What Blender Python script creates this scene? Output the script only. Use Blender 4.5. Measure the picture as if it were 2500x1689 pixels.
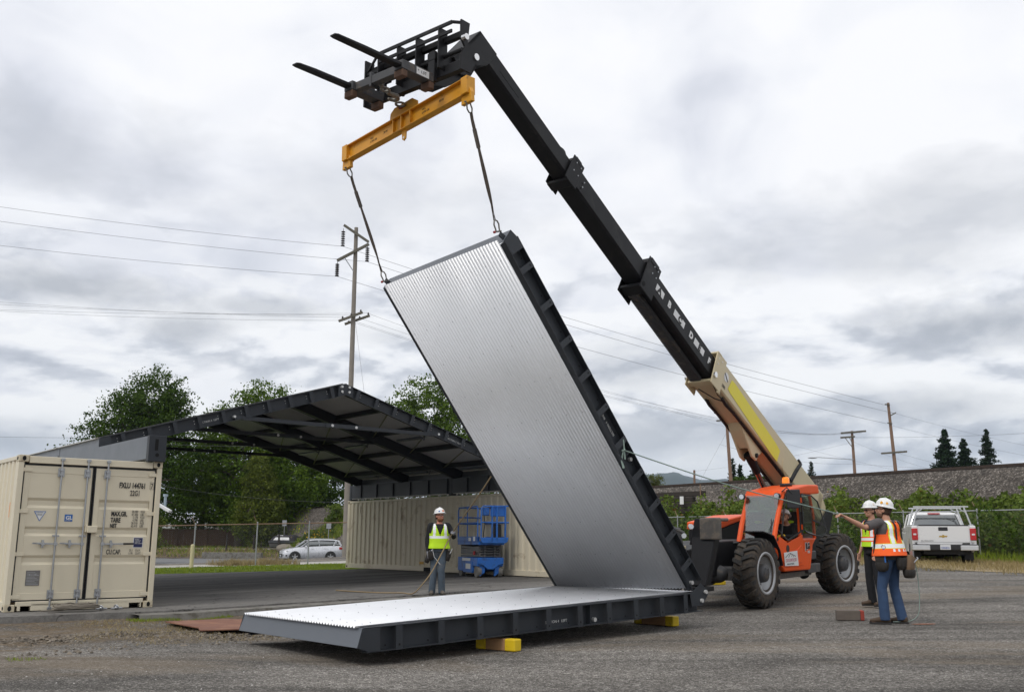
import bpy, bmesh, math, random
import numpy as np
from math import sin, cos, pi, radians, sqrt, atan2
from mathutils import Matrix, Vector
for _o in list(bpy.data.objects): bpy.data.objects.remove(_o)
SC = bpy.context.scene
COL = SC.collection
random.seed(7); RNG = np.random.default_rng(7)

# ------------------------------------------------------------------ camera
PIT, ROLL, CAMH = 0.19569, 0.00614, 1.2
cd = bpy.data.cameras.new('camera'); cam = bpy.data.objects.new('camera', cd); COL.objects.link(cam)
cd.sensor_width = 36; cd.lens = 36*2402.2/2500; cd.clip_start = .1; cd.clip_end = 20000
_F = Vector((0, cos(PIT), sin(PIT))); _U = Vector((0, -sin(PIT), cos(PIT))); _X = Vector((1, 0, 0))
_R = _X*cos(ROLL) + _U*sin(ROLL); _U2 = _U*cos(ROLL) - _X*sin(ROLL)
cam.matrix_world = Matrix(((_R.x, _U2.x, -_F.x, 0), (_R.y, _U2.y, -_F.y, 0), (_R.z, _U2.z, -_F.z, CAMH), (0, 0, 0, 1)))
SC.camera = cam
SC.render.resolution_x = 1024; SC.render.resolution_y = 691

# ------------------------------------------------------------------ world, sun, exposure
SC.view_settings.view_transform = 'Standard'; SC.view_settings.look = 'None'
SC.view_settings.exposure = 0.38; SC.view_settings.gamma = 1.0
SUN_EL, SUN_AZ = radians(50), radians(222)      # azimuth clockwise from +Y
W = bpy.data.worlds.new("World"); SC.world = W; W.use_nodes = True
class NT:
    def __init__(s, tree): s.t = tree; s.n = tree.nodes; s.l = tree.links
    def new(s, typ, **kw):
        n = s.n.new(typ)
        for k, v in kw.items(): setattr(n, k, v)
        return n
    def put(s, n, i, v):
        if hasattr(v, 'is_output') or isinstance(v, bpy.types.NodeSocket): s.l.new(v, n.inputs[i])
        else: n.inputs[i].default_value = v
    def math(s, op, a, b=0.0, c=None, clamp=False):
        n = s.new('ShaderNodeMath', operation=op, use_clamp=clamp); s.put(n, 0, a); s.put(n, 1, b)
        if c is not None: s.put(n, 2, c)
        return n.outputs[0]
    def noise(s, vec, scale, detail=4, rough=.55, dist=0.0, lac=2.0):
        n = s.new('ShaderNodeTexNoise'); s.put(n, 'Vector', vec)
        n.inputs['Scale'].default_value = scale; n.inputs['Detail'].default_value = detail
        n.inputs['Roughness'].default_value = rough; n.inputs['Distortion'].default_value = dist
        return n.outputs[0]
    def ramp(s, fac, stops):
        n = s.new('ShaderNodeValToRGB'); s.put(n, 0, fac); e = n.color_ramp.elements
        while len(e) < len(stops): e.new(.5)
        for i, (p, c) in enumerate(stops):
            e[i].position = p; e[i].color = (*c, 1) if hasattr(c, '__len__') else (c, c, c, 1)
        return n.outputs[0]
    def mix(s, fac, a, b, typ='MIX'):
        n = s.new('ShaderNodeMix', data_type='RGBA', blend_type=typ); s.put(n, 0, fac)
        for i, v in ((6, a), (7, b)):
            if isinstance(v, (tuple, list)): v = (*v, 1) if len(v) == 3 else v
            s.put(n, i, v)
        return n.outputs[2]
    def scale(s, vec, xyz, loc=(0, 0, 0)):
        n = s.new('ShaderNodeMapping'); s.put(n, 0, vec); n.inputs[1].default_value = loc; n.inputs[3].default_value = xyz
        return n.outputs[0]
def world_setup():
    t = NT(W.node_tree); t.n.clear()
    out = t.new('ShaderNodeOutputWorld'); tc = t.new('ShaderNodeTexCoord')
    sky = t.new('ShaderNodeTexSky', sky_type='NISHITA', sun_disc=False, sun_elevation=SUN_EL, sun_rotation=SUN_AZ)
    b1 = t.new('ShaderNodeBackground'); t.l.new(sky.outputs[0], b1.inputs[0]); b1.inputs[1].default_value = .1
    sx = t.new('ShaderNodeSeparateXYZ'); t.l.new(tc.outputs['Generated'], sx.inputs[0])
    zc = t.math('MAXIMUM', sx.outputs[2], 0.0); az = t.math('ARCTAN2', sx.outputs[0], sx.outputs[1])
    def sph(ka, kz, off, dz=0.0):
        c = t.new('ShaderNodeCombineXYZ'); t.put(c, 0, t.math('MULTIPLY', az, ka)); t.put(c, 1, t.math('MULTIPLY_ADD', zc, kz, dz)); c.inputs[2].default_value = off; return c.outputs[0]
    # high, soft overcast layer
    n1 = t.noise(sph(2.6, 4.2, 7.3), 1.0, 6, .48, .5); n2 = t.noise(sph(2.6, 4.2, 1.9), 2.6, 7, .5, .6)
    hi = t.ramp(t.math('ADD', t.math('MULTIPLY', n1, .62), t.math('MULTIPLY', n2, .38)), [(.32, (.62, .645, .71)), (.41, (.79, .805, .86)), (.48, (.90, .91, .945)), (.57, (.97, .97, .985))])
    # lower heaped clouds: density, and a relief term that lights their tops and greys their bases
    d0 = t.noise(sph(3.6, 8.5, SKYSEED), 1.5, 9, .52, .15); d1 = t.noise(sph(3.6, 8.5, SKYSEED, .13), 1.5, 9, .52, .15)
    rel = t.math('MULTIPLY_ADD', t.math('SUBTRACT', d0, d1), 3.6, .56)
    lowc = t.ramp(rel, [(.10, (.40, .425, .485)), (.34, (.58, .605, .66)), (.52, (.88, .89, .92)), (.70, (1.0, 1.0, 1.0))])
    hm = t.ramp(zc, [(.10, 1.0), (.22, .85), (.34, 0.0)])
    lm = t.ramp(d0, [(.40, 0.0), (.47, .95)])
    c = t.mix(t.math('MULTIPLY', hm, lm), hi, lowc)
    # separate darker clouds standing in the sky: (azimuth, height, half width, half height, strength)
    wob = t.math('MULTIPLY_ADD', t.noise(sph(9, 18, 5.5), 1.0, 9, .58, .2), 2.6, -1.3)
    tot = None
    for (ca, ce, ra, re, k) in CLOUDS:
        u = t.math('MULTIPLY_ADD', az, 1/ra, -ca/ra); v = t.math('MULTIPLY_ADD', zc, 1/re, -ce/re)
        v = t.math('MULTIPLY', v, t.math('MULTIPLY_ADD', t.math('GREATER_THAN', v, 0.0), -.25, 1.25))
        r = t.math('SQRT', t.math('ADD', t.math('MULTIPLY', u, u), t.math('MULTIPLY', v, v)))
        m = t.math('MULTIPLY', t.math('SUBTRACT', 1.25, t.math('ADD', r, wob), clamp=True), k)
        tot = m if tot is None else t.math('MAXIMUM', tot, m)
    c = t.mix(t.math('MULTIPLY', tot, 1.0, clamp=True), c, (.43, .45, .49))
    hz = t.ramp(zc, [(0.0, 1.0), (.05, .8), (.12, 0.0)])
    c = t.mix(t.math('MULTIPLY', hz, .6), c, (.52, .58, .67))
    b2 = t.new('ShaderNodeBackground'); t.l.new(c, b2.inputs[0]); b2.inputs[1].default_value = SKYB
    mx = t.new('ShaderNodeMixShader'); mx.inputs[0].default_value = .93
    t.l.new(b1.outputs[0], mx.inputs[1]); t.l.new(b2.outputs[0], mx.inputs[2]); t.l.new(mx.outputs[0], out.inputs[0])
SKYSEED, SKYB = 4.2, .86
CLOUDS = [(-.46, .225, .16, .035, .85), (-.335, .198, .05, .018, .7), (-.25, .224, .08, .012, .55), (.46, .196, .13, .036, .9), (.36, .275, .18, .05, .45), (.46, .30, .16, .05, .45), (.13, .17, .10, .03, .5), (.40, .125, .12, .02, .6), (.10, .10, .16, .02, .7), (-.47, .085, .08, .025, .7), (-.46, .345, .12, .05, .4), (-.12, .33, .16, .05, .3), (-.12, .20, .05, .012, .3)]
world_setup()
sd_ = bpy.data.lights.new('sun', 'SUN'); sd_.energy = 1.0; sd_.angle = radians(16); sd_.color = (1, .97, .92)
sun = bpy.data.objects.new('sun', sd_); COL.objects.link(sun)
_sv = Vector((sin(SUN_AZ)*cos(SUN_EL), cos(SUN_AZ)*cos(SUN_EL), sin(SUN_EL)))
sun.rotation_euler = _sv.to_track_quat('Z', 'Y').to_euler()

# ------------------------------------------------------------------ materials
MATS = {}
def mat(name, col, rough=.6, metal=0.0, var=.12, vs=3.0, bump=0.0, bs=40.0, dirt=None, ds=1.5, dth=.55, spec=.5, alpha=None, trans=0, emit=None, island=0.0, coat=0.0):
    m = bpy.data.materials.new(name); m.use_nodes = True; t = NT(m.node_tree)
    b = t.n['Principled BSDF']; tc = t.new('ShaderNodeTexCoord'); ob = tc.outputs['Object']
    b.inputs['Roughness'].default_value = rough; b.inputs['Metallic'].default_value = metal
    b.inputs['Specular IOR Level'].default_value = spec
    if coat: b.inputs['Coat Weight'].default_value = coat; b.inputs['Coat Roughness'].default_value = .1
    c = (*col, 1)
    if var:
        n = t.noise(ob, vs, 6, .6)
        f = t.math('MULTIPLY_ADD', n, 2*var, 1-var)
        c = t.mix(1.0, c, f, 'MULTIPLY')
        t.l.new(t.math('MULTIPLY_ADD', n, .25, rough-.12, clamp=True), b.inputs['Roughness'])
    if dirt:
        n = t.noise(ob, ds, 8, .65, .4)
        f = t.ramp(n, [(dth-.03, 0.0), (dth+.1, .75)])
        c = t.mix(f, c, dirt)
    if island:
        g = t.new('ShaderNodeNewGeometry')
        f = t.math('MULTIPLY_ADD', g.outputs['Random Per Island'], 2*island, 1-island)
        c = t.mix(1.0, c, f, 'MULTIPLY')
    if isinstance(c, tuple): b.inputs['Base Color'].default_value = c
    else: t.l.new(c, b.inputs['Base Color'])
    if bump:
        bn = t.new('ShaderNodeBump'); bn.inputs['Strength'].default_value = bump; bn.inputs['Distance'].default_value = .02
        t.l.new(t.noise(ob, bs, 5, .6), bn.inputs['Height']); t.l.new(bn.outputs[0], b.inputs['Normal'])
    if trans: b.inputs['Transmission Weight'].default_value = trans
    if alpha is not None: b.inputs['Alpha'].default_value = alpha
    if emit: b.inputs['Emission Color'].default_value = (*emit[0], 1); b.inputs['Emission Strength'].default_value = emit[1]
    MATS[name] = m
    return m

# ------------------------------------------------------------------ mesh builder
def npv(*a): return np.array(a if len(a) > 1 else a[0], float)
def unit(v): v = np.asarray(v, float); return v/(np.linalg.norm(v)+1e-12)
def frame(o, x, y, z=None):
    M = np.eye(4); M[:3, 0] = x; M[:3, 1] = y; M[:3, 2] = np.cross(x, y) if z is None else z; M[:3, 3] = o
    return M
def rotz(a, o=(0, 0, 0)):
    M = np.eye(4); M[0, 0] = M[1, 1] = cos(a); M[0, 1] = -sin(a); M[1, 0] = sin(a); M[:3, 3] = o; return M
def tp(M, p): return M[:3, :3] @ np.asarray(p, float) + M[:3, 3]
class MB:
    def __init__(s, M=None): s.V = []; s.F = []; s.S = []; s.I = []; s.mi = 0; s.M = np.eye(4) if M is None else M; s.n = 0
    def add(s, v, f, sm=False):
        v = np.asarray(v, float) @ s.M[:3, :3].T + s.M[:3, 3]
        s.V.append(v); s.F += [tuple(i+s.n for i in q) for q in f]; s.S += [sm]*len(f); s.I += [s.mi]*len(f); s.n += len(v); return s
    def bx(s, a, b):
        x0, y0, z0 = a; x1, y1, z1 = b
        v = [(x0, y0, z0), (x1, y0, z0), (x1, y1, z0), (x0, y1, z0), (x0, y0, z1), (x1, y0, z1), (x1, y1, z1), (x0, y1, z1)]
        return s.add(v, [(0, 3, 2, 1), (4, 5, 6, 7), (0, 1, 5, 4), (1, 2, 6, 5), (2, 3, 7, 6), (3, 0, 4, 7)])
    def box(s, c, size, R=None):
        c = npv(c); h = npv(size)/2; v = np.array([(i, j, k) for k in (-1, 1) for i, j in ((-1, -1), (1, -1), (1, 1), (-1, 1))])*h
        if R is not None: v = v @ np.asarray(R).T
        return s.add(v+c, [(0, 3, 2, 1), (4, 5, 6, 7), (0, 1, 5, 4), (1, 2, 6, 5), (2, 3, 7, 6), (3, 0, 4, 7)])
    def beam(s, p, q, w, h, up=(0, 0, 1)):
        p = npv(p); q = npv(q); d = q-p; L = np.linalg.norm(d); d = d/L; up = npv(up)
        a = np.cross(d, up)
        if np.linalg.norm(a) < 1e-5: a = np.cross(d, (1, 0, 0))
        a = unit(a); b = np.cross(a, d)
        return s.box((p+q)/2, (L, w, h), np.stack([d, a, b], 1))
    def ring(s, c, ax, ay, n, ra, rb=None):
        rb = ra if rb is None else rb
        return [c+ax*(ra*cos(2*pi*i/n))+ay*(rb*sin(2*pi*i/n)) for i in range(n)]
    def cyl(s, p, q, r, r2=None, n=12, cap=True, sm=True):
        return s.tube([p, q], [r, r if r2 is None else r2], n, cap, sm)
    def tube(s, pts, r, n=8, cap=True, sm=True):
        pts = [npv(p) for p in pts]; k = len(pts)
        if not hasattr(r, '__len__'): r = [r]*k
        d0 = unit(pts[1]-pts[0]); a = np.cross(d0, (0, 0, 1))
        if np.linalg.norm(a) < .01: a = np.cross(d0, (1, 0, 0))
        a = unit(a); rings = []
        for i in range(k):
            d = unit(pts[min(i+1, k-1)]-pts[max(i-1, 0)])
            a = unit(a-d*(a@d)); b = np.cross(d, a)
            rings.append(s.ring(pts[i], a, b, n, r[i]))
        return s.loft(rings, cap, sm)
    def loft(s, rings, cap=True, sm=True, closed=True):
        n = len(rings[0]); V = [p for rg in rings for p in rg]; F = []
        for i in range(len(rings)-1):
            for j in range(n if closed else n-1):
                F.append((i*n+j, i*n+(j+1) % n, (i+1)*n+(j+1) % n, (i+1)*n+j))
        s.add(V, F, sm)
        if cap:
            s.add(rings[0], [tuple(range(n))][::-1], False); s.add(rings[-1], [tuple(range(n))], False)
        return s
    def prism(s, poly, o, ax, ay, depth, sm=False):
        o, ax, ay = npv(o), npv(ax), npv(ay); az = np.cross(unit(ax), unit(ay))*depth
        a = [o+ax*x+ay*y for x, y in poly]; b = [p+az for p in a]; n = len(a)
        return s.add(a+b, [tuple(range(n))[::-1], tuple(range(n, 2*n))]+[(i, (i+1) % n, n+(i+1) % n, n+i) for i in range(n)], sm)
    def lathe(s, prof, o, axis, n=24, sm=True, close=False):
        o, d = npv(o), unit(axis); a = np.cross(d, (0, 0, 1))
        if np.linalg.norm(a) < .01: a = np.cross(d, (1, 0, 0))
        a = unit(a); b = np.cross(d, a)
        return s.loft([s.ring(o+d*h, a, b, n, max(r, 1e-4)) for r, h in prof], False, sm)
    def ell(s, c, r, R=None, nu=14, nv=10, sm=True):
        c = npv(c); r = npv(r) if hasattr(r, '__len__') else npv((r, r, r)); R = np.eye(3) if R is None else np.asarray(R)
        rings = []
        for i in range(nv+1):
            t = pi*(i/nv); z = -cos(t); q = max(sin(t), 1e-3)
            rings.append([c+R@(r*npv((q*cos(2*pi*j/nu), q*sin(2*pi*j/nu), z))) for j in range(nu)])
        return s.loft(rings, True, sm)
    def torus(s, c, ax, R, r, n=20, m=8, arc=2*pi, a0=0, sc=1.0):
        c = npv(c); d = unit(ax); a = np.cross(d, (0, 0, 1))
        if np.linalg.norm(a) < .01: a = np.cross(d, (1, 0, 0))
        a = unit(a); b = np.cross(d, a)
        k = n+1
        pts = [c+a*R*cos(a0+arc*i/n)+b*R*sc*sin(a0+arc*i/n) for i in range(k)]
        return s.tube(pts, r, m, arc < 6.2)
    def poly(s, pts): return s.add(pts, [tuple(range(len(pts)))])
    def each(s, name, m, parent=None, bevel=0, gap=.004, seg=1):
        """one object per separate piece collected so far"""
        V = np.concatenate(s.V); par = list(range(len(V)))
        def find(i):
            while par[i] != i: par[i] = par[par[i]]; i = par[i]
            return i
        for f in s.F:
            a = find(f[0])
            for q in f[1:]: par[find(q)] = a
        seen = {}
        for i, k in enumerate(map(tuple, np.round(V, 5))):
            if k in seen: par[find(i)] = find(seen[k])
            else: seen[k] = i
        root = np.array([find(i) for i in range(len(V))]); ids = list(np.unique(root))
        bb = {r: (V[root == r].min(0)-gap, V[root == r].max(0)+gap) for r in ids}
        grp = {r: r for r in ids}
        def g(r):
            while grp[r] != r: r = grp[r]
            return r
        for i, a in enumerate(ids):
            for b in ids[i+1:]:
                if (bb[a][0] < bb[b][1]).all() and (bb[b][0] < bb[a][1]).all(): grp[g(b)] = g(a)
        out = []; fs = {}
        for k, f in enumerate(s.F): fs.setdefault(g(root[f[0]]), []).append(k)
        for r, ks in fs.items():
            q = MB(); vid = sorted({i for k in ks for i in s.F[k]}); mp = {v: i for i, v in enumerate(vid)}
            q.V = [V[vid]]; q.n = len(vid); q.F = [tuple(mp[i] for i in s.F[k]) for k in ks]; q.S = [s.S[k] for k in ks]; q.I = [s.I[k] for k in ks]
            out.append(q.build(name, m, parent, bevel, seg=seg))
        return out
    def build(s, name, m, parent=None, bevel=0, origin=None, recalc=True, seg=1):
        me = bpy.data.meshes.new(name)
        o = bpy.data.objects.new(name, me); COL.objects.link(o)
        org = np.zeros(3)
        if parent is not None: o.parent = parent; org = WLOC[parent.name]
        elif origin is not None: org = npv(origin); o.location = origin
        WLOC[o.name] = org
        V = np.concatenate(s.V)-org
        me.from_pydata(V.tolist(), [], s.F); me.polygons.foreach_set('use_smooth', s.S)
        if recalc and len(s.F) < 60000:
            bm = bmesh.new(); bm.from_mesh(me); bmesh.ops.recalc_face_normals(bm, faces=bm.faces); bm.to_mesh(me); bm.free()
        for q in (m if isinstance(m, (list, tuple)) else [m]): me.materials.append(MATS[q] if isinstance(q, str) else q)
        if any(s.I): me.polygons.foreach_set('material_index', s.I)
        me.update()
        if bevel:
            b = o.modifiers.new('bevel', 'BEVEL'); b.width = bevel; b.segments = seg; b.limit_method = 'ANGLE'; b.angle_limit = radians(40)
        return o
WLOC = {}
def tag(o, label=None, cat=None, group=None, kind=None):
    if label: o['label'] = label
    if cat: o['category'] = cat
    if group: o['group'] = group
    if kind: o['kind'] = kind
    return o
def thing(name, label, cat, loc=(0, 0, 0), group=None):
    o = bpy.data.objects.new(name, None); COL.objects.link(o); o.location = loc; o.empty_display_size = .2
    WLOC[o.name] = npv(loc); return tag(o, label, cat, group)
def struct(name, mb, m, **kw): return tag(mb.build(name, m, **kw), kind='structure')
def dup(root, loc, label=None):
    r = root.copy(); COL.objects.link(r); r.location = loc; WLOC[r.name] = npv(loc)
    if label: r['label'] = label
    def rec(src, dst):
        for ch in list(src.children):
            c = ch.copy(); COL.objects.link(c); c.parent = dst; WLOC[c.name] = npv(loc); rec(ch, c)
    rec(root, r); return r
def text(body, name, size, o, ax, ay, m, parent, sx=1.0, align='LEFT', thick=.001, bold=0.0):
    cu = bpy.data.curves.new('lettering', 'FONT'); cu.body = body; cu.size = size; cu.align_x = align; cu.extrude = thick; cu.offset = bold
    cu.resolution_u = 3
    ob = bpy.data.objects.new('lettering_curve', cu); COL.objects.link(ob)
    bpy.context.view_layer.update()
    me = bpy.data.meshes.new_from_object(ob.evaluated_get(bpy.context.evaluated_depsgraph_get()))
    bpy.data.objects.remove(ob)
    n = len(me.vertices); co = np.empty(n*3); me.vertices.foreach_get('co', co); co = co.reshape(-1, 3)
    ax, ay = unit(ax), unit(ay); az = np.cross(ax, ay)
    P = npv(o)+np.outer(co[:, 0]*sx, ax)+np.outer(co[:, 1], ay)+np.outer(co[:, 2]+thick, az)
    P -= WLOC[parent.name]; me.vertices.foreach_set('co', P.ravel()); me.materials.clear(); me.materials.append(MATS[m]); me.name = name
    for p in me.polygons: p.material_index = 0
    me.update()
    t = bpy.data.objects.new(name, me); COL.objects.link(t); t.parent = parent; WLOC[t.name] = WLOC[parent.name]
    return t
def quads(name, P, m, parent=None, origin=None):
    """P: (N,4,3) array of quads -> one mesh"""
    me = bpy.data.meshes.new(name); N = len(P); org = np.zeros(3)
    o = bpy.data.objects.new(name, me); COL.objects.link(o)
    if parent is not None: o.parent = parent; org = WLOC[parent.name]
    elif origin is not None: org = npv(origin); o.location = origin
    WLOC[o.name] = org
    me.vertices.add(N*4); me.vertices.foreach_set('co', (P-org).astype(np.float32).ravel())
    me.loops.add(N*4); me.loops.foreach_set('vertex_index', np.arange(N*4, dtype=np.int32))
    me.polygons.add(N); me.polygons.foreach_set('loop_start', np.arange(0, N*4, 4, dtype=np.int32)); me.polygons.foreach_set('loop_total', np.full(N, 4, dtype=np.int32))
    me.materials.append(MATS[m] if isinstance(m, str) else m); me.update(calc_edges=True); me.validate()
    return o
# ------------------------------------------------------------------ site frames
YAW = .67765
S = npv(cos(YAW), sin(YAW), 0); D = npv(-sin(YAW), cos(YAW), 0); Zv = npv(0, 0, 1); O0 = npv(-6.433, 18.253, 0)
def Wd(a, b, c): return O0+a*S+b*D+c*Zv
SITE = frame(O0, S, D, Zv)
def sstep(x, a, b):
    t = np.clip((x-a)/(b-a), 0, 1); return t*t*(3-2*t)
RAIL_S = 40.0
def slab_z(s): return .024*np.clip(s, 0, 24)
def gz_sd(s, d, x, y):
    z = .024*np.clip(s, 0, 24)
    low = -.1+.01*np.clip(d+1, -14, 0)
    z = z+low*(1-sstep(s, 14, 20)*sstep(d, -4, 0))-.05*np.exp(-((x-4.6)**2+(y-18.8)**2)/9)
    q = sstep(d, 24, 42)*(1-sstep(s, 33, 34.4))          # road hollow and bank at the far left
    z = z*(1-q)+q*np.interp(y, [60, 85, 89, 92, 98, 120], [-.4, -.4, .24, .32, .5, .7])
    top = 4.50-.0065*np.clip(d-10, -200, 200)
    e = np.clip((s-34.6)/(RAIL_S-1.6-34.6), 0, 1); e2 = np.clip((s-(RAIL_S+1.6))/5, 0, 1)
    z = z*(1-e)+top*e
    z = np.where(s > RAIL_S+1.6, top*(1-e2)+1.5*e2, z)
    return z
def gz(x, y):
    v = npv(x, y, 0)-O0; return float(gz_sd(v@S, v@D, x, y))

# ------------------------------------------------------------------ ground materials
def mat_asphalt():
    m = bpy.data.materials.new('gravelly_asphalt'); m.use_nodes = True; t = NT(m.node_tree); b = t.n['Principled BSDF']
    ob = t.new('ShaderNodeTexCoord').outputs['Object']
    vo = t.new('ShaderNodeTexVoronoi'); t.put(vo, 'Vector', ob); vo.inputs['Scale'].default_value = 80; vo.inputs['Randomness'].default_value = 1
    vb = t.new('ShaderNodeTexVoronoi'); t.put(vb, 'Vector', ob); vb.inputs['Scale'].default_value = 26
    sep = t.new('ShaderNodeSeparateColor'); t.l.new(vo.outputs['Color'], sep.inputs[0])
    st = t.ramp(sep.outputs[0], [(0, (.040, .036, .032)), (.35, (.105, .096, .084)), (.72, (.175, .160, .140)), (.9, (.29, .265, .235)), (1, (.56, .53, .48))])
    sep2 = t.new('ShaderNodeSeparateColor'); t.l.new(vb.outputs['Color'], sep2.inputs[0])
    st = t.mix(.3, st, t.ramp(sep2.outputs[1], [(0, (.04, .038, .036)), (.7, (.15, .142, .13)), (1, (.38, .36, .34))]))
    big = t.noise(t.scale(ob, (.5, 1.2, 1)), .55, 6, .6, .3)
    st = t.mix(1.0, st, t.ramp(big, [(.3, .55), (.5, 1.0), (.7, 1.38)]), 'MULTIPLY')
    fin = t.noise(ob, 7, 6, .7)
    st = t.mix(1.0, st, t.math('MULTIPLY_ADD', fin, .7, .65), 'MULTIPLY')
    sand = t.ramp(t.noise(t.scale(ob, (.35, 1.0, 1), (3, 8, 0)), .42, 7, .62, .5), [(.51, 0.0), (.66, .6)])
    st = t.mix(sand, st, (.21, .165, .115))
    tw = t.new('ShaderNodeTexWave', wave_type='BANDS', bands_direction='Y'); t.put(tw, 'Vector', t.scale(ob, (.05, 1, 1))); tw.inputs['Scale'].default_value = .16; tw.inputs['Distortion'].default_value = 5; tw.inputs['Detail'].default_value = 3; tw.inputs['Detail Scale'].default_value = .6
    st = t.mix(1.0, st, t.ramp(tw.outputs['Fac'], [(.0, .78), (.12, 1.0), (.85, 1.0), (1.0, 1.14)]), 'MULTIPLY')
    dk = t.ramp(t.noise(ob, .9, 3, .5, .2), [(.27, .55), (.33, 0.0)]); st = t.mix(dk, st, (.035, .032, .03))
    # dirt and straw patch in front of the slab
    sp = t.new('ShaderNodeSeparateXYZ'); t.l.new(ob, sp.inputs[0])
    dd = t.math('SUBTRACT', t.math('MULTIPLY', sp.outputs[0], float(D[0])), float(D@O0)); dd = t.math('ADD', dd, t.math('MULTIPLY', sp.outputs[1], float(D[1])))
    ss = t.math('SUBTRACT', t.math('MULTIPLY', sp.outputs[0], float(S[0])), float(S@O0)); ss = t.math('ADD', ss, t.math('MULTIPLY', sp.outputs[1], float(S[1])))
    wob = t.math('MULTIPLY_ADD', t.noise(ob, .8, 5, .6), 3.4, -1.7)
    dw = t.math('ADD', dd, wob); sw = t.math('ADD', ss, wob)
    mk = t.math('MULTIPLY', t.ramp(t.math('MULTIPLY_ADD', dw, .1, 1.0), [(.50, 0.0), (.58, 1.0)]), t.ramp(t.math('MULTIPLY_ADD', sw, .1, 0.5), [(.62, 1.0), (.74, 0.0)]))
    dn = t.noise(ob, 2.2, 8, .7, .5)
    mk = t.math('MULTIPLY', mk, t.ramp(dn, [(.40, .12), (.56, .95)]))
    dirt = t.ramp(t.noise(ob, 16, 8, .75), [(.3, (.05, .037, .025)), (.5, (.13, .098, .065)), (.66, (.26, .20, .13)), (.8, (.36, .29, .19))])
    st = t.mix(mk, st, dirt)
    t.l.new(st, b.inputs['Base Color']); b.inputs['Roughness'].default_value = .95; b.inputs['Specular IOR Level'].default_value = .2
    bn = t.new('ShaderNodeBump'); bn.inputs['Strength'].default_value = .7; bn.inputs['Distance'].default_value = .012
    hh = t.math('ADD', t.math('MULTIPLY', vo.outputs['Distance'], -1.0), t.math('MULTIPLY', t.noise(ob, 5, 6, .6), 2.0))
    t.l.new(hh, bn.inputs['Height']); t.l.new(bn.outputs[0], b.inputs['Normal']); MATS['asphalt'] = m
mat_asphalt()
def mat_slab():
    m = bpy.data.materials.new('worn_dark_paving'); m.use_nodes = True; t = NT(m.node_tree); b = t.n['Principled BSDF']
    ob = t.new('ShaderNodeTexCoord').outputs['Object']     # object axes are the site axes
    streak = t.noise(t.scale(ob, (.22, 1.6, 1)), 1.2, 7, .6, .3)
    c = t.ramp(streak, [(.3, (.040, .039, .038)), (.48, (.075, .072, .069)), (.6, (.115, .11, .104)), (.75, (.20, .19, .18))])
    # lighter concrete margin near the front edge
    sp = t.new('ShaderNodeSeparateXYZ'); t.l.new(ob, sp.inputs[0])
    e = t.math('ADD', sp.outputs[1], t.math('MULTIPLY_ADD', t.noise(ob, .7, 6, .65), 2.6, -1.3))
    c = t.mix(t.ramp(t.math('MULTIPLY_ADD', e, .1, .2), [(.1, .8), (.45, 0.0)]), c, t.ramp(t.noise(ob, 9, 8, .7), [(.3, (.12, .115, .105)), (.7, (.27, .255, .235))]))
    fine = t.noise(ob, 60, 5, .7); c = t.mix(1.0, c, t.math('MULTIPLY_ADD', fine, .8, .6), 'MULTIPLY')
    sc = t.ramp(t.noise(t.scale(ob, (.6, 5, 1), (3, 1, 0)), 1.3, 8, .7, .8), [(.63, 0.0), (.72, .55)])
    c = t.mix(sc, c, (.34, .32, .29))
    cr = t.new('ShaderNodeTexVoronoi', feature='DISTANCE_TO_EDGE'); cr.inputs['Scale'].default_value = .45
    wv = t.new('ShaderNodeVectorMath', operation='ADD'); t.l.new(ob, wv.inputs[0])
    wn = t.new('ShaderNodeTexNoise'); t.l.new(ob, wn.inputs['Vector']); wn.inputs['Scale'].default_value = 2; t.l.new(wn.outputs['Color'], wv.inputs[1])
    t.l.new(wv.outputs[0], cr.inputs['Vector'])
    c = t.mix(t.ramp(cr.outputs['Distance'], [(0.0, .8), (.012, 0.0)]), c, (.03, .027, .024))
    t.l.new(c, b.inputs['Base Color']); b.inputs['Roughness'].default_value = .85; b.inputs['Specular IOR Level'].default_value = .3
    bn = t.new('ShaderNodeBump'); bn.inputs['Strength'].default_value = .5; bn.inputs['Distance'].default_value = .01
    t.l.new(t.noise(ob, 45, 6, .7), bn.inputs['Height']); t.l.new(bn.outputs[0], b.inputs['Normal']); MATS['slab'] = m
mat_slab()
def mat_ballast():
    m = bpy.data.materials.new('railway_ballast'); m.use_nodes = True; t = NT(m.node_tree); b = t.n['Principled BSDF']
    ob = t.new('ShaderNodeTexCoord').outputs['Object']
    vo = t.new('ShaderNodeTexVoronoi'); t.put(vo, 'Vector', ob); vo.inputs['Scale'].default_value = 13
    sep = t.new('ShaderNodeSeparateColor'); t.l.new(vo.outputs['Color'], sep.inputs[0])
    c = t.ramp(sep.outputs[0], [(0, (.06, .050, .042)), (.4, (.115, .098, .082)), (.75, (.165, .142, .12)), (1, (.34, .30, .26))])
    c = t.mix(1.0, c, t.ramp(t.noise(ob, .5, 6, .6), [(.3, .65), (.7, 1.35)]), 'MULTIPLY')
    c = t.mix(1.0, c, t.ramp(vo.outputs['Distance'], [(0, 1.1), (.6, .6)]), 'MULTIPLY')
    t.l.new(c, b.inputs['Base Color']); b.inputs['Roughness'].default_value = .95
    bn = t.new('ShaderNodeBump'); bn.inputs['Strength'].default_value = .9; bn.inputs['Distance'].default_value = .08
    t.l.new(t.math('MULTIPLY', vo.outputs['Distance'], -1.0), bn.inputs['Height']); t.l.new(bn.outputs[0], b.inputs['Normal']); MATS['ballast'] = m
mat_ballast()
mat('earth_grass', (.10, .105, .045), .95, var=.4, vs=1.2, bump=.5, bs=20, dirt=(.17, .13, .08), ds=.5, dth=.5)
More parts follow.
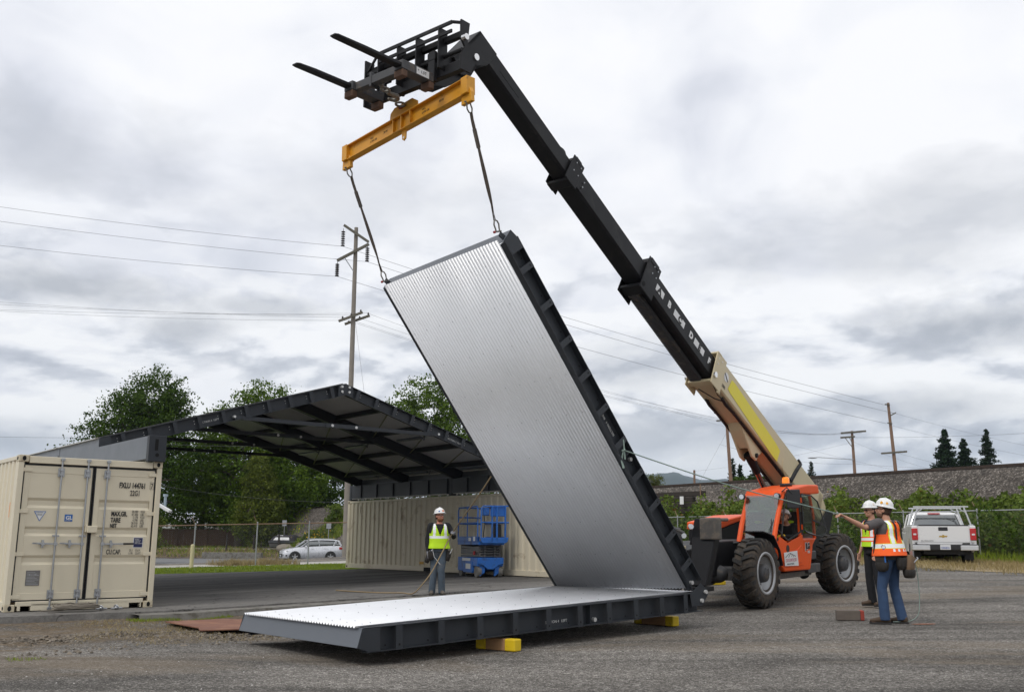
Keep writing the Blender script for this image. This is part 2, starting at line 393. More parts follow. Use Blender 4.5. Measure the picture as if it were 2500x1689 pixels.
mat('lawn_turf', (.085, .13, .022), .95, var=.3, vs=4, bump=.6, bs=60)
mat('road_asphalt', (.17, .17, .175), .9, var=.12, vs=4, bump=.2, bs=60)
mat('white_line', (.7, .7, .66), .8, var=.2, vs=8)
mat('pale_concrete', (.40, .38, .34), .9, var=.2, vs=5, bump=.3, bs=50, dirt=(.2, .18, .15), ds=3)
mat('kerb_concrete', (.20, .19, .17), .95, var=.3, vs=6, bump=.6, bs=30, dirt=(.09, .08, .06), ds=4, dth=.5)
mat('earth_bank', (.085, .062, .045), .98, var=.5, vs=3, bump=.9, bs=18, dirt=(.22, .17, .10), ds=2, dth=.5)

# ------------------------------------------------------------------ ground sheets
def grid_sheet(name, s_arr, d_arr, zf, m, dz=0.0, mask=None):
    SS, DD = np.meshgrid(s_arr, d_arr, indexing='ij')
    X = O0[0]+SS*S[0]+DD*D[0]; Y = O0[1]+SS*S[1]+DD*D[1]; Z = zf(SS, DD, X, Y)+dz
    V = np.stack([X, Y, Z], -1).reshape(-1, 3); nd = len(d_arr); F = []
    for i in range(len(s_arr)-1):
        for j in range(nd-1):
            if mask and not mask((s_arr[i]+s_arr[i+1])/2, (d_arr[j]+d_arr[j+1])/2): continue
            F.append((i*nd+j, (i+1)*nd+j, (i+1)*nd+j+1, i*nd+j+1))
    mb = MB(); mb.add(V, F, True); return mb
def arr(*seg):
    out = []
    for a, b, st in seg: out += list(np.arange(a, b, st))
    return np.array(out+[seg[-1][1]])
sA = arr((-2500, -300, 550), (-300, -60, 40), (-60, -12, 6), (-12, 20, .8), (20, 34.2, 1.5), (34.2, 34.6, .4), (34.6, 42, .38), (42, 50, 1), (50, 120, 14), (120, 3200, 440))
dA = arr((-2500, -300, 550), (-300, -60, 40), (-60, -30, 6), (-30, -2, 1), (-2, -.4, .2), (-.4, 24, 1.2), (24, 90, 2), (90, 200, 10), (200, 3400, 400))
def zbump(s, d, x, y):
    z = gz_sd(s, d, x, y)
    near = (1-sstep(s, 1, 5))*sstep(d, -7, -4)*(1-sstep(d, -1.2, -1.0))*sstep(s, -16, -10)
    z = z+near*.03*(np.sin(x*2.1+y*1.3)+np.sin(x*.9-y*2.7+1)+.6*np.sin(x*5.1+y*3.3))*.6-near*.02
    return z
ground = struct('ground', grid_sheet('ground', sA, dA, zbump, 'asphalt', mask=lambda s, d: not (s > 34.4 and s < 46) or d < -60 or d > 150), 'asphalt', recalc=False)
bal = struct('railway_embankment', grid_sheet('e', sA, dA, gz_sd, 'ballast', mask=lambda s, d: (34.4 < s < 46) and -60 < d < 150), 'ballast', recalc=False)
# paved slab under the canopy, 0.1 m proud of the yard
mb = MB()
ss = arr((-14, 13.6, .6)); nb = len(ss)
front = lambda s: -.97 if s < -.9 else (-.97)
rn = np.random.default_rng(3)
top = []; 
ds_ = arr((-.97, 11.2, .8)); V = []
for a in ss:
    jag = rn.uniform(-.05, .05)
    for k, b in enumerate(ds_):
        bb = b+(jag if k == 0 else 0)
        if k == len(ds_)-1: bb = 13.95-.385*(max(a,-2)-4)
        V.append((a, bb, .024*max(a, 0)))
nd = len(ds_)
F = [(i*nd+j, (i+1)*nd+j, (i+1)*nd+j+1, i*nd+j+1) for i in range(nb-1) for j in range(nd-1)]
mb.add(V, F)
fr = [(V[i*nd][0], V[i*nd][1], V[i*nd][2]) for i in range(nb)]
mb.add(fr+[(p[0], p[1]-.03, p[2]-.2) for p in fr], [(i, i+1, nb+i+1, nb+i) for i in range(nb-1)])
me = mb.build('paved_slab', 'slab', recalc=False); me.matrix_world = Matrix(SITE.tolist()); tag(me, kind='structure')
mb = MB()       # broken concrete kerb strip in front of the slab, right of the container
s2 = arr((-.7, 13.0, .35)); V = []
for a in s2:
    z = .024*max(a, 0)-.012; j = rn.uniform(-.04, .04)
    V += [(a, -1.0+rn.uniform(-.01, .01), z-.015), (a, -1.22, z-.012+rn.uniform(-.006, .006)), (a, -1.44+j, z-.015), (a, -1.47+j, z-.16)]
mb.add(V, [(i*4+j, (i+1)*4+j, (i+1)*4+j+1, i*4+j+1) for i in range(len(s2)-1) for j in range(3)])
me = mb.build('kerb', 'kerb_concrete', recalc=False); me.matrix_world = Matrix(SITE.tolist()); tag(me, kind='structure')

# far-left verge: lawn, kerb line, road, bank, path
def strip(name, s0, s1, d0f, d1f, m, dz, ns=60, nd=6, zf=None):
    zf = zf or gz_sd
    V = []; 
    for i in range(ns+1):
        a = s0+(s1-s0)*i/ns
        for j in range(nd+1):
            b = d0f(a)+(d1f(a)-d0f(a))*j/nd; p = Wd(a, b, 0); V.append((p[0], p[1], float(zf(a, b, p[0], p[1]))+dz))
    mb = MB(); mb.add(V, [(i*(nd+1)+j, (i+1)*(nd+1)+j, (i+1)*(nd+1)+j+1, i*(nd+1)+j+1) for i in range(ns) for j in range(nd)], True)
    return struct(name, mb, m, recalc=False)
# ------------------------------------------------------------------ shipping containers
mat('container_tan', (.70, .63, .475), .45, var=.06, vs=1.5, dirt=(.36, .27, .17), ds=1.1, dth=.66, bump=.06, bs=8)
mat('container_tan_old', (.63, .565, .43), .6, var=.10, vs=1.1, dirt=(.30, .22, .13), ds=2.2, dth=.60, bump=.08, bs=8)
mat('casting_worn', (.56, .49, .35), .5, var=.1, vs=6, dirt=(.20, .085, .035), ds=9, dth=.60)
mat('rubber_seal', (.012, .012, .013), .6, var=.1)
mat('galvanised', (.42, .43, .44), .38, .85, var=.15, vs=14)
mat('black_void', (.006, .006, .006), .9, var=0)
mat('ink_black', (.02, .02, .02), .6, var=0)
mat('sticker_white', (.75, .75, .74), .4, var=.03)
mat('sticker_blue', (.02, .13, .42), .4, var=.03)
mat('sticker_navy', (.02, .025, .09), .4, var=.03)
mat('plate_grey', (.22, .21, .20), .45, .6, var=.2, vs=20)
mat('plywood', (.22, .15, .08), .8, var=.2)
def corrugated(mb, x, y0, y1, z0, z1, out, pitch=.278, depth=.036):
    """vertical trapezoid fluting on a wall at x, running y0..y1; out = +-1 is the outward side"""
    V = []; y = y0; seq = []
    while y < y1-1e-6:
        for dy, dx in ((0, 0), (.104, 0), (.139, -depth), (.243, -depth)):
            if y+dy < y1: seq.append((y+dy, dx))
        y += pitch
    seq.append((y1, 0))
    for (yy, dx) in seq: V += [(x+out*dx, yy, z0), (x+out*dx, yy, z1)]
    mb.add(V, [(2*i, 2*i+2, 2*i+3, 2*i+1) for i in range(len(seq)-1)])
def container(M, L, H, label, m, doors, group=None, W=2.438, wall_marks=False):
    """local x in [-W,0], y in [0,L], doors at y=0"""
    c = thing('shipping_container', label, 'shipping container', tuple(tp(M, (-W/2, L/2, 0))), group)
    fb = MB(M)
    for x0, x1 in ((-W, -W+.09), (-.09, 0)):
        fb.bx((x0, .004, .118), (x1, .16, H-.118)); fb.bx((x0, L-.16, .118), (x1, L-.004, H-.118))
    fb.bx((-W, .16, .01), (-W+.05, L-.16, .16)); fb.bx((-.05, .16, .01), (0, L-.16, .16))
    fb.bx((-W, .16, H-.08), (-W+.06, L-.16, H-.01)); fb.bx((-.06, .16, H-.08), (0, L-.16, H-.01))
    fb.bx((-W+.17, .01, H-.13), (-.17, .12, H-.012))
    # door sill with fork slots
    if doors:
        fb.bx((-W+.20, .012, .012), (-W+.25, .12, .13)); fb.bx((-W+.41, .012, .012), (-.41, .12, .13)); fb.bx((-.22, .012, .012), (-.2, .12, .13))
        fb.bx((-W+.17, .012, .09), (-.17, .12, .165))
    else: fb.bx((-W+.17, .012, .012), (-.17, .12, .16))
    fb.bx((-W+.17, L-.12, .012), (-.17, L-.012, .16)); fb.bx((-W+.17, L-.12, H-.13), (-.17, L-.012, H-.012))
    fb.build('frame', m, c, bevel=.006)
    fl = MB(M); fl.bx((-W+.06, .13, .10), (-.06, L-.13, .15)); fl.build('floor', 'plywood', c)
    rf = MB(M); V = []; yy = .12; i = 0
    n = int((L-.24)/.105); seq = [(.12+(L-.24)*k/n, (-.02 if (k//2) % 2 else 0)) for k in range(n+1)]
    for (yv, dz) in seq: V += [(-W+.05, yv, H-.03+dz), (-.05, yv, H-.03+dz)]
    rf.add(V, [(2*k, 2*k+2, 2*k+3, 2*k+1) for k in range(len(seq)-1)]); rf.build('roof', m, c)
    for x, out in ((-W+.012, -1), (-.012, 1)):
        w = MB(M); corrugated(w, x, .16, L-.16, .155, H-.075, out); w.build('side_wall', m, c)
    w = MB(M)
    V = []; xs = np.arange(-W+.09, -.09, .125); 
    for k, xv in enumerate(list(xs)+[-.09]): V += [(xv, L-.03-(.04 if (k//2) % 2 else 0), .15), (xv, L-.03-(.04 if (k//2) % 2 else 0), H-.1)]
    w.add(V, [(2*k, 2*k+2, 2*k+3, 2*k+1) for k in range(len(V)//2-1)]); w.build('end_wall', m, c)
    # corner castings with their holes
    for x0 in (-W-.003, -.162):
        for y0 in (-.003, L-.175):
            for z0 in (0, H-.115):
                q = MB(M); q.bx((x0, y0, z0), (x0+.165, y0+.178, z0+.118)); cs = q.build('corner_casting', 'casting_worn', c, bevel=.01, seg=2)
                h = MB(M); yy = y0-.003 if y0 < 1 else y0+.181
                h.prism([(.03*cos(a)*1.0, .042*sin(a)) for a in np.linspace(0, 2*pi, 16, endpoint=False)], (x0+.085, yy, z0+.06), (1, 0, 0), (0, 0, 1), .002)
                xo = x0-.002 if x0 < -1 else x0+.167
                h.prism([(.045*cos(a), .03*sin(a)) for a in np.linspace(0, 2*pi, 16, endpoint=False)], (xo, y0+.09, z0+.06), (0, 1, 0), (0, 0, 1), .002)
                h.each('lashing_hole', 'black_void', cs)
    if not doors:
        w = MB(M); w.bx((-W+.09, .03, .15), (-.09, .07, H-.1)); w.build('door', m, c); return c
    X = lambda u: -W+u          # u measured from the left post
    zb, zt = .185, H-.165; mid = 1.255
    for nm, u0, u1 in (('door', .115, mid-.03), ('door', mid+.03, W-.115)):
        d = MB(M); rec = [(.76, .92), (1.24, 1.40), (1.71, 1.88)]
        zs = [zb]; ed = [(zb, 0)]
        for a, b in rec: ed += [(a, 0), (a+.045, .03), (b-.045, .03), (b, 0)]
        ed.append((zt, 0)); e0, e1 = u0+.09, u1-.06
        prof = [(.30, 0)]+[q for q in ed if .3 < q[0] < 2.3]+[(2.30, 0)]
        V = []; f = []
        for z, dy in prof: V += [(X(e0), .052+dy, z), (X(e1), .052+dy, z)]
        d.add(V, [(2*k, 2*k+1, 2*k+3, 2*k+2) for k in range(len(prof)-1)])
        for a, b in rec:            # ends of the pressed grooves
            for e in (e0, e1): d.add([(X(e), .052, a), (X(e), .082, a+.045), (X(e), .082, b-.045), (X(e), .052, b)], [(0, 1, 2, 3)])
        d.bx((X(u0), .045, zb), (X(e0), .085, zt)); d.bx((X(e1), .045, zb), (X(u1), .085, zt))
        d.bx((X(e0), .0455, zb), (X(e1), .085, .30)); d.bx((X(e0), .0455, 2.30), (X(e1), .085, zt))
        dr = d.build(nm, m, c, bevel=.003)
        s_ = MB(M); g = .022
        s_.bx((X(u0-g), .040, zb-g), (X(u0), .09, zt+g)); s_.bx((X(u1), .040, zb-g), (X(u1+g), .09, zt+g))
        s_.bx((X(u0), .0405, zb-g), (X(u1), .09, zb)); s_.bx((X(u0), .0405, zt), (X(u1), .09, zt+g)); s_.build('rubber_seal', 'rubber_seal', dr)
        for z in (.24, .94, 1.65, 2.35):
            h = MB(M); left = u0 < 1; a, b = (u0-.09, u0+.11) if left else (u1-.11, u1+.09)
            h.prism([(0, -.035), (.2, -.03), (.2, .03), (0, .035)] if left else [(0, -.03), (.2, -.035), (.2, .035), (0, .03)], (X(a), .036, z), (1, 0, 0), (0, 0, 1), .014)
            hx = u0-.06 if left else u1+.06
            h.cyl((X(hx), .022, z-.05), (X(hx), .022, z+.05), .014, n=8); h.build('hinge', m, dr, bevel=.003)
    # locking bars
    for k, u in enumerate((.70, 1.135, 1.475)):
        r = MB(M); r.cyl((X(u), .005, .03), (X(u), .005, H-.03), .0165, n=12)
        rod = r.build('locking_bar', 'galvanised', c)
        b = MB(M)
        for z in (.045, H-.045): b.box((X(u), 0, z), (.06, .05, .05)); b.cyl((X(u)-.035, -.005, z), (X(u)+.035, -.005, z), .018, n=8)
        for z in (.27, H-.27):
            b.box((X(u), .03, z), (.105, .016, .15)); b.box((X(u), .004, z+.04), (.06, .044, .03)); b.box((X(u), .004, z-.04), (.06, .044, .03))
        b.box((X(u), .012, 1.245), (.11, .03, .03)); b.each('bar_bracket', 'galvanised', rod, bevel=.003)
        h = MB(M); hz = 1.11
        if k < 2:
            h.beam((X(u-.36), -.012, hz+.01), (X(u-.03), -.012, hz), .008, .026); h.beam((X(u-.37), -.012, hz+.01), (X(u-.28), -.012, hz+.008), .008, .016)
            cx = u-.20
        else:
            h.beam((X(u+.03), -.012, hz), (X(u+.36), -.012, hz+.004), .008, .026); cx = u+.15
        h.box((X(u), -.008, hz), (.055, .04, .055)); h.cyl((X(cx), -.024, hz), (X(cx), .03, hz), .032, n=14); h.box((X(cx), .018, hz), (.035, .03, .13)); h.box((X(cx), .02, hz), (.12, .02, .03))
        h.build('lever', 'galvanised', rod, bevel=.002)
        if k == 2:
            g = MB(M); g.beam((X(u+.36), -.014, hz+.004), (X(u+.54), -.014, hz+.006), .02, .032); g.build('hand_grip', 'rubber_seal', rod, bevel=.006)
    g = MB(M); g.bx((X(1.19), -.05, 1.30), (X(1.36), .04, 1.42)); g.bx((X(1.165), -.035, 1.31), (X(1.19), .04, 1.44)); g.build('lock_box', m, c, bevel=.008)
    # markings
    ax, ay = M[:3, :3] @ npv(1, 0, 0), npv(0, 0, 1)
    T = lambda s_, u, z, sz, sx=.62, nm='lettering', mt='ink_black', b=.0, y=.045: text(s_, nm, sz, tp(M, (X(u), y-.0025, z)), ax, ay, mt, c, sx, bold=b)
    Tp = lambda *a, **k: T(*a, y=.0505, **k)
    T('FXLU 144761', 1.70, 2.10, .135, .62, b=.004); T('7', 2.262, 2.10, .135, .6, b=.002); T('22G1', 1.90, 1.965, .135, .6, b=.002)
    bx_ = MB(M)
    for a, b in (((2.248, 2.085), (2.318, 2.09)), ((2.248, 2.21), (2.318, 2.215)), ((2.248, 2.09), (2.252, 2.21)), ((2.314, 2.09), (2.318, 2.21))): bx_.bx((X(a[0]), .042, a[1]), (X(b[0]), .0445, b[1]))
    bx_.build('check_digit_frame', 'ink_black', c)
    T('MAX.GR.', 1.60, 1.60, .115, .62, b=.004); T('TARE', 1.60, 1.49, .115, .62, b=.004); T('NET', 1.595, 1.395, .100, .62, b=.004)
    for i, (n_, k_) in enumerate((('30.480', 'KGS'), ('67.200', 'LBS'), ('2.170', 'KGS'), ('4.790', 'LBS'), ('28.310', 'KGS'), ('62.410', 'LBS'))):
        z = 1.665-.051*i
        text(n_, 'lettering', .058, tp(M, (X(2.075), .0475, z)), ax, ay, 'ink_black', c, .72, 'RIGHT'); T(k_, 2.115, z, .058, .70)
    T('CU.CAP.', 1.565, .935, .115, .60, b=.002)
    text('33.1', 'lettering', .052, tp(M, (X(2.03), .0475, .985)), ax, ay, 'ink_black', c, .72, 'RIGHT'); T('CU.M.', 2.07, .985, .052, .7)
    text('1.170', 'lettering', .052, tp(M, (X(2.03), .0475, .93)), ax, ay, 'ink_black', c, .72, 'RIGHT'); T('CU.FT.', 2.07, .93, .052, .7)
    def sticker(nm, poly, u, z, mt, y=.049):
        q = MB(M); q.prism(poly, (X(u), y, z), (1, 0, 0), (0, 0, 1), .0015); return q.build(nm, mt, c)
    rc = lambda w, h: [(0, 0), (w, 0), (w, h), (0, h)]
    sticker('warning_triangle', [(0, 0), (.195, 0), (.0975, -.17)], .325, 1.655, 'sticker_blue'); sticker('warning_triangle', [(.017, -.01), (.178, -.01), (.0975, -.15)], .325, 1.655, 'sticker_white', .0470)
    T('ATTENTION', .352, 1.625, .022, 1.0, y=.0475); T('KEEP CLEAR\n OF DOORS', .375, 1.60, .016, 1.0, y=.0475)
    sticker('approval_sticker', rc(.13, .12), .825, 1.49, 'sticker_blue'); T('GL', .842, 1.525, .085, 1.0, mt='sticker_white', b=.003, y=.047)
    T('CERTIFIED', .834, 1.50, .018, 1.1, mt='sticker_white', y=.047)
    sticker('notice_sticker', rc(.175, .185), 2.025, 1.045, 'sticker_white'); sticker('notice_sticker', rc(.155, .165), 2.035, 1.055, 'sticker_navy', .0470)
    T('HANDLE\nCAREFULLY\nLOAD TO\nLIMITS SHOWN', 2.05, 1.185, .024, .85, mt='sticker_white', y=.0455)
    q = MB(M); q.bx((X(.295), .044, .42), (X(.515), .051, .67)); pl = q.build('data_plate', 'plate_grey', c)
    q = MB(M)
    for i in range(9): q.bx((X(.31), .0425, .44+.024*i), (X(.50-.03*(i % 3)), .0438, .447+.024*i))
    for x in (.35, .44): q.cyl((X(x), .042, .60), (X(x), .044, .60), .008)
    q.build('plate_engraving', 'galvanised', pl)
    return c
CA = container(SITE, 6.058, 2.591, 'sand coloured shipping container with closed doors and stencilled lettering, left foreground under the roof edge', 'container_tan', True)
# markings on the long side of the near container
q = MB(SITE); q.bx((-2.4415, .30, 1.55), (-2.4395, .33, 1.80)); q.build('reflective_strip', mat('reflector_orange', (.8, .25, .03), .4), CA)
# second container behind the first carries the far half of the roof
BZ, BH, BS_ = .272, 2.262, 10.90
MB_M = frame(Wd(BS_+2.438, .16, BZ), S, D, Zv)
CB = container(MB_M, 12.19, BH, 'long weathered tan container forming the right side of the canopy, behind the blue lift', 'container_tan_old', False)
q = MB(MB_M); q.bx((-2.437-.008, 6.95, .015), (-2.436, 7.38, .13)); q.build('fork_pocket', 'black_void', CB)
q = MB(MB_M); q.bx((-2.437-.008, 7.40, .22), (-2.432, 7.62, .30)); q.build('warning_label', mat('label_amber', (.55, .30, .02), .5), CB)
q = MB(MB_M); q.bx((-2.437-.01, 11.32, 2.262-.42), (-2.43, 11.42, 2.262-.20)); q.build('vent_cover', 'container_tan_old', CB, bevel=.01)
CC = container(frame(Wd(0, 6.2, 0), S, D, Zv), 6.058, 2.58, 'tan shipping container hidden behind the lettered one, carrying the far left eave', 'container_tan', False)

# ------------------------------------------------------------------ steel and sheet materials
mat('grey_steel', (.030, .034, .040), .5, .0, var=.14, vs=2.5, bump=.04, bs=20, spec=.35)
mat('grey_steel_light', (.10, .112, .13), .4, .0, var=.08, vs=2.5)
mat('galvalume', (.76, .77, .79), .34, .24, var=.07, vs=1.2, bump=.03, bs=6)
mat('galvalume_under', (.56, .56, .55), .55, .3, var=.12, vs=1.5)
mat('screw_grey', (.36, .37, .38), .5, .3, var=0); mat('bolt_white', (.62, .62, .60), .35, .4, var=.05)
mat('stencil_white', (.62, .62, .60), .6, var=.1, vs=30)
mat('hole_black', (.004, .004, .004), .9, var=0)
def wavy(mb, fr_, L, w0, w1, pitch=.0655, amp=.0120, a0=0.0, seg=8, lap=None):
    """sinusoidal sheet in frame fr_: x along ribs (a0..L), y across w0..w1, z up"""
    n = int(round((w1-w0)/pitch))*seg; V = []
    for i in range(n+1):
        y = w0+(w1-w0)*i/n; z = amp*cos(2*pi*(i/seg))
        V += [(a0, y, z), (L, y, z)]
    m2 = MB(fr_); mb.add(np.array(V) @ fr_[:3, :3].T+fr_[:3, 3], [(2*i, 2*i+2, 2*i+3, 2*i+1) for i in range(n)], True)
def screws(mb, fr_, L, w0, w1, rows, pitch=.0655, step=5, off=0):
    n = int(round((w1-w0)/pitch)); p = (w1-w0)/n
    for j, a in enumerate(rows):
        for i in range(1+(off if j % 2 else 0), n, step):
            y = w0+p*i; c = tp(fr_, (a, y, .0155)); z = fr_[:3, 2]
            mb.cyl(c, c+z*.004, .0065, n=6)
def leaf(th, Q, u, v, n, L, Wd_, H, phi, sE, near_text=None, bottom=True, top_m='galvalume', hinge_sign=1, lug=True):
    """one roof leaf: Q = ridge end, near top corner; u to the eave, v to the far side, n out of the sheet"""
    M = np.eye(4); M[:3, 0] = u; M[:3, 1] = v; M[:3, 2] = n; M[:3, 3] = Q
    P = lambda a, b, c: tp(M, (a, b, c))
    E = (L+sE*sin(phi), -sE*cos(phi)); aa = (H-sE*cos(phi))/sin(phi); Cc = (E[0]-cos(phi)*aa, E[1]-sin(phi)*aa)
    fw = .11
    sh = MB(); Ms = M.copy(); Ms[:3, 3] = Ms[:3, 3]-npv(n)*.004; wavy(sh, Ms, L+.05, fw-.02, Wd_-fw+.02, a0=.05); sh.mi = 1; screws(sh, M, L, fw-.02, Wd_-fw+.02, [.12+.62*i for i in range(10)]+[L-.08], off=1)
    sheet = sh.build('roof_sheet', [top_m, 'screw_grey'], th, recalc=False)
    so = sheet.modifiers.new('thickness', 'SOLIDIFY'); so.thickness = .002; so.offset = -1
    for side in (0, 1):
        Y = (lambda y: y) if side == 0 else (lambda y: Wd_-y)
        b = MB(M)
        def bx(x0, x1, y0, y1, z0, z1): b.bx((x0, min(Y(y0), Y(y1)), z0), (x1, max(Y(y0), Y(y1)), z1))
        bx(.0, L-.02, 0, fw, -.022, -.012); bx(-.02, Cc[0]+.05, 0, fw, -H, -H+.010); bx(.0, L-.02, fw-.008, fw, -H+.01, -.022)
        beam = b.build('edge_beam', 'grey_steel', th)
        g = MB(); yy = Y(.0); off = .006 if side == 0 else -.006
        for poly in ([(L+.012, -.014), (E[0], E[1]), (Cc[0], Cc[1]), (L-.22, -H), (L-.22, -.014)],):
            pts = [P(x, yy, z) for x, z in poly]; g.add(pts+[p+v*off for p in pts], [tuple(range(5))[::-1], tuple(range(5, 10))]+[(i, (i+1) % 5, 5+(i+1) % 5, 5+i) for i in range(5)])
        g.build('gusset_plate', 'grey_steel', beam)
        st = MB(M); k = 0; x = .40
        xs = [.37, .90, 1.45, 1.99, 2.55, 3.12, 3.69, 4.26, 4.85, 5.45]
        for x in xs:
            y0, y1 = sorted((Y(.001), Y(.009))); st.bx((x-.045, y0, -H-.004), (x+.045, y1, -.010))
        st.each('stiffener', 'grey_steel', beam)
        ho = MB(M)
        for x in xs:
            yc = Y(.0); ysg = -1 if side == 0 else 1
            ho.cyl((x, yc+ysg*.001, -H+.055), (x, yc+ysg*.003, -H+.055), .013, n=10)
            ho.cyl((x+.13, Y(fw-.012), -H+.05), (x+.13, Y(fw-.010), -H+.05), .011, n=8)
        ho.each('bolt_hole', 'hole_black', beam)
        bo = MB(M); yb = Y(.085)
        for x in (.05, 2.22): bo.cyl((x, Y(.10), -.14 if x < 1 else -.23), (x, Y(.055), -.14 if x < 1 else -.23), .030, n=10)
        bo.each('bolt_head', 'bolt_white', beam, bevel=.004)
        br = MB(M); x = 2.34; y0, y1 = sorted((Y(.02), Y(.10))); br.bx((x-.006, y0, -H+.01), (x+.006, y1, -.022)); br.build('splice_rib', 'grey_steel', beam)
    # slanted eave plate
    e = MB(); t = unit(u*sin(phi)-n*cos(phi)); o = unit(u*cos(phi)+n*sin(phi))
    A = P(L, .0, -.012); 
    e.add([A, A+v*Wd_, P(E[0], Wd_, E[1]), P(E[0], 0, E[1]), A-o*.008, A+v*Wd_-o*.008, P(E[0], Wd_, E[1])-o*.008, P(E[0], 0, E[1])-o*.008],
          [(0, 1, 2, 3), (4, 7, 6, 5), (0, 4, 5, 1), (1, 5, 6, 2), (2, 6, 7, 3), (3, 7, 4, 0)])
    e.build('eave_plate', 'grey_steel_light', th, bevel=.002)
    # purlins on the underside
    pu = MB(M)
    for x in (.06, 1.45, 2.75, 4.05, L-.25):
        pu.bx((x, fw, -.075), (x+.05, Wd_-fw, -.016)); 
    pu.each('purlin', 'grey_steel', th)
    if near_text:
        nx = 2.95 if hinge_sign > 0 else 2.30
        ax = -unit(u)*(1 if hinge_sign > 0 else -1); ay = npv(n)*(1)
        y = fw-.0105
        text(near_text, 'lettering', .050, P(*((3.10, y, -.215) if hinge_sign > 0 else (2.66, y, -.20))), ax, ay, 'stencil_white', th, 1.0)
    return M
# ------------------------------------------------------------------ roof section being unfolded
RQ = npv(2.86953, 15.2202, .47834); RU = npv(-.75978, -.64914, -.03779)
RV = npv(-.64954, .76018, -.004); RV = unit(RV-RU*(RV@RU)); RN = unit(np.cross(RU, -RV))
RQ2 = npv(2.7138, 15.0871, .4853); RU2 = npv(-.47772, -.37554, .79417); RV2 = npv(-.65369, .75660, -.0346)
RU2 = unit(RU2); RV2 = unit(RV2-RU2*(RV2@RU2)); RN2 = np.cross(RU2, RV2)
RL, RW, RH, RPH, RSE = 5.93, 2.954, .2865, .3527, .2356
FOLD = thing('folding_roof_section', 'folding steel roof section, one corrugated leaf flat near the ground and the other lifted steeply by the boom', 'roof section', tuple(RQ))
ML = leaf(FOLD, RQ, RU, RV, RN, RL, RW, RH, RPH, RSE, 'SECTION 4   LEFT')
MU = leaf(FOLD, RQ2, RU2, RV2, RN2, RL, RW, RH, RPH, RSE, 'SECTION 4   RIGHT', hinge_sign=-1)
for b_, MM in ((0, ML), (RW, MU)):
    pass
for side in (-.012, RW+.003):      # ridge hinge plates
    h = MB(); A = lambda a, c: RQ+RV*side+RU*a+RN*c
    poly = [(.28, -.02), (.02, .12), (-.13, .02), (-.13, -.06), (0.0, -.20), (.25, -.20)]
    pts = [A(*p) for p in poly]; h.add(pts+[p+RV*.008 for p in pts], [tuple(range(6))[::-1], tuple(range(6, 12))]+[(i, (i+1) % 6, 6+(i+1) % 6, 6+i) for i in range(6)])
    h.build('hinge_plate', 'grey_steel', FOLD)
    h = MB()
    for a, c in ((.03, -.13), (-.07, -.01)):
        p = A(a, c); h.cyl(p-RV*.03, p+RV*.04, .03, n=12)
    h.each('hinge_pin', 'bolt_white', FOLD, bevel=.004)
for y in (.06, RW-.10):            # lifting lugs on the raised leaf
    p = tp(MU, (RL-.03, y, -.12)); q = tp(MU, (RL+.20, y, -.02))
    h = MB(); q2 = p*.35+q*.65; h.beam(p, q2, .02, .09, RN2); h.cyl(p-RV2*.04, p+RV2*.04, .04, n=12); h.build('lifting_lug', 'grey_steel', FOLD, bevel=.01)

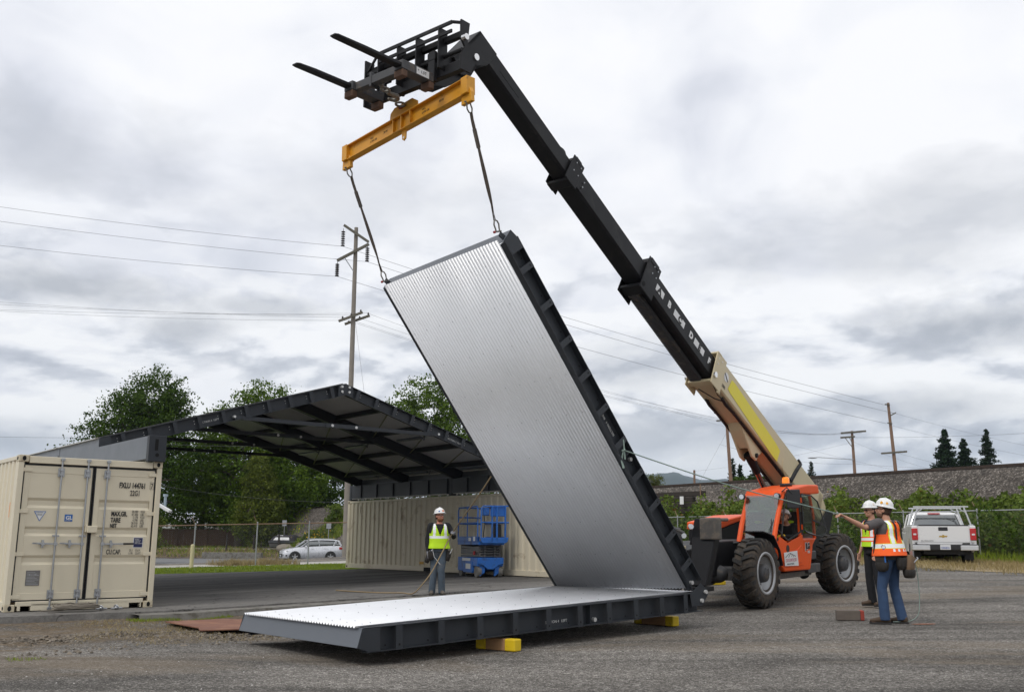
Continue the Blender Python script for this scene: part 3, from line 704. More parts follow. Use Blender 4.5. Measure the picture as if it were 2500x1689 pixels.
# ------------------------------------------------------------------ installed canopy roof (three sections) on its base frames
CAN = thing('canopy_roof', 'finished dark steel gable roof with corrugated sheets, bolted between the containers', 'canopy roof', tuple(Wd(5.45, 7.6, 2.6)))
SR, ZR, PHc = 5.43, 5.00, .295
DW = 2.954; D0 = 3.02
cuL = -S*cos(PHc)-Zv*sin(PHc); cuR = S*cos(PHc)-Zv*sin(PHc); cnL = -S*sin(PHc)+Zv*cos(PHc); cnR = S*sin(PHc)+Zv*cos(PHc)
CL = 5.93
def canopy_leaf(k, u, n, first, txt=None, left=True):
    Q = Wd(SR, D0+k*DW, ZR)+u*.05
    M = np.eye(4); M[:3, 0] = u; M[:3, 1] = D; M[:3, 2] = n; M[:3, 3] = Q
    L, H, fw, w = CL, .2865, .09, DW
    P = lambda a, b, c: tp(M, (a, b, c))
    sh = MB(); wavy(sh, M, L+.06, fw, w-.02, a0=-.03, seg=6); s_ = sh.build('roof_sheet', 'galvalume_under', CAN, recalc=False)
    E = (L+RSE*sin(PHc), -RSE*cos(PHc)); aa = (H-RSE*cos(PHc))/sin(PHc); Cc = (E[0]-cos(PHc)*aa, E[1]-sin(PHc)*aa)
    for side in (0, 1):
        Y = (lambda y: y) if side == 0 else (lambda y: w-.004-y)
        b = MB(M)
        def bx(x0, x1, y0, y1, z0, z1): b.bx((x0, min(Y(y0), Y(y1)), z0), (x1, max(Y(y0), Y(y1)), z1))
        bx(.0, L-.02, 0, fw, -.024, -.014); bx(.0, Cc[0]+.05, 0, fw, -H, -H+.012); bx(.0, L-.02, fw-.008, fw, -H+.012, -.024)
        beam = b.build('rafter', 'grey_steel', CAN)
        g = MB(); off = .006 if side == 0 else -.006
        pts = [P(x, Y(0), z) for x, z in [(L+.012, -.014), E, Cc, (L-.22, -H), (L-.22, -.014)]]
        g.add(pts+[p+D*off for p in pts], [tuple(range(5))[::-1], tuple(range(5, 10))]+[(i, (i+1) % 5, 5+(i+1) % 5, 5+i) for i in range(5)])
        g.build('gusset_plate', 'grey_steel', beam)
        if side == 0:
            st = MB(M)
            for i in range(10):
                x = .37+.565*i
                if x < L-.3: st.bx((x-.045, .001, -H-.004), (x+.045, .009, -.012))
            st.each('stiffener', 'grey_steel', beam)
            if k == 0:
                bo = MB(M)
                for x, z in ((2.95, -.20), (.10, -.07), (.10, -.2)): bo.cyl((x, -.012, z), (x, fw, z), .03, n=10)
                bo.each('bolt_head', 'bolt_white', beam, bevel=.004)
                ho = MB(M)
                for i in range(10):
                    x = .37+.565*i
                    for z in (-.10, -.16): ho.cyl((x+.11, fw-.012, z), (x+.11, fw-.010, z), .009, n=6)
                ho.each('bolt_hole', 'stencil_white', beam)
    e = MB(); o = unit(u*cos(PHc)+n*sin(PHc)); A = P(L, 0, -.012)
    e.add([A, A+D*w, P(E[0], w, E[1]), P(E[0], 0, E[1]), A-o*.008, A+D*w-o*.008, P(E[0], w, E[1])-o*.008, P(E[0], 0, E[1])-o*.008], [(0, 1, 2, 3), (4, 7, 6, 5), (0, 4, 5, 1), (1, 5, 6, 2), (2, 6, 7, 3), (3, 7, 4, 0)])
    e.build('eave_plate', 'grey_steel_light', CAN)
    pu = MB(M)
    for x in (.05, 1.35, 2.65, 3.95, 5.2): pu.bx((x, fw, -.15), (x+.012, w-fw, -.018)); pu.bx((x+.012, fw, -.15), (x+.06, w-fw, -.14)); pu.bx((x+.012, fw, -.03), (x+.06, w-fw, -.018))
    pu.each('purlin', 'grey_steel', CAN)
    rod = MB()     # diagonal strap bracing under the sheet
    for a0, a1 in ((1.4, 2.65), (2.7, 3.95), (4.0, 5.2)):
        rod.beam(P(a0, .1, -.16), P(a1, w-.1, -.16), .04, .004, n)
    rod.each('brace_strap', mat('strap_olive', (.17, .17, .10), .6) if 'strap_olive' not in MATS else 'strap_olive', CAN)
    lp = MB()
    for a in (3.0, 5.3): lp.box(P(a, w*.5, -.20), (.10, 1.2, .045), np.stack([u, D, n], 1)); lp.box(P(a, w*.25, -.23), (.02, .03, .12), np.stack([u, D, n], 1))
    lp.each('lamp_housing', 'grey_steel_light', CAN)
    if txt:
        ax = -u if left else u; p = P(3.75 if left else 3.30, .080, -.19)
        text(txt, 'lettering', .06, p-D*.0, ax, n, 'stencil_white', CAN, 1.0)
for k in range(3):
    canopy_leaf(k, cuL, cnL, k == 0, 'SECTION 3  LEFT' if k == 0 else None, True)
    canopy_leaf(k, cuR, cnR, k == 0, 'SECTION 3  RIGHT' if k == 0 else None, False)
# ridge plates and tie bars
for dd in (D0-.012, D0+3*DW):
    r = MB(); pts = [Wd(SR+x, dd, ZR+z) for x, z in ((-.20, -.09), (0, -.012), (.20, -.09), (.20, -.36), (0, -.29), (-.20, -.36))]
    r.add(pts+[p+D*.008 for p in pts], [tuple(range(6))[::-1], tuple(range(6, 12))]+[(i, (i+1) % 6, 6+(i+1) % 6, 6+i) for i in range(6)]); r.build('ridge_plate', 'grey_steel', CAN)
    b = MB()
    for x, z in ((-.10, -.10), (.10, -.10), (-.10, -.22), (.10, -.22)): b.cyl(Wd(SR+x, dd-.02, ZR+z), Wd(SR+x, dd+.02, ZR+z), .03, n=10)
    b.each('bolt_head', 'bolt_white', CAN, bevel=.004)
for k in range(4):
    dd = D0+.03+k*(DW-.0)-(.06 if k == 3 else 0)
    t = MB(); zt = ZR-2.95*sin(PHc)-.22
    for sgn in (-1, 1): t.beam(Wd(SR+sgn*2.8, dd, zt), Wd(SR+sgn*.45, dd, zt+.0), .05, .09)
    t.beam(Wd(SR-.5, dd-.02, zt), Wd(SR+.5, dd-.02, zt), .05, .10); tb = t.build('tie_bar', 'grey_steel', CAN)
    b = MB()
    for x in (-.33, .33): b.cyl(Wd(SR+x, dd-.06, zt), Wd(SR+x, dd-.02, zt), .035, n=10)
    b.each('bolt_head', 'bolt_white', tb)
# base frames: deep channels on the container tops, sloping outer faces under the eaves
ZA = 2.591
for (s0, z0, sg, len0, len1, joint) in ((-.02, ZA, 1, .0, 12.1, 6.0), (10.93, BZ+BH, -1, .25, 12.2, 6.2)):
    b = MB(SITE); zt = 3.06; x0, x1 = sorted((s0, s0+sg*.30)) if sg > 0 else sorted((s0-.02, s0+.26))
    if sg > 0: x0, x1 = -.30, .0
    for a, c in ((len0, joint-.03), (joint+.03, len1)):
        xi = x1 if sg > 0 else x0      # inner face seen from under the roof
        b.bx((xi-.008 if sg > 0 else xi, a, z0+.06), (xi if sg > 0 else xi+.008, c, zt-.02)); b.bx((x0, a, zt-.02), (x1, c, zt)); b.bx((x0, a, z0+.05), (x1, c, z0+.06))
        xo = x0 if sg > 0 else x1
        b.bx((xo if sg > 0 else xo-.008, a, z0+.06), (xo+.008 if sg > 0 else xo, c, zt-.02))
    bf = b.build('base_beam', 'grey_steel_light' if sg > 0 else 'grey_steel', CAN)
    p = MB(SITE)
    for a in (len0-.03, joint, len1):
        p.bx((x0-.01, a-.06, z0+.001), (x1+.012, a+.06, zt+.004))
    p.each('base_post', 'grey_steel', CAN, bevel=.004)
    r = MB(SITE)
    for i in range(1, 12):
        a = len0+i*1.02
        if abs(a-joint) > .15: r.bx((x1 if sg > 0 else x0-.04, a-.02, z0+.07), (x1+.04 if sg > 0 else x0, a+.02, zt-.03))
    r.each('web_rib', 'grey_steel', bf)
    h = MB(SITE)
    if sg > 0:
        h.cyl((x0+.15, len0-.095, z0+.12), (x0+.15, len0-.092, z0+.12), .035, n=12); h.bx((x0+.10, len0-.095, z0+.2), (x0+.16, len0-.092, zt-.06))
        h.build('bolt_hole', 'hole_black', CAN)
if True:
    l = MB(SITE); l.bx((10.86, .4, 2.585), (10.87, 6.0, 2.60)); l.bx((10.86, 6.35, 2.585), (10.87, 12.0, 2.60))
    for i in range(24): l.bx((10.855, .5+.48*i, 2.535), (10.875, .56+.48*i, 2.585))
    l.build('seal_flange', mat('flange_pale', (.5, .48, .44), .5), CAN)
# ------------------------------------------------------------------ vegetation helpers
def leafmat(name, c1, c2, rough=.6, tl=.25):
    m = bpy.data.materials.new(name); m.use_nodes = True; t = NT(m.node_tree); b = t.n['Principled BSDF']
    g = t.new('ShaderNodeNewGeometry'); ob = t.new('ShaderNodeTexCoord').outputs['Object']
    n = t.noise(ob, .55, 4, .6)
    f = t.math('ADD', t.math('MULTIPLY', g.outputs['Random Per Island'], .55), t.math('MULTIPLY_ADD', n, 1.6, -.55), clamp=True)
    c = t.mix(f, c1, c2); t.l.new(c, b.inputs['Base Color']); b.inputs['Roughness'].default_value = rough; b.inputs['Specular IOR Level'].default_value = .10
    tr = t.new('ShaderNodeBsdfTranslucent'); t.l.new(c, tr.inputs[0]); ms = t.new('ShaderNodeMixShader'); ms.inputs[0].default_value = tl
    t.l.new(b.outputs[0], ms.inputs[1]); t.l.new(tr.outputs[0], ms.inputs[2]); t.l.new(ms.outputs[0], t.n['Material Output'].inputs[0]); MATS[name] = m
leafmat('leaf_broad', (.040, .085, .010), (.135, .205, .022)); leafmat('leaf_dark', (.026, .058, .008), (.085, .14, .018))
leafmat('leaf_olive', (.052, .08, .014), (.16, .19, .03)); leafmat('leaf_conifer', (.010, .022, .012), (.030, .055, .026))
leafmat('leaf_bramble', (.042, .078, .012), (.19, .25, .045)); leafmat('leaf_willow', (.07, .09, .02), (.17, .19, .06))
leafmat('grass_dry', (.20, .155, .07), (.42, .34, .17)); leafmat('grass_green', (.11, .17, .015), (.27, .33, .04)); leafmat('leaf_yellow', (.45, .28, .02), (.65, .42, .04)); leafmat('leaf_rust', (.14, .075, .02), (.24, .14, .04))
mat('bark', (.10, .080, .062), .95, var=.3, vs=6, bump=.6, bs=12)
def rand_quads(C, size, rng, flat=0.0, aspect=.7, nrm=None):
    """leaf-sized quads centred at C"""
    N = len(C); a = rng.normal(size=(N, 3)); a /= np.linalg.norm(a, axis=1)[:, None]
    b = rng.normal(size=(N, 3))
    if nrm is not None: a = a-nrm*(a*nrm).sum(1)[:, None]*flat; a /= np.linalg.norm(a, axis=1)[:, None]
    b -= a*(a*b).sum(1)[:, None]; b /= np.linalg.norm(b, axis=1)[:, None]
    sz = size*rng.uniform(.6, 1.3, N)[:, None]
    a = a*sz*.5; b = b*sz*.5*aspect
    return np.stack([C-a, C-a*.1+b, C+a, C-a*.1-b], 1)
def crown_points(blobs, n, rng, cl=.85, per=55, hollow=.55):
    """leaf positions in clumps spread through the outer part of ellipsoid blobs"""
    vol = np.array([b[1][0]*b[1][1]*b[1][2] for b in blobs])**(2/3); vol = vol/vol.sum(); P = []; CC = []
    for (c, r), w in zip(blobs, vol):
        k = max(3, int(n*w/per)); d = rng.normal(size=(k, 3)); d /= np.linalg.norm(d, axis=1)[:, None]
        rad = rng.uniform(hollow, 1.02, k)[:, None]*rng.uniform(.82, 1.1, k)[:, None]
        cc = npv(c)+d*rad*npv(r); CC.append(cc)
        s = cl*rng.uniform(.5, 1.3, k)
        pts = np.repeat(cc, per, 0)+rng.normal(size=(k*per, 3))*np.repeat(s, per)[:, None]*npv(.5, .5, .34); P.append(pts)
    return np.concatenate(P), np.concatenate(CC)
def tree(name, label, base, blobs, n, lf, size, trunk_r, fork, cat='tree', group=None, seed=0, cl=.85, per=55, trunk_m='bark', hollow=.55, limbs=26):
    rng = np.random.default_rng(seed); base = npv(base); t = thing(name, label, cat, tuple(base), group)
    P, CC = crown_points(blobs, n, rng, cl, per, hollow)
    P = P[P[:, 2] > base[2]+.05]
    quads('crown', rand_quads(P, size, rng), lf, t)
    tr = MB(); fk = npv(fork); tr.tube([base-Zv*.2, base*.6+fk*.4+npv(rng.normal(size=3)*.1), fk], [trunk_r*1.15, trunk_r*.85, trunk_r*.6], 10)
    pick = CC[rng.permutation(len(CC))[:limbs]]
    for c in pick:
        s0 = base+(fk-base)*rng.uniform(.55, 1.0); mid = (s0+c)/2+rng.normal(size=3)*.3+npv(0, 0, .3)
        tr.tube([s0, mid, c], [trunk_r*.32, trunk_r*.2, trunk_r*.06], 6)
    tr.build('trunk', trunk_m, t); return t
def conifer(label, base, h, r, seed, n=2600, group=None, lf='leaf_conifer', dens=1.0, droop=.25, size=.35):
    rng = np.random.default_rng(seed); base = npv(base); t = thing('conifer_tree', label, 'tree', tuple(base), group)
    P = []; tr = MB(); tr.tube([base-Zv*.3, base+Zv*h], [r*.09, .02], 8)
    lv = int(h*3.4)
    for i in range(lv):
        f = (i+.6)/lv; z = h*(.06+.93*f); rr = r*(1-f)**.85*rng.uniform(.80, 1.08)+.08
        nb = int(5+4*(1-f))
        for k in range(nb):
            a = rng.uniform(0, 2*pi); L = rr*rng.uniform(.65, 1.1); d = npv(cos(a), sin(a), -droop*rng.uniform(.5, 1.5))
            st = base+Zv*z; tr.tube([st, st+d*L], [.03, .008], 4)
            m = max(4, int(n/(lv*nb)*(.5+1.4*(1-f)))); q = rng.uniform(.12, 1, m)[:, None]
            P.append(st+d*L*q+rng.normal(size=(m, 3))*npv(.14, .14, .12)*(.5+L*.4))
    quads('crown', rand_quads(np.concatenate(P), size, rng, aspect=.45), lf, t); tr.build('trunk', 'bark', t); return t
def blades(name, pts, h, w, m, rng, lean=.35, label=None, bend=.3, **kw):
    N = len(pts); a = rng.uniform(0, 2*pi, N); hh = h*rng.uniform(.45, 1.2, N); ww = w*rng.uniform(.7, 1.3, N)
    dx = np.stack([np.cos(a), np.sin(a), np.zeros(N)], 1); ln = rng.normal(size=(N, 3))*lean; ln[:, 2] = 1
    ln /= np.linalg.norm(ln, axis=1)[:, None]; tip = pts+ln*hh[:, None]
    Q = np.stack([pts-dx*ww[:, None]*.5, pts+dx*ww[:, None]*.5, tip+dx*ww[:, None]*.12, tip-dx*ww[:, None]*.12], 1)
    return tag(quads(name, Q, m, origin=tuple(pts.mean(0))), label=label, kind='stuff')

# ------------------------------------------------------------------ far-left surroundings (beyond the canopy)
def onland(x, y): return npv(x, y, gz(x, y))
# lawn between paving and fence
fl_ = lambda a: 20.75-.36*(a-7.4)
lawn_near = lambda a: 13.90-.385*(a-4)
strip('lawn', -6, 22, lawn_near, lambda a: fl_(a)-.05, 'lawn_turf', .012)
rng = np.random.default_rng(11)
def scatter(n, s0, s1, d0f, d1f, rng, dz=0.0):
    a = rng.uniform(s0, s1, n); b = np.array([rng.uniform(d0f(x), d1f(x)) for x in a])
    X = O0[0]+a*S[0]+b*D[0]; Y = O0[1]+a*S[1]+b*D[1]; return np.stack([X, Y, gz_sd(a, b, X, Y)+dz], 1)
blades('lawn_grass', scatter(26000, 1.5, 17, lambda a: lawn_near(a)+.02, lambda a: fl_(a), rng), .075, .03, 'grass_green', rng, .5, 'short mown green grass')
strip('footpath', -6, 24, lambda a: fl_(a)+.3, lambda a: fl_(a)+3.2, 'pale_concrete', .015)
m2 = MB(); m2.add([(-110, 66, -.385), (-5, 66, -.385), (-9, 84.5, -.385), (-110, 84.5, -.385)], [(0, 1, 2, 3)]); struct('road', m2, 'road_asphalt', recalc=False)
m2 = MB(); m2.add([(-110, 66.9, -.380), (-5, 66.9, -.380), (-5, 67.05, -.380), (-110, 67.05, -.380)], [(0, 1, 2, 3)]); struct('road_line', m2, 'white_line', recalc=False)
m2 = MB(); xs = np.linspace(-90, -19.5, 90); rb = np.random.default_rng(5)
V = []
for x in xs:
    for y, z in ((84.9, -.40), (86, -.12), (87.2, .02), (88.4, .17), (89.4, .28)): V.append((x, y+rb.uniform(-.1, .1), z+.03+rb.uniform(-.05, .08)))
m2.add(V, [(i*5+j, (i+1)*5+j, (i+1)*5+j+1, i*5+j+1) for i in range(89) for j in range(4)], True); struct('earth_bank', m2, 'earth_bank', recalc=False)
m2 = MB(); m2.add([(-90, 89.6, .36), (-19.6, 89.6, .36), (-21, 91.3, .41), (-90, 91.3, .41)], [(0, 1, 2, 3)]); struct('roadside_path', m2, 'pale_concrete', recalc=False)
m2 = MB(); m2.add([(-90, 91.4, .42), (-21, 91.4, .42), (-30, 112, .75), (-90, 112, .75)], [(0, 1, 2, 3)]); struct('verge', m2, 'earth_grass', recalc=False)
rw = MB(); rw.bx((-25.9, 84.3, -.5), (-20.9, 84.9, .14)); tag(rw.build('retaining_wall', 'kerb_concrete', origin=(-23.4, 84.6, -.4), bevel=.03), 'low grey concrete retaining wall in the roadside bank behind the chain-link fence', 'retaining wall')
blades('dry_grass', np.concatenate([scatter(2300, 10.0, 12.6, lambda a: fl_(a)+.1+.9*abs(sin(a*5)), lambda a: fl_(a)+1.2+1.5*abs(sin(a*3)), rng)]), .26, .025, 'grass_dry', rng, .3, 'tall dry straw-coloured grass growing at the fence')
def ypts(n, x0, x1, y0, y1, rng):
    X = rng.uniform(x0, x1, n); Y = rng.uniform(y0, y1, n); v0 = X-O0[0]; v1 = Y-O0[1]
    return np.stack([X, Y, gz_sd(v0*S[0]+v1*S[1], v0*D[0]+v1*D[1], X, Y)], 1)
blades('dry_grass', ypts(3000, -40, -15, 84.9, 89, rng)+npv(0, 0, .1), .38, .06, 'grass_dry', rng, .4, 'scattered dry grass on the roadside bank')
blades('weeds', ypts(1500, -40, -19, 85.2, 89, rng)+npv(0, 0, .1), .3, .10, 'grass_green', rng, .5, 'green weeds on the roadside bank')
blades('verge_grass', ypts(5000, -45, -19, 91.5, 98, rng), .22, .09, 'grass_green', rng, .5, 'rough grass verge along the board fence')
# wooden board fence
mat('brown_boards', (.13, .075, .047), .85, var=.35, vs=1.5, bump=.2, bs=10)
WF = thing('board_fence', 'brown wooden board fence beyond the road', 'wooden fence', (-31, 97.4, .4))
for i in range(7):
    x0 = -44+2.9*i; p = MB()
    for k in range(16): p.bx((x0+.05+.178*k, 97.4+.01*(k % 2), .38), (x0+.05+.178*k+.17, 97.42+.01*(k % 2), 2.12))
    p.bx((x0, 97.33, 2.10), (x0+2.9, 97.47, 2.16)); p.build('board_panel', 'brown_boards', WF)
    q = MB(); q.bx((x0-.06, 97.28, .3), (x0+.06, 97.395, 2.2)); q.build('post', 'brown_boards', WF)
# house with white roofs
mat('white_wall', (.62, .62, .60), .7, var=.06); mat('white_roof', (.68, .69, .70), .5, var=.08, vs=2); mat('white_trim', (.75, .75, .74), .5, var=.04); mat('flue_metal', (.35, .42, .46), .35, .7, var=.1)
HS = thing('house', 'white house with low pale roofs rising over the board fence', 'house', (-35, 108, .7))
h = MB(); h.bx((-47, 108, .6), (-33.0, 118, 2.9)); h.build('wall', 'white_wall', HS)
h = MB(); h.prism([(0, 0), (12.0, 0), (4.0, 2.0), (-4, 3.4), (-4, 0)], (-43.9, 107.6, 2.35), (1, 0, 0), (0, 0, 1), -10); h.build('roof', 'white_roof', HS)
h = MB(); h.prism([(0, 0), (5.3, .75), (5.3, -.9), (0, -.9)], (-38.0, 112, 3.5), (1, 0, 0), (0, 0, 1), -6); h.build('roof', 'white_roof', HS)
h = MB(); h.beam((-38.0, 111.9, 3.52), (-32.6, 111.9, 4.3), .12, .16); h.beam((-33.9-10, 107.5, 4.9), (-31.9, 107.5, 2.42), .14, .18); h.each('fascia', 'white_trim', HS)
h = MB()
for i in range(6): h.bx((-41+1.5*i, 107.95, 1.2), (-40.1+1.5*i, 107.99, 2.1))
h.each('window', mat('dark_glass', (.03, .035, .04), .1, var=0, spec=.8), HS)
GB = thing('gabled_house', 'near white gable end with a metal flue pipe, mostly hidden by the lettered container', 'house', (-23.5, 61, 0))
h = MB(); h.bx((-28, 60.6, -.2), (-23.6, 66, 2.4)); h.build('wall', 'white_wall', GB)
h = MB(); h.beam((-24.3, 60.3, 4.85), (-20.6, 60.3, 2.85), .5, .14); h.build('roof_edge', 'white_trim', GB)
h = MB(); h.prism([(-5.8, 0), (.0, 0), (-2.9, 1.6), ], (-23.6, 60.7, 2.4), (1, 0, 0), (0, 0, 1), -5); h.build('gable', 'white_wall', GB)
h = MB(); h.cyl((-21.15, 60.9, 2.9), (-21.15, 60.9, 3.75), .085, n=12); h.cyl((-21.15, 60.9, 3.75), (-21.15, 60.9, 3.9), .15, n=12); h.build('flue_pipe', 'flue_metal', GB)

# chain-link fences
def chain_mat():
    m = bpy.data.materials.new('chain_link'); m.use_nodes = True; t = NT(m.node_tree); b = t.n['Principled BSDF']
    b.inputs['Base Color'].default_value = (.30, .31, .32, 1); b.inputs['Roughness'].default_value = .45; b.inputs['Metallic'].default_value = .6; MATS['chain_wire'] = m
chain_mat(); mat('galv_pipe', (.36, .37, .38), .45, .6, var=.15, vs=8); mat('rusty_pipe', (.22, .14, .09), .8, var=.3, vs=6)
def chainlink(P0, P1, h, nposts, label, arms=1, px=.055, wire=.003, rail=True, mesh_=True, cell=.075, posts=None):
    P0, P1 = npv(P0), npv(P1); L = np.linalg.norm((P1-P0)[:2]); u = (P1-P0)/L; t = thing('chain_link_fence', label, 'fence', tuple(P0))
    for i in range(nposts) if posts is None else range(len(posts)):
        p = P0+u*(L*i/(nposts-1) if posts is None else posts[i]); q = MB(); q.cyl(p-Zv*.1, p+Zv*(h+.04), px*.5, n=10); q.ell(p+Zv*(h+.05), px*.6, nu=8, nv=5); po = q.build('post', 'galv_pipe', t)
        if arms: q = MB(); q.beam(p+Zv*h, p+Zv*(h+.33)-npv(-u[1], u[0], 0)*0-u*.16*arms, .03, .02); q.build('barb_arm', 'rusty_pipe', po)
    if rail: q = MB(); q.cyl(P0+Zv*h, P1+Zv*h, .021, n=8); q.build('top_rail', 'rusty_pipe' if h < 1.7 else 'galv_pipe', t)
    Q = []; n = int(L/cell)
    k = int(h/cell)
    dv = npv(-u[1], u[0], 0)
    for sgn in (1, -1):      # woven wires as thin diagonal ribbons crossing the whole panel height
        for i in range(-k, n+1):
            a0, a1 = (i*cell, (i+k)*cell) if sgn > 0 else ((i+k)*cell, i*cell)
            z0, z1 = 0.03, h-.03
            def cl(a, z, oa, oz):
                if a < 0: z = z+(oz-z)*(0-a)/(oa-a); a = 0
                if a > L: z = z+(oz-z)*(a-L)/(a-oa); a = L
                return a, z
            b0 = cl(a0, z0, a1, z1); b1 = cl(a1, z1, a0, z0)
            if b0[0] == b1[0]: continue
            A = P0+u*b0[0]+Zv*b0[1]+dv*.004*sgn; B = P0+u*b1[0]+Zv*b1[1]+dv*.004*sgn
            w = Zv*wire; Q.append([A-w, B-w, B+w, A+w])
    quads('wire_mesh', np.array(Q), 'chain_wire', t); return t
fa, fb = Wd(3.5, fl_(3.5), 0), Wd(19.0, fl_(19.0), 0); fa[2] = gz(fa[0], fa[1]); fb[2] = gz(fb[0], fb[1])+.02
_u = unit((fb-fa)); ps = []
for X in (-12.45, -10.2, -8.25, -6.65):          # posts where the photograph shows them
    ps.append((X-fa[0])/_u[0])
ps = [ps[0]-5.2, ps[0]-2.6]+ps+[ps[-1]+2.4, ps[-1]+4.8]
chainlink(fa, fb, 1.60, 5, 'chain-link fence with rusty barb arms along the mown lawn behind the canopy', posts=[p for p in ps if p > 0], wire=.0011)
b = MB(); b.cyl((-12.32, 38.9, .1), (-12.32, 38.9, .98), .075, n=12); b.ell((-12.32, 38.9, .98), (.075, .075, .03), nu=12, nv=5)
tag(b.build('bollard', mat('cream_paint', (.62, .55, .33), .6, var=.1, dirt=(.5, .2, .05), ds=3, dth=.66), origin=(-12.32, 38.9, .1)), 'cream painted bollard at the foot of a chain-link fence post', 'bollard')
mat('dark_post', (.022, .016, .014), .8, var=.2)
for i, (x, z0, z1, lab) in enumerate(((-24.8, .18, 1.55, 'short dark roadside post in front of the board fence'), (-22.43, .2, 1.57, 'short dark roadside post in front of the dense conical evergreen'), (-20.25, .25, 1.7, 'short dark roadside post beside the parked covered boat'), (-18.06, .3, 1.6, 'short dark roadside post in front of the boulders'))):
    b = MB(); b.cyl((x, 87.6, z0-.5), (x, 87.6, z1), .085, n=10); b.cyl((x, 87.6, z1), (x, 87.6, z1+.05), .06, n=10)
    tag(b.build('post', 'dark_post', origin=(x, 87.6, z0)), lab, 'post', 'dark posts along the far roadside')

# utility poles -------------------------------------------------------------
mat('pole_wood_grey', (.24, .215, .185), .9, var=.25, vs=2, bump=.3, bs=14); mat('pole_wood_brown', (.22, .14, .095), .9, var=.25, vs=2); mat('arm_wood', (.13, .12, .095), .9, var=.25, vs=4)
mat('insulator', (.03, .022, .02), .3, var=0); mat('wire_black', (.09, .09, .10), .6, var=0)
def pole(base, top, r0, r1, arms, label, m='pole_wood_brown', group=None):
    t = thing('utility_pole', label, 'utility pole', tuple(base), group); q = MB(); q.tube([npv(base)-Zv*.5, npv(top)], [r0, r1], 14); q.build('shaft', m, t)
    for (a, b_, w) in arms:
        q = MB(); q.beam(a, b_, w, w*1.2); ar = q.build('crossarm', 'arm_wood', t)
    return t
LP = pole((-10.2, 62, -.4), (-10.29, 62, 21.35), .20, .125, [((-11.05, 61.7, 21.42), (-9.40, 61.7, 20.28), .13), ((-11.42, 61.75, 19.02), (-9.38, 61.75, 20.16), .14), ((-11.15, 61.7, 14.98), (-9.62, 61.7, 15.58), .12), ((-10.85, 62.3, 14.92), (-9.25, 62.3, 15.50), .12)],
          'tall grey power pole with hanging insulator strings, rising behind the canopy ridge', 'pole_wood_grey')
q = MB(); q.beam((-10.95, 61.75, 19.25), (-10.35, 61.9, 18.35), .05, .05); q.build('arm_brace', 'galv_pipe', LP)
for (x, zt, zb) in ((-11.08, 21.2, 19.98), (-11.38, 19.0, 17.95), (-9.46, 20.1, 18.95)):
    q = MB(); n = 7; zt2 = zt-.25; q.cyl((x, 61.7, zt), (x, 61.7, zb), .018, n=6)
    for i in range(n):
        z = zt2-(zt2-zb-.05)*i/(n-1); q.lathe([(.03, .07), (.13, .02), (.135, -.02), (.03, -.03)], (x, 61.7, z), (0, 0, 1), 12)
    q.build('insulator_string', 'insulator', LP)
q = MB()
for x, z, y in ((-10.9, 15.2, 61.7), (-10.35, 15.4, 61.7), (-9.75, 15.65, 61.7), (-10.6, 15.05, 62.3), (-9.9, 15.35, 62.3), (-9.35, 15.6, 62.3)): q.lathe([(.03, -.08), (.06, .0), (.05, .08), (.01, .12)], (x, y, z), (0, 0, 1), 8)
q.each('pin_insulator', 'insulator', LP)
P1R = pole((29.24, 75, 5.0), (28.93, 75, 11.8), .15, .10, [((28.10, 74.85, 7.90), (30.05, 74.85, 8.06), .11), ((28.62, 74.85, 11.66), (29.0, 74.85, 11.62), .07), ((29.0, 74.85, 10.80), (29.42, 74.85, 11.02), .07), ((28.72, 74.85, 10.22), (29.08, 74.85, 10.18), .07)],
           'slightly leaning wooden power pole with one long crossarm low down, tallest on the right skyline')
P2R = pole((31.27, 90, 5.5), (31.22, 90, 11.3), .16, .11, [((30.16, 89.85, 11.08), (32.45, 89.85, 11.28), .13), ((30.1, 89.85, 10.66), (31.4, 89.85, 10.76), .13), ((31.2, 89.9, 11.15), (31.9, 89.9, 11.2), .1)],
           'wooden power pole with doubled crossarms and a street lamp arm on the right skyline')
q = MB(); q.tube([(31.2, 89.8, 8.67), (29.2, 89.8, 8.78), (27.75, 89.8, 8.86)], .03, 6); q.build('lamp_bracket', 'galv_pipe', P2R)
q = MB(); q.ell((27.4, 89.8, 8.80), (.42, .14, .07)); q.build('street_lamp', 'galv_pipe', P2R)
q = MB(); q.beam((30.5, 89.85, 10.66), (31.25, 89.85, 9.6), .05, .05); q.beam((30.9, 89.85, 10.7), (31.25, 89.85, 9.9), .05, .05); q.build('arm_brace', 'arm_wood', P2R)
P3R = pole((17.8, 80, 4.6), (17.55, 80, 11.35), .16, .11, [((16.70, 79.85, 10.92), (17.6, 79.85, 10.98), .10), ((16.55, 79.9, 11.62), (17.3, 79.9, 11.42), .14)], 'wooden power pole half hidden behind the raised boom')
pole((17.54, 95, 5.0), (17.58, 95, 8.0), .12, .10, [], 'short bare wooden pole standing behind the rails left of the machine cab')
def wire(pts, r, label, sag=0.0, n=24, cat='cable', grp=None):
    P = []; pts = [npv(p) for p in pts]
    for a, b in zip(pts[:-1], pts[1:]):
        for i in range(n+1 if b is pts[-1] else n):
            t = i/n; P.append(a+(b-a)*t-Zv*sag*4*t*(1-t))
    q = MB(); q.tube(P, r*.5, 5); return tag(q.build('overhead_wire', 'wire_black', origin=tuple(P[0])), label, cat, grp)
far = lambda x, z: (x, 62, z)
GW = 'power lines on the poles'
wire([(-50, 62, 25.2), (-11.08, 61.7, 19.98), (28.75, 75, 11.62)], .022, 'highest overhead wire, hung from the left insulator of the tall power pole', .45, grp=GW)
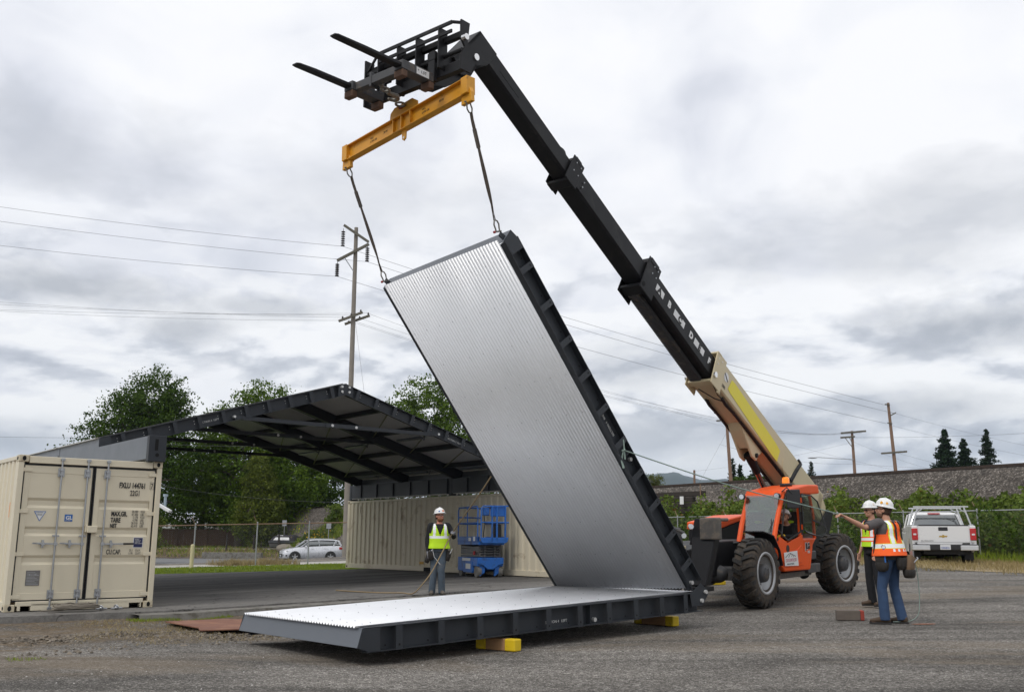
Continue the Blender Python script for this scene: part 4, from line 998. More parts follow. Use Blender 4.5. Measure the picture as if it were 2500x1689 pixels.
wire([(-50, 62, 24.1), (-9.46, 61.7, 18.95), (29.3, 75, 11.0)], .022, 'second overhead wire from the top, hung from the right insulator of the tall power pole', .45, grp=GW)
wire([(-50, 62, 22.2), (-11.38, 61.7, 17.95), (28.7, 75, 10.2)], .022, 'third overhead wire from the top, hung from the lowest insulator of the tall power pole', .45, grp=GW)
for i, (za, xa, za2, zb) in enumerate(((17.35, -10.9, 15.3, 10.95), (16.95, -10.4, 15.45, 11.1), (16.45, -10.6, 15.1, 10.75), (16.2, -9.4, 15.6, 10.9))):
    wire([(-50, 62, za+.35), (xa, 62, za2), (16.9+.25*i, 79.9, zb), (30.3+.6*i, 89.9, 11.1)], .014, ('top', 'second', 'third', 'lowest')[i]+' thin wire of the lower set crossing the middle of the tall power pole', .5, grp=GW)
wire([(-45, 62, 8.1), (-27.6, 62, 7.43), (-14, 62, 7.0)], .016, 'single wire entering low at the left edge above the container roof', .2, grp=GW)
wire([(-24.5, 66, 4.9), (-10.2, 62, 3.5)], .014, 'thin wire running in front of the trees to the foot of the tall pole', .3, grp=GW)
wire([(-10.15, 62, 15.2), (-8.6, 62, 5.5)], .014, 'guy wire slanting down beside the tall power pole', 0, grp=GW)
wire([(17.65, 80, 10.2), (15.0, 80, 5.6)], .012, 'guy wire slanting down left of the pole behind the boom', 0, grp=GW)
wire([(29.0, 75, 11.1), (62, 95, 8.6)], .014, 'upper thin wire falling from the leaning right pole toward the conifers', .5, grp=GW)
wire([(28.9, 75, 10.1), (62, 95, 7.9)], .014, 'lower thin wire falling from the leaning right pole toward the conifers', .5, grp=GW)
wire([(31.3, 90, 10.7), (62, 85, 12.2)], .02, 'bundled wire rising to the right picture edge above the conifers', .5, grp=GW)
wire([(16.9, 79.8, 9.0), (31.3, 90, 8.3), (62, 95, 8.6)], .014, 'low wire between the right poles just above the embankment', .5, grp=GW)
wire([(17.58, 95, 7.9), (31.3, 90, 10.3), (42, 92, 7.3)], .012, 'thin wire from the short bare pole up to the doubled crossarms', .3, grp=GW)
wire([(13, 88, 13.2), (38, 92, 7.4)], .012, 'thin wire crossing the sky behind the boom down to the right', .3, grp=GW)
wire([(29.4, 75, 7.95), (45, 80, 5.4)], .012, 'short wire falling from the long low crossarm to the embankment', .2, grp=GW)

# trees beyond ---------------------------------------------------------------
tree('broadleaf_tree', 'tall dark tree with a ragged crown, leftmost against the sky', (-34.5, 92, .6), [((-33.9, 92, 14.0), (3.3, 3.0, 3.6)), ((-36.2, 92, 12.4), (2.5, 2.6, 3.0)), ((-31.5, 92, 13.3), (2.0, 2, 2.4)), ((-33.2, 92, 11.4), (3.6, 2.6, 2.6)), ((-33, 92, 8.5), (4.2, 3.4, 3.0)), ((-38.3, 91.5, 9.9), (2.4, 2.2, 3.2)), ((-40.4, 91.5, 8.0), (2.0, 2, 2.4)), ((-34, 92, 4.4), (4.2, 3.4, 2.6))],
     46000, 'leaf_dark', .23, .45, (-34, 92, 9.0), seed=1, cl=.8, group='broadleaf trees behind the canopy', per=40, hollow=.35)
tree('broadleaf_tree', 'rounded green tree just left of the roof ridge', (-26, 96, .6), [((-24.4, 96, 13.1), (3.4, 3.2, 3.4)), ((-28.4, 96, 11.6), (2.4, 2.6, 2.7)), ((-21.6, 96, 12.0), (2.1, 2.6, 2.9)), ((-26, 96, 8.0), (4.6, 3.4, 3.8)), ((-21, 96, 7.4), (3.6, 3.2, 3.8)), ((-30.5, 96, 7.0), (2.8, 2.6, 3.4)), ((-25, 95.5, 4.0), (4.4, 3.0, 2.4))],
     48000, 'leaf_broad', .25, .5, (-25.5, 96, 8.5), seed=2, group='broadleaf trees behind the canopy', per=50)
tree('broadleaf_tree', 'big spreading tree right of the roof ridge, partly behind the lifted panel', (-8, 110, 1.5), [((-9.3, 110, 14.8), (4.0, 3.6, 4.6)), ((-12.4, 110, 13.8), (2.8, 3, 3.2)), ((-5.3, 110, 12.4), (3.2, 3.2, 5.0)), ((-8.5, 110, 8.5), (5.6, 4.0, 4.0)), ((-1.5, 110, 8), (3.4, 3.2, 4.0))],
     44000, 'leaf_broad', .27, .5, (-8.5, 110, 9.5), seed=3, group='broadleaf trees behind the canopy', per=50)
tree('broadleaf_tree', 'shaded tree filling the gap under the roof behind the board fence', (-31.5, 101, .7), [((-31.5, 101, 8.3), (4.0, 3, 4.4)), ((-28.5, 101, 6.2), (3.2, 2.6, 3.6)), ((-35.5, 101, 6.5), (3.4, 3, 4.0)), ((-31, 100.5, 3.9), (4.0, 2.4, 2.2))],
     28000, 'leaf_broad', .25, .4, (-31, 101, 6), seed=4, group='broadleaf trees behind the canopy')
tree('broadleaf_tree', 'shaded tree under the middle of the roof behind the covered boat', (-21.5, 101, .7), [((-21.8, 101, 8.3), (3.6, 3, 4.4)), ((-19.2, 100.5, 6.4), (2.8, 2.6, 3.8)), ((-20.5, 100, 3.6), (3.4, 2.2, 2.8)), ((-24.6, 100.5, 5.0), (2.6, 2.4, 3.8))],
     28000, 'leaf_dark', .25, .4, (-21.5, 101, 6), seed=5, group='broadleaf trees behind the canopy')
tree('broadleaf_tree', 'dark thin-stemmed tree above the far embankment beside the tall power pole', (-16.5, 107, 4.4), [((-17, 107, 9.3), (3.0, 2.6, 3.4)), ((-13.4, 107, 9.0), (2.6, 2.6, 3.6)), ((-15.5, 107, 6.2), (3.6, 2.4, 1.8))],
     14000, 'leaf_dark', .26, .22, (-16, 107, 8), seed=6, group='broadleaf trees behind the canopy')
tree('evergreen_tree', 'dense conical evergreen with low skirts in front of the board fence', (-23.6, 92.6, .5), [((-23.3, 92.6, 2.6), (2.5, 2.0, 1.5)), ((-23.4, 92.6, 4.2), (2.1, 1.9, 1.8)), ((-23.5, 92.6, 6.0), (1.6, 1.5, 1.8)), ((-23.6, 92.6, 7.6), (1.1, 1.1, 1.7)), ((-23.6, 92.6, 1.2), (1.0, 1.0, .9))],
     22000, 'leaf_olive', .2, .3, (-23.6, 92.6, 6), seed=7, cl=.55, per=40, hollow=.6)
tree('shrub', 'small rusty green shrub peeking past the corner of the lettered container', (-24.6, 69, .1), [((-24.9, 69, 2.3), (.85, .8, 1.2)), ((-24.7, 69, 1.2), (1.0, .9, .9))], 3500, 'leaf_olive', .16, .08, (-24.7, 69, 1.6), cat='shrub', seed=8, cl=.35)
tree('flowering_shrub', 'tall green shrub with yellow flowers between the parked silver car and the tall pole', (-15.3, 86.5, .9), [((-15.0, 86.5, 3.0), (1.1, .9, 1.3)), ((-14.6, 86.4, 1.7), (1.4, .9, 1.1)), ((-16.8, 86.2, 1.3), (1.6, .8, .7))], 5200, 'leaf_bramble', .2, .08, (-15.2, 86.5, 2.0), cat='shrub', seed=9, cl=.4)
bl = blades('weeds', ypts(3800, -19.2, -14.2, 85, 88.5, rng), .75, .07, 'grass_green', rng, .3, 'tall green weeds at the foot of the embankment')
P_ = np.stack([rng.normal(-16.6, .9, 90), np.full(90, 85.2)+rng.normal(size=90)*.2, rng.normal(1.55, .28, 90)], 1)
tag(quads('yellow_flowers', rand_quads(P_, .14, rng), 'leaf_yellow', origin=(-16.6, 85.2, 1.5)), 'yellow blossoms on the weeds', kind='stuff')
GC = 'conifers on the right skyline'
conifer('broad dark conifer, leftmost and fullest of the three on the right skyline', (52.9, 120, 7.6), 7.3, 2.5, 21, 9000, GC, droop=.1)
conifer('smaller dark conifer between two taller ones on the right skyline', (55.6, 121, 7.6), 6.3, 2.1, 22, 6500, GC)
conifer('slender layered conifer, rightmost on the skyline', (58.0, 120, 7.6), 7.4, 2.2, 23, 5200, GC, size=.3)
conifer('small lone conifer on the skyline just right of the boom foot', (36.4, 120, 7.2), 3.7, .95, 24, 900, GC, size=.26)
for i, (x, y, h_, r_, lab) in enumerate(((22.4, 100, 4.6, .9, 'thin dark fir left of the boom behind the rails'), (23.35, 101, 4.0, .8, 'second thin dark fir left of the boom behind the rails'), (24.6, 100, 4.3, 1.3, 'bushy dark fir touching the tan boom behind the rails'))):
    conifer(lab, (x, y, 5.0), h_, r_, 30+i, 1500, GC, size=.26)
tree('shrub', 'low round bushes on the skyline between thin firs and the lift cylinder', (23.6, 98, 5.0), [((23.0, 98, 6.9), (1.3, .8, .7)), ((24.6, 98, 7.1), (1.2, .8, .8))], 3000, 'leaf_dark', .2, .08, (23.6, 98, 6.5), cat='shrub', seed=33, cl=.4)
tree('willow_tree', 'pale drooping willow beyond the rails beside the lifted panel', (10.7, 76, 4.3), [((10.7, 76, 5.75), (.95, .7, .55)), ((10.2, 76, 5.3), (.6, .6, .6)), ((11.3, 76, 5.2), (.5, .5, .6))], 3200, 'leaf_willow', .11, .07, (10.7, 76, 5.6), seed=34, cl=.3)

# hills far behind the rails
hl = MB(); rh = np.random.default_rng(9); V = []; nx = 60
for i in range(nx+1):
    x = 330+1500*i/nx
    top = (272-.085*(x-480)+5*sin(x*.012)+4*sin(x*.031)+rh.uniform(-2, 2))*min(1, (x-300)/120)
    for j, (yy, zz) in enumerate(((3000, -5), (3300, top*.45), (3600, top*.85), (3900, top), (4600, top*.5))): V.append((x*yy/3900, yy+60*sin(i*.7+j), zz+rh.uniform(-3, 3)))
hl.add(V, [(i*5+j, (i+1)*5+j, (i+1)*5+j+1, i*5+j+1) for i in range(nx) for j in range(4)], True)
mat('forest_slope', (.020, .036, .022), .95, var=.6, vs=.012)
struct('hills', hl, 'forest_slope', recalc=False)

# railway ---------------------------------------------------------------------
mat('rail_steel', (.06, .042, .032), .6, .5, var=.2); mat('sleeper_wood', (.035, .027, .022), .9, var=.3, vs=3)
RW_ = thing('railway_track', 'railway track along the crest of the gravel embankment', 'railway track', tuple(Wd(RAIL_S, 20, 4.8)))
zt_ = lambda d: 4.50-.0065*min(max(d-10, -200), 200)
for off in (-.75, .75):
    q = MB(); q.beam(Wd(RAIL_S+off, -55, zt_(-55)+.16), Wd(RAIL_S+off, 145, zt_(145)+.16), .07, .15); q.build('rail', 'rail_steel', RW_)
q = MB()
for i in range(330):
    d = -55+.6*i; q.beam(Wd(RAIL_S-1.3, d, zt_(d)+.03), Wd(RAIL_S+1.3, d, zt_(d)+.03), .22, .14)
tag(q.build('sleepers', 'sleeper_wood', RW_), kind='stuff')

# right side: fence, brambles, verge grass, sleeper wall, signs ----------------
FS = 31.0
f0, f1 = Wd(FS, -14, 0), Wd(FS, 44, 0); f0[2] = .58; f1[2] = .50
chainlink(f0, f1, 1.88, 10, 'chain-link fence with a rusty top rail along the bramble bank at right', posts=[1.5+3.0*i+.12 for i in range(0, 19)] and [14+.1+p for p in (-9, -6, -3, 0, 3, 6, 9, 12.0, 15, 18, 21, 24)], arms=-1, cell=.09, wire=.0014)
rng = np.random.default_rng(17)
def bramble(n, s0, s1, d0, d1, hf, rng):
    a = rng.uniform(s0, s1, n); b = rng.uniform(d0, d1, n); top = hf(a, b)
    hh = top*np.power(rng.uniform(0, 1, n), .42)
    lum = .75+.35*np.sin(b*1.3+a*.9)+.28*np.sin(b*3.1-a*2.0+1)+.2*np.sin(b*6.3+a*4); hh = hh*np.clip(lum, .35, 1.35)
    X = O0[0]+a*S[0]+b*D[0]; Y = O0[1]+a*S[1]+b*D[1]; z = gz_sd(a, b, X, Y)
    return np.stack([X, Y, z+hh], 1)
hf = lambda a, b: np.interp(a, [31.1, 32, 34, 35.6, 37.2], [1.2, 2.0, 1.9, 1.0, .25])*np.interp(b, [-30, -10, 0, 8, 14, 25, 45], [1.0, 1.0, 1.05, 1.2, 1.25, .95, .8])
P = np.concatenate([bramble(78000, 31.08, 37.0, -16, 26, hf, rng), bramble(16000, 31.08, 36.5, 26, 46, hf, rng)])
tag(quads('bramble_thicket', rand_quads(P, .17, rng, aspect=.85), 'leaf_bramble', origin=tuple(P.mean(0))), 'dense green bramble thicket along the fence below the embankment', kind='stuff')
P = bramble(9000, 30.5, 31.3, -16, 26, lambda a, b: 1.75+0*a, rng)
tag(quads('ivy', rand_quads(P, .15, rng), 'leaf_dark', origin=tuple(P.mean(0))), 'dark vines hanging through the chain-link fence', kind='stuff')
P = bramble(2500, 31.2, 35.0, -16, 26, hf, rng); tag(quads('faded_leaves', rand_quads(P, .16, rng), 'leaf_rust', origin=tuple(P.mean(0))), 'brown leaves mixed into the brambles', kind='stuff')
pts = scatter(24000, 21.5, 31.2, lambda a: -14, lambda a: 6, rng)
sv = (pts[:, 0]-O0[0])*S[0]+(pts[:, 1]-O0[1])*S[1]; dv_ = (pts[:, 0]-O0[0])*D[0]+(pts[:, 1]-O0[1])*D[1]
edge = 22.2+.5*np.sin(dv_*1.1)+.4*np.sin(dv_*2.9+1); keep = sv+rng.normal(size=len(sv))*.45 > edge
blades('dry_grass', pts[keep], .17, .022, 'grass_dry', rng, .6, 'dry straw-coloured grass along the yard edge under the pickup')
strip('dry_verge', 22.6, 34.5, lambda a: -14, lambda a: 14, mat('straw_soil', (.28, .215, .12), .95, var=.4, vs=2, bump=.5, bs=30), .012, ns=30, nd=30)
pts = scatter(3500, 29.6, 31.0, lambda a: -14, lambda a: 10, rng); blades('weeds', pts, .42, .03, 'grass_green', rng, .4, 'green weeds at the foot of the right fence')
tk = thing('sleeper_wall', 'stacked black railway sleepers forming a low wall on the embankment slope', 'timber wall', tuple(Wd(35.2, 19, 2.8)))
for i in range(4):
    q = MB(); z = 3.92-.30*i; q.beam(Wd(35.0+.02*i, 17.1+.35*(i % 2)-(.4 if i == 0 else 0), z-.14), Wd(35.0+.02*i, 26, z-.16), .28, .27); q.build('sleeper', 'sleeper_wood', tk, bevel=.02)
for d_ in (19.4, 15.6):
    q = MB(); q.beam(Wd(34.78, d_+1.2, 2.7), Wd(34.78, d_+1.2, 4.25 if d_ < 17 else 3.98), .05, .05); q.build('post', 'rusty_pipe', tk)
q = MB(); o = Wd(34.6, 18.1, 3.22); q.prism([(0, 0), (.26, 0), (.26, .42), (0, .42)], o, -D, Zv, .01); sg = q.build('notice_sign', 'sticker_white', origin=tuple(o)); tag(sg, 'small white notice sign on the black sleeper wall', 'sign')
for i in range(4): pass
pp = MB(); o = npv(18.42, 76.5, 4.6)
ms = thing('milepost', 'black post with a small white plate on the crest of the embankment', 'sign', tuple(Wd(RAIL_S-2.2, 24.6, 4.3)))
q = MB(); q.beam(Wd(RAIL_S-2.2, 24.6, 4.2), Wd(RAIL_S-2.2, 24.6, 5.15), .09, .09); q.build('post', 'dark_post', ms)
q = MB(); o = Wd(RAIL_S-2.27, 24.85, 5.12); q.prism([(0, 0), (.48, 0), (.48, .30), (0, .30)], o, -D, Zv, .012); q.build('plate', 'sticker_white', ms)
text('D 3', 'lettering', .26, o-S*.016-D*.06+Zv*.05, -D, Zv, 'ink_black', ms, .9)
for (x, y, z0, z1, zz, lab) in ((-20.78, 91.8, .4, 2.45, .52, 'small pale road sign on a pole in front of the shaded trees'), (-15.32, 84.2, .2, 2.15, .5, 'grey road sign seen edge-on between the flowers and the silver car')):
    t = thing('road_sign', lab, 'sign', (x, y, z0)); q = MB(); q.cyl((x, y, z0-.3), (x, y, z1+zz), .03, n=8); q.build('post', 'galv_pipe', t)
    q = MB(); q.bx((x-.2, y-.05, z1), (x+.2, y-.035, z1+zz)); q.build('plate', 'galv_pipe', t)
# ------------------------------------------------------------------ telehandler
mat('machine_orange', (.82, .095, .008), .42, var=.05, vs=3, dirt=(.42, .11, .04), ds=2.2, dth=.68, spec=.35)
mat('machine_black', (.013, .013, .0145), .5, var=.25, vs=3, bump=.03, bs=30, spec=.22, dirt=(.035, .032, .03), ds=1.6, dth=.6)
mat('machine_grey', (.055, .055, .058), .55, var=.25, vs=5, dirt=(.14, .11, .08), ds=5, dth=.55)
mat('muddy_steel', (.085, .078, .070), .6, var=.4, vs=7, dirt=(.16, .13, .10), ds=5, dth=.5)
mat('machine_tan', (.60, .51, .32), .42, var=.05, vs=3, dirt=(.33, .25, .13), ds=2, dth=.68)
mat('label_yellow', (.78, .68, .02), .4, var=.02)
mat('tyre_rubber', (.022, .021, .020), .85, var=.3, vs=8, bump=.2, bs=60, dirt=(.075, .058, .042), ds=4, dth=.50)
mat('tyre_wall', (.065, .050, .037), .9, var=.3, vs=7, dirt=(.03, .026, .023), ds=4, dth=.52)
mat('rim_silver', (.42, .425, .43), .42, .35, var=.12, vs=9)
mat('chrome_rod', (.35, .24, .22), .15, .9, var=.05)  # dark red reflection on the rod is put into its base colour
mat('brown_timber', (.12, .065, .04), .8, var=.3, vs=8)
mat('black_plastic', (.02, .02, .022), .5, var=.1)
mat('beacon_orange', (.9, .22, .01), .15, var=0, emit=((1, .25, .02), .35))
mat('chrome', (.7, .7, .7), .12, .9, var=0)
def glass(name, tint, gl=.16, rough=.03):
    m = bpy.data.materials.new(name); m.use_nodes = True; t = NT(m.node_tree); t.n.remove(t.n['Principled BSDF'])
    tr = t.new('ShaderNodeBsdfTransparent'); tr.inputs[0].default_value = (*tint, 1); g = t.new('ShaderNodeBsdfGlossy'); g.inputs['Roughness'].default_value = rough; g.inputs[0].default_value = (.8, .83, .82, 1)
    lw = t.new('ShaderNodeLayerWeight'); lw.inputs[0].default_value = .35
    f = t.math('MULTIPLY_ADD', lw.outputs['Fresnel'], .8, gl, clamp=True)
    ms = t.new('ShaderNodeMixShader'); t.l.new(f, ms.inputs[0]); t.l.new(tr.outputs[0], ms.inputs[1]); t.l.new(g.outputs[0], ms.inputs[2]); t.l.new(ms.outputs[0], t.n['Material Output'].inputs[0]); MATS[name] = m
glass('cab_glass', (.50, .62, .57), .14); glass('windscreen_glass', (.44, .58, .52), .17, .2); glass('car_glass', (.06, .07, .075), .25)
TFf = unit(npv(-.634, -.773, 0)); TL = npv(-TFf[1], TFf[0], 0); TM = npv(4.58, 18.8, .01)-1.03*TL
TF = np.eye(4); TF[:3, 0] = TFf-npv(0, 0, .0318); TF[:3, 1] = TL; TF[:3, 2] = Zv; TF[:3, 3] = TM
TH = thing('telehandler', 'orange and tan telescopic handler with its long black boom raised over the lifted panel', 'telehandler', tuple(tp(TF, (-1.9, 0, 0))))
def tpart(fn, name, m, parent=None, bevel=0, M=TF, seg=1, each=False):
    q = MB(M); fn(q); return (q.each if each else q.build)(name, m, parent or TH, bevel=bevel, seg=seg)
def slab(q, poly, b0, b1):   # polygon in (a,z) extruded along b
    q.add([(a, b0, z) for a, z in poly]+[(a, b1, z) for a, z in poly], [tuple(range(len(poly)))[::-1], tuple(range(len(poly), 2*len(poly)))]+[(i, (i+1) % len(poly), len(poly)+(i+1) % len(poly), len(poly)+i) for i in range(len(poly))])
def wheel(a, b, steer=0.0, side=1):
    R, w = .645, .40; ax = TF[:3, :3] @ npv(sin(steer), cos(steer), 0)*side; ax = unit(ax); c = tp(TF, (a, b, R-.008))
    q = MB(); q.lathe([(.30, -w/2+.03), (.40, -w/2-.004), (.52, -w/2-.012), (.585, -w/2+.02), (.602, -w/2+.07), (.602, w/2-.07), (.585, w/2-.02), (.52, w/2+.012), (.40, w/2+.004), (.30, w/2-.03)], c, ax, 44)
    u = np.cross(ax, Zv); u = unit(u); v = np.cross(u, ax)
    q.mi = 1
    n = 22
    for i in range(n):
        for sg in (-1, 1):
            ph = 2*pi*(i+(0 if sg < 0 else .5))/n
            def P(ang, r, h): return c+(u*cos(ang)+v*sin(ang))*r+ax*h
            ring = []
            for (h, da, r, hw) in ((-.015*sg*-1*-1, 0, R, .075), (.10*sg, .07, R, .072), (.175*sg, .13, R-.012, .078), (.212*sg, .15, R-.06, .075), (.216*sg, .155, R-.12, .06)):
                ring.append([P(ph+da-hw, r-.05, h), P(ph+da-hw*.82, r, h), P(ph+da+hw*.82, r, h), P(ph+da+hw, r-.05, h)])
            q.loft(ring, True, False)
    o = q.build('wheel', ['tyre_wall', 'tyre_rubber'], TH, recalc=True)
    q = MB(); e = w/2
    q.lathe([(.395, e-.01), (.385, e+.012), (.345, e+.006), (.335, e-.05), (.30, e-.075), (.285, e-.16), (.19, e-.19), (.05, e-.19)], c, ax, 40)
    q.lathe([(.395, -e+.01), (.33, -e+.05), (.05, -e+.1)], c, ax, 24); q.build('rim', 'rim_silver', o)
    q = MB(); q.lathe([(.19, e-.19), (.175, e-.10), (.16, e-.03), (.145, e-.005), (.0, e-.0)], c, ax, 24)
    for i in range(10):
        d = (u*cos(2*pi*i/10)+v*sin(2*pi*i/10)); q.cyl(c+d*.215+ax*(e-.185), c+d*.215+ax*(e-.15), .018, n=6)
    for i in range(6):
        d = (u*cos(2*pi*i/6+.3)+v*sin(2*pi*i/6+.3)); q.cyl(c+d*.09+ax*(e-.002), c+d*.09+ax*(e+.004), .012, n=6)
    q.build('hub', 'machine_grey', o)
wheel(0, 1.03); wheel(-3.94, 1.03, radians(8)); wheel(0, -1.03, 0, -1); wheel(-3.94, -1.03, radians(8), -1)
# frame, axles
def f(q):
    slab(q, [(1.45, .62), (1.45, 1.10), (.6, 1.22), (-1.2, 1.22), (-3.2, 1.15), (-4.9, 1.25), (-5.1, .95), (-4.4, .70), (-3.0, .62), (.3, .58)], -.42, .42)
tpart(f, 'chassis', 'machine_black', bevel=.015)
def f(q):
    for a in (0, -3.94):
        q.tube([(a, -.86, .63), (a, -.4, .60), (a, 0, .60), (a, .4, .60), (a, .86, .63)], [.11, .10, .14, .10, .11], 12); q.ell((a+.02, .05, .58), (.24, .19, .20)); q.cyl((a+.1, -.75, .72), (a+.1, .75, .72), .035, n=8)
tpart(f, 'axle', 'machine_grey', each=True)
def f(q): q.ell((.25, .35, .62), (.16, .22, .17)); q.bx((-.05, .45, .50), (.22, .86, .74)); q.bx((.05, -.8, .5), (.3, -.35, .75))
tpart(f, 'axle_housing', 'machine_grey', each=True, bevel=.02)
def f(q): slab(q, [(-1.42, .80), (-1.42, 1.40), (-2.6, 1.60), (-3.6, 1.62), (-3.9, 1.30), (-3.9, .80)], -1.18, -.45)
tpart(f, 'engine_housing', 'machine_black', bevel=.02)
def f(q): slab(q, [(-1.40, 1.41), (-1.40, 1.57), (-2.6, 1.70), (-3.6, 1.71), (-3.6, 1.63), (-2.6, 1.61)], -1.2, -.43)
tpart(f, 'engine_hood', 'machine_orange', bevel=.02)
def f(q): q.bx((-1.9, .425, 1.17), (-.3, .445, 1.20))
tpart(f, 'trim_strip', 'galvanised')
def f(q):
    q.bx((-2.82, .62, .52), (-2.18, 1.12, .70)); q.bx((-2.80, .60, .78), (-2.20, 1.05, .95)); q.bx((-2.75, .58, .46), (-2.22, .95, 1.2)); q.bx((-2.78, .6, 1.02), (-2.25, .99, 1.16))
tpart(f, 'step', 'machine_grey', bevel=.02, seg=2)
def f(q): q.bx((-2.4, .75, .47), (-.75, 1.05, .58)); q.cyl((-.6, .8, .55), (-.3, .8, .55), .07, n=12); q.bx((-.75, .5, .5), (-.4, .8, .7))
tpart(f, 'side_rail', 'muddy_steel', bevel=.01)
def f(q):
    for p0, p1 in (((.10, 1.39), (-.35, 1.30)), ((-.35, 1.30), (-.60, 1.02)), ((-.60, 1.02), (-.69, .74))):
        a0, z0 = p0; a1, z1 = p1; n = unit(npv(z0-z1, 0, a1-a0))*.018*-1
        V = [(a0, .84, z0), (a1, .84, z1), (a1, 1.25, z1), (a0, 1.25, z0)]; V2 = [(p[0]+n[0], p[1], p[2]+n[2]) for p in V]
        q.add(V+V2, [(0, 1, 2, 3), (7, 6, 5, 4), (0, 4, 5, 1), (1, 5, 6, 2), (2, 6, 7, 3), (3, 7, 4, 0)])
    q.bx((-.72, .55, .60), (-.52, 1.0, .85))
tpart(f, 'mudguard', 'machine_black')
# stabiliser and nose
def f(q):
    q.add([(1.42, .60, 1.42), (1.62, .60, 1.42), (1.62, 1.08, 1.42), (1.42, 1.08, 1.42), (1.72, .70, .52), (1.92, .70, .52), (1.92, 1.0, .52), (1.72, 1.0, .52)], [(0, 3, 2, 1), (4, 5, 6, 7), (0, 1, 5, 4), (1, 2, 6, 5), (2, 3, 7, 6), (3, 0, 4, 7)])
    q.add([(1.42, .66, 1.66), (1.62, .66, 1.66), (1.62, .80, 1.66), (1.42, .80, 1.66), (1.5, .56, 1.2), (1.66, .56, 1.2), (1.66, .8, 1.2), (1.5, .8, 1.2)], [(0, 3, 2, 1), (4, 5, 6, 7), (0, 1, 5, 4), (1, 2, 6, 5), (2, 3, 7, 6), (3, 0, 4, 7)])
st = tpart(f, 'stabiliser_leg', 'machine_black', bevel=.012)
def f(q): q.bx((1.66, .80, 1.29), (1.71, 1.22, 1.67)); q.bx((1.35, .82, 1.60), (1.7, 1.2, 1.66))
tpart(f, 'stabiliser_guard', 'muddy_steel', bevel=.03, seg=2)
def f(q): q.bx((1.6, .62, .42), (2.0, 1.0, .50)); q.cyl((1.8, .8, .48), (1.8, .8, .58), .07)
tpart(f, 'stabiliser_foot', 'machine_black', bevel=.01)
def f(q):
    for a, b, z in ((1.70, .62, 1.52), (1.68, .46, 1.36), (1.70, -.02, 1.37)): q.cyl((a, b, z), (a+.06, b+.05, z), .045, n=14)
tpart(f, 'pivot_pin', 'chrome', each=True)
def f(q): q.tube([(1.60, .44, 1.40), (1.72, -.0, 1.62), (1.85, -.45, 1.85), (1.75, -.75, 1.88)], .028, 10)
tpart(f, 'guard_tube', 'machine_grey')
def f(q): slab(q, [(1.2, 1.18), (1.3, 1.50), (1.62, 1.46), (1.70, 1.32), (1.5, 1.15)], -.10, .20)
tpart(f, 'pivot_bracket', 'machine_grey', bevel=.02)
def f(q): slab(q, [(1.3, 1.17), (1.75, 1.17), (1.78, 1.05), (1.5, .90), (1.3, .90)], -.30, .30)
tpart(f, 'front_cover', 'machine_tan', bevel=.01)
def f(q): q.bx((.62, .424, .98), (.82, .43, 1.14)); q.bx((.88, .424, .98), (.98, .43, 1.1))
tpart(f, 'warning_label', 'sticker_white', each=True)
# cab
B0, B1 = .41, 1.20
def f(q):      # lower body: floor tub and rear corner
    slab(q, [(-.52, 1.20), (-.56, 1.00), (-.72, .76), (-.90, .62), (-2.12, .60), (-2.30, 1.08), (-2.50, 1.22), (-1.80, 1.22), (-1.80, .98), (-.95, .98), (-.8, 1.2)], B0, B1)
cb = tpart(f, 'cab_body', 'machine_orange', bevel=.03, seg=2)
def f(q): slab(q, [(-.505, 1.2), (-.545, 1.0), (-.70, .75), (-.75, .76), (-.60, 1.0), (-.55, 1.2)], B0-.01, 1.10)
tpart(f, 'front_panel', 'machine_black')
def f(q):
    for b in (B0+.03, B1-.04):
        q.tube([(-.52, b, 1.18), (-.66, b, 1.5), (-.88, b, 1.88), (-1.04, b, 2.14)], [.052, .05, .048, .05], 8)
    q.tube([(-1.72, B1-.03, 1.2), (-1.72, B1-.03, 1.6), (-1.68, B1-.03, 2.14)], .035, 8)
    for b in (B0+.03, B1-.04): q.tube([(-2.48, b, 1.2), (-2.45, b, 1.7), (-2.30, b, 2.12)], .035, 8)
tpart(f, 'cab_pillar', 'machine_orange', each=True)
def f(q):
    slab(q, [(-.98, 2.11), (-.98, 2.17), (-1.5, 2.23), (-2.2, 2.30), (-2.70, 2.30), (-2.75, 2.12), (-2.3, 2.10)], B0-.02, B1+.01)
    slab(q, [(-.86, 2.04), (-.92, 2.14), (-1.0, 2.14), (-1.0, 2.06)], B0, B1-.02)
tpart(f, 'cab_roof', 'machine_orange', bevel=.03, seg=2)
def f(q):      # door: lower panel with a crease, and frame
    slab(q, [(-.66, 1.30), (-.62, 1.12), (-.74, .84), (-.92, .72), (-1.76, .70), (-1.76, 1.30), (-1.05, 1.16)], B1+.002, B1+.016)
    slab(q, [(-.98, .76), (-1.66, .76), (-1.66, 1.1), (-1.05, .86)], B1+.012, B1+.028)
dr = tpart(f, 'cab_door', 'machine_orange', bevel=.006)
def f(q):
    W_ = [(-1.04, 2.10), (-.77, 1.32), (-1.05, 1.21), (-1.68, 1.36), (-1.65, 2.10)]
    for i in range(5):
        (a0, z0), (a1, z1) = W_[i], W_[(i+1) % 5]; q.beam((a0, B1+.016, z0), (a1, B1+.016, z1), .02, .028)
tpart(f, 'window_seal', 'black_plastic', dr)
def f(q): q.cyl((-1.02, B1+.012, 1.05), (-1.02, B1+.022, 1.05), .07, n=18)
tpart(f, 'door_handle', 'black_plastic', dr)
def f(q): q.add([(-.54, B0+.05, 1.0), (-.54, B1-.06, 1.0), (-.88, B1-.06, 2.08), (-.88, B0+.05, 2.08)], [(0, 1, 2, 3)])
ws = tpart(f, 'windscreen', 'windscreen_glass')
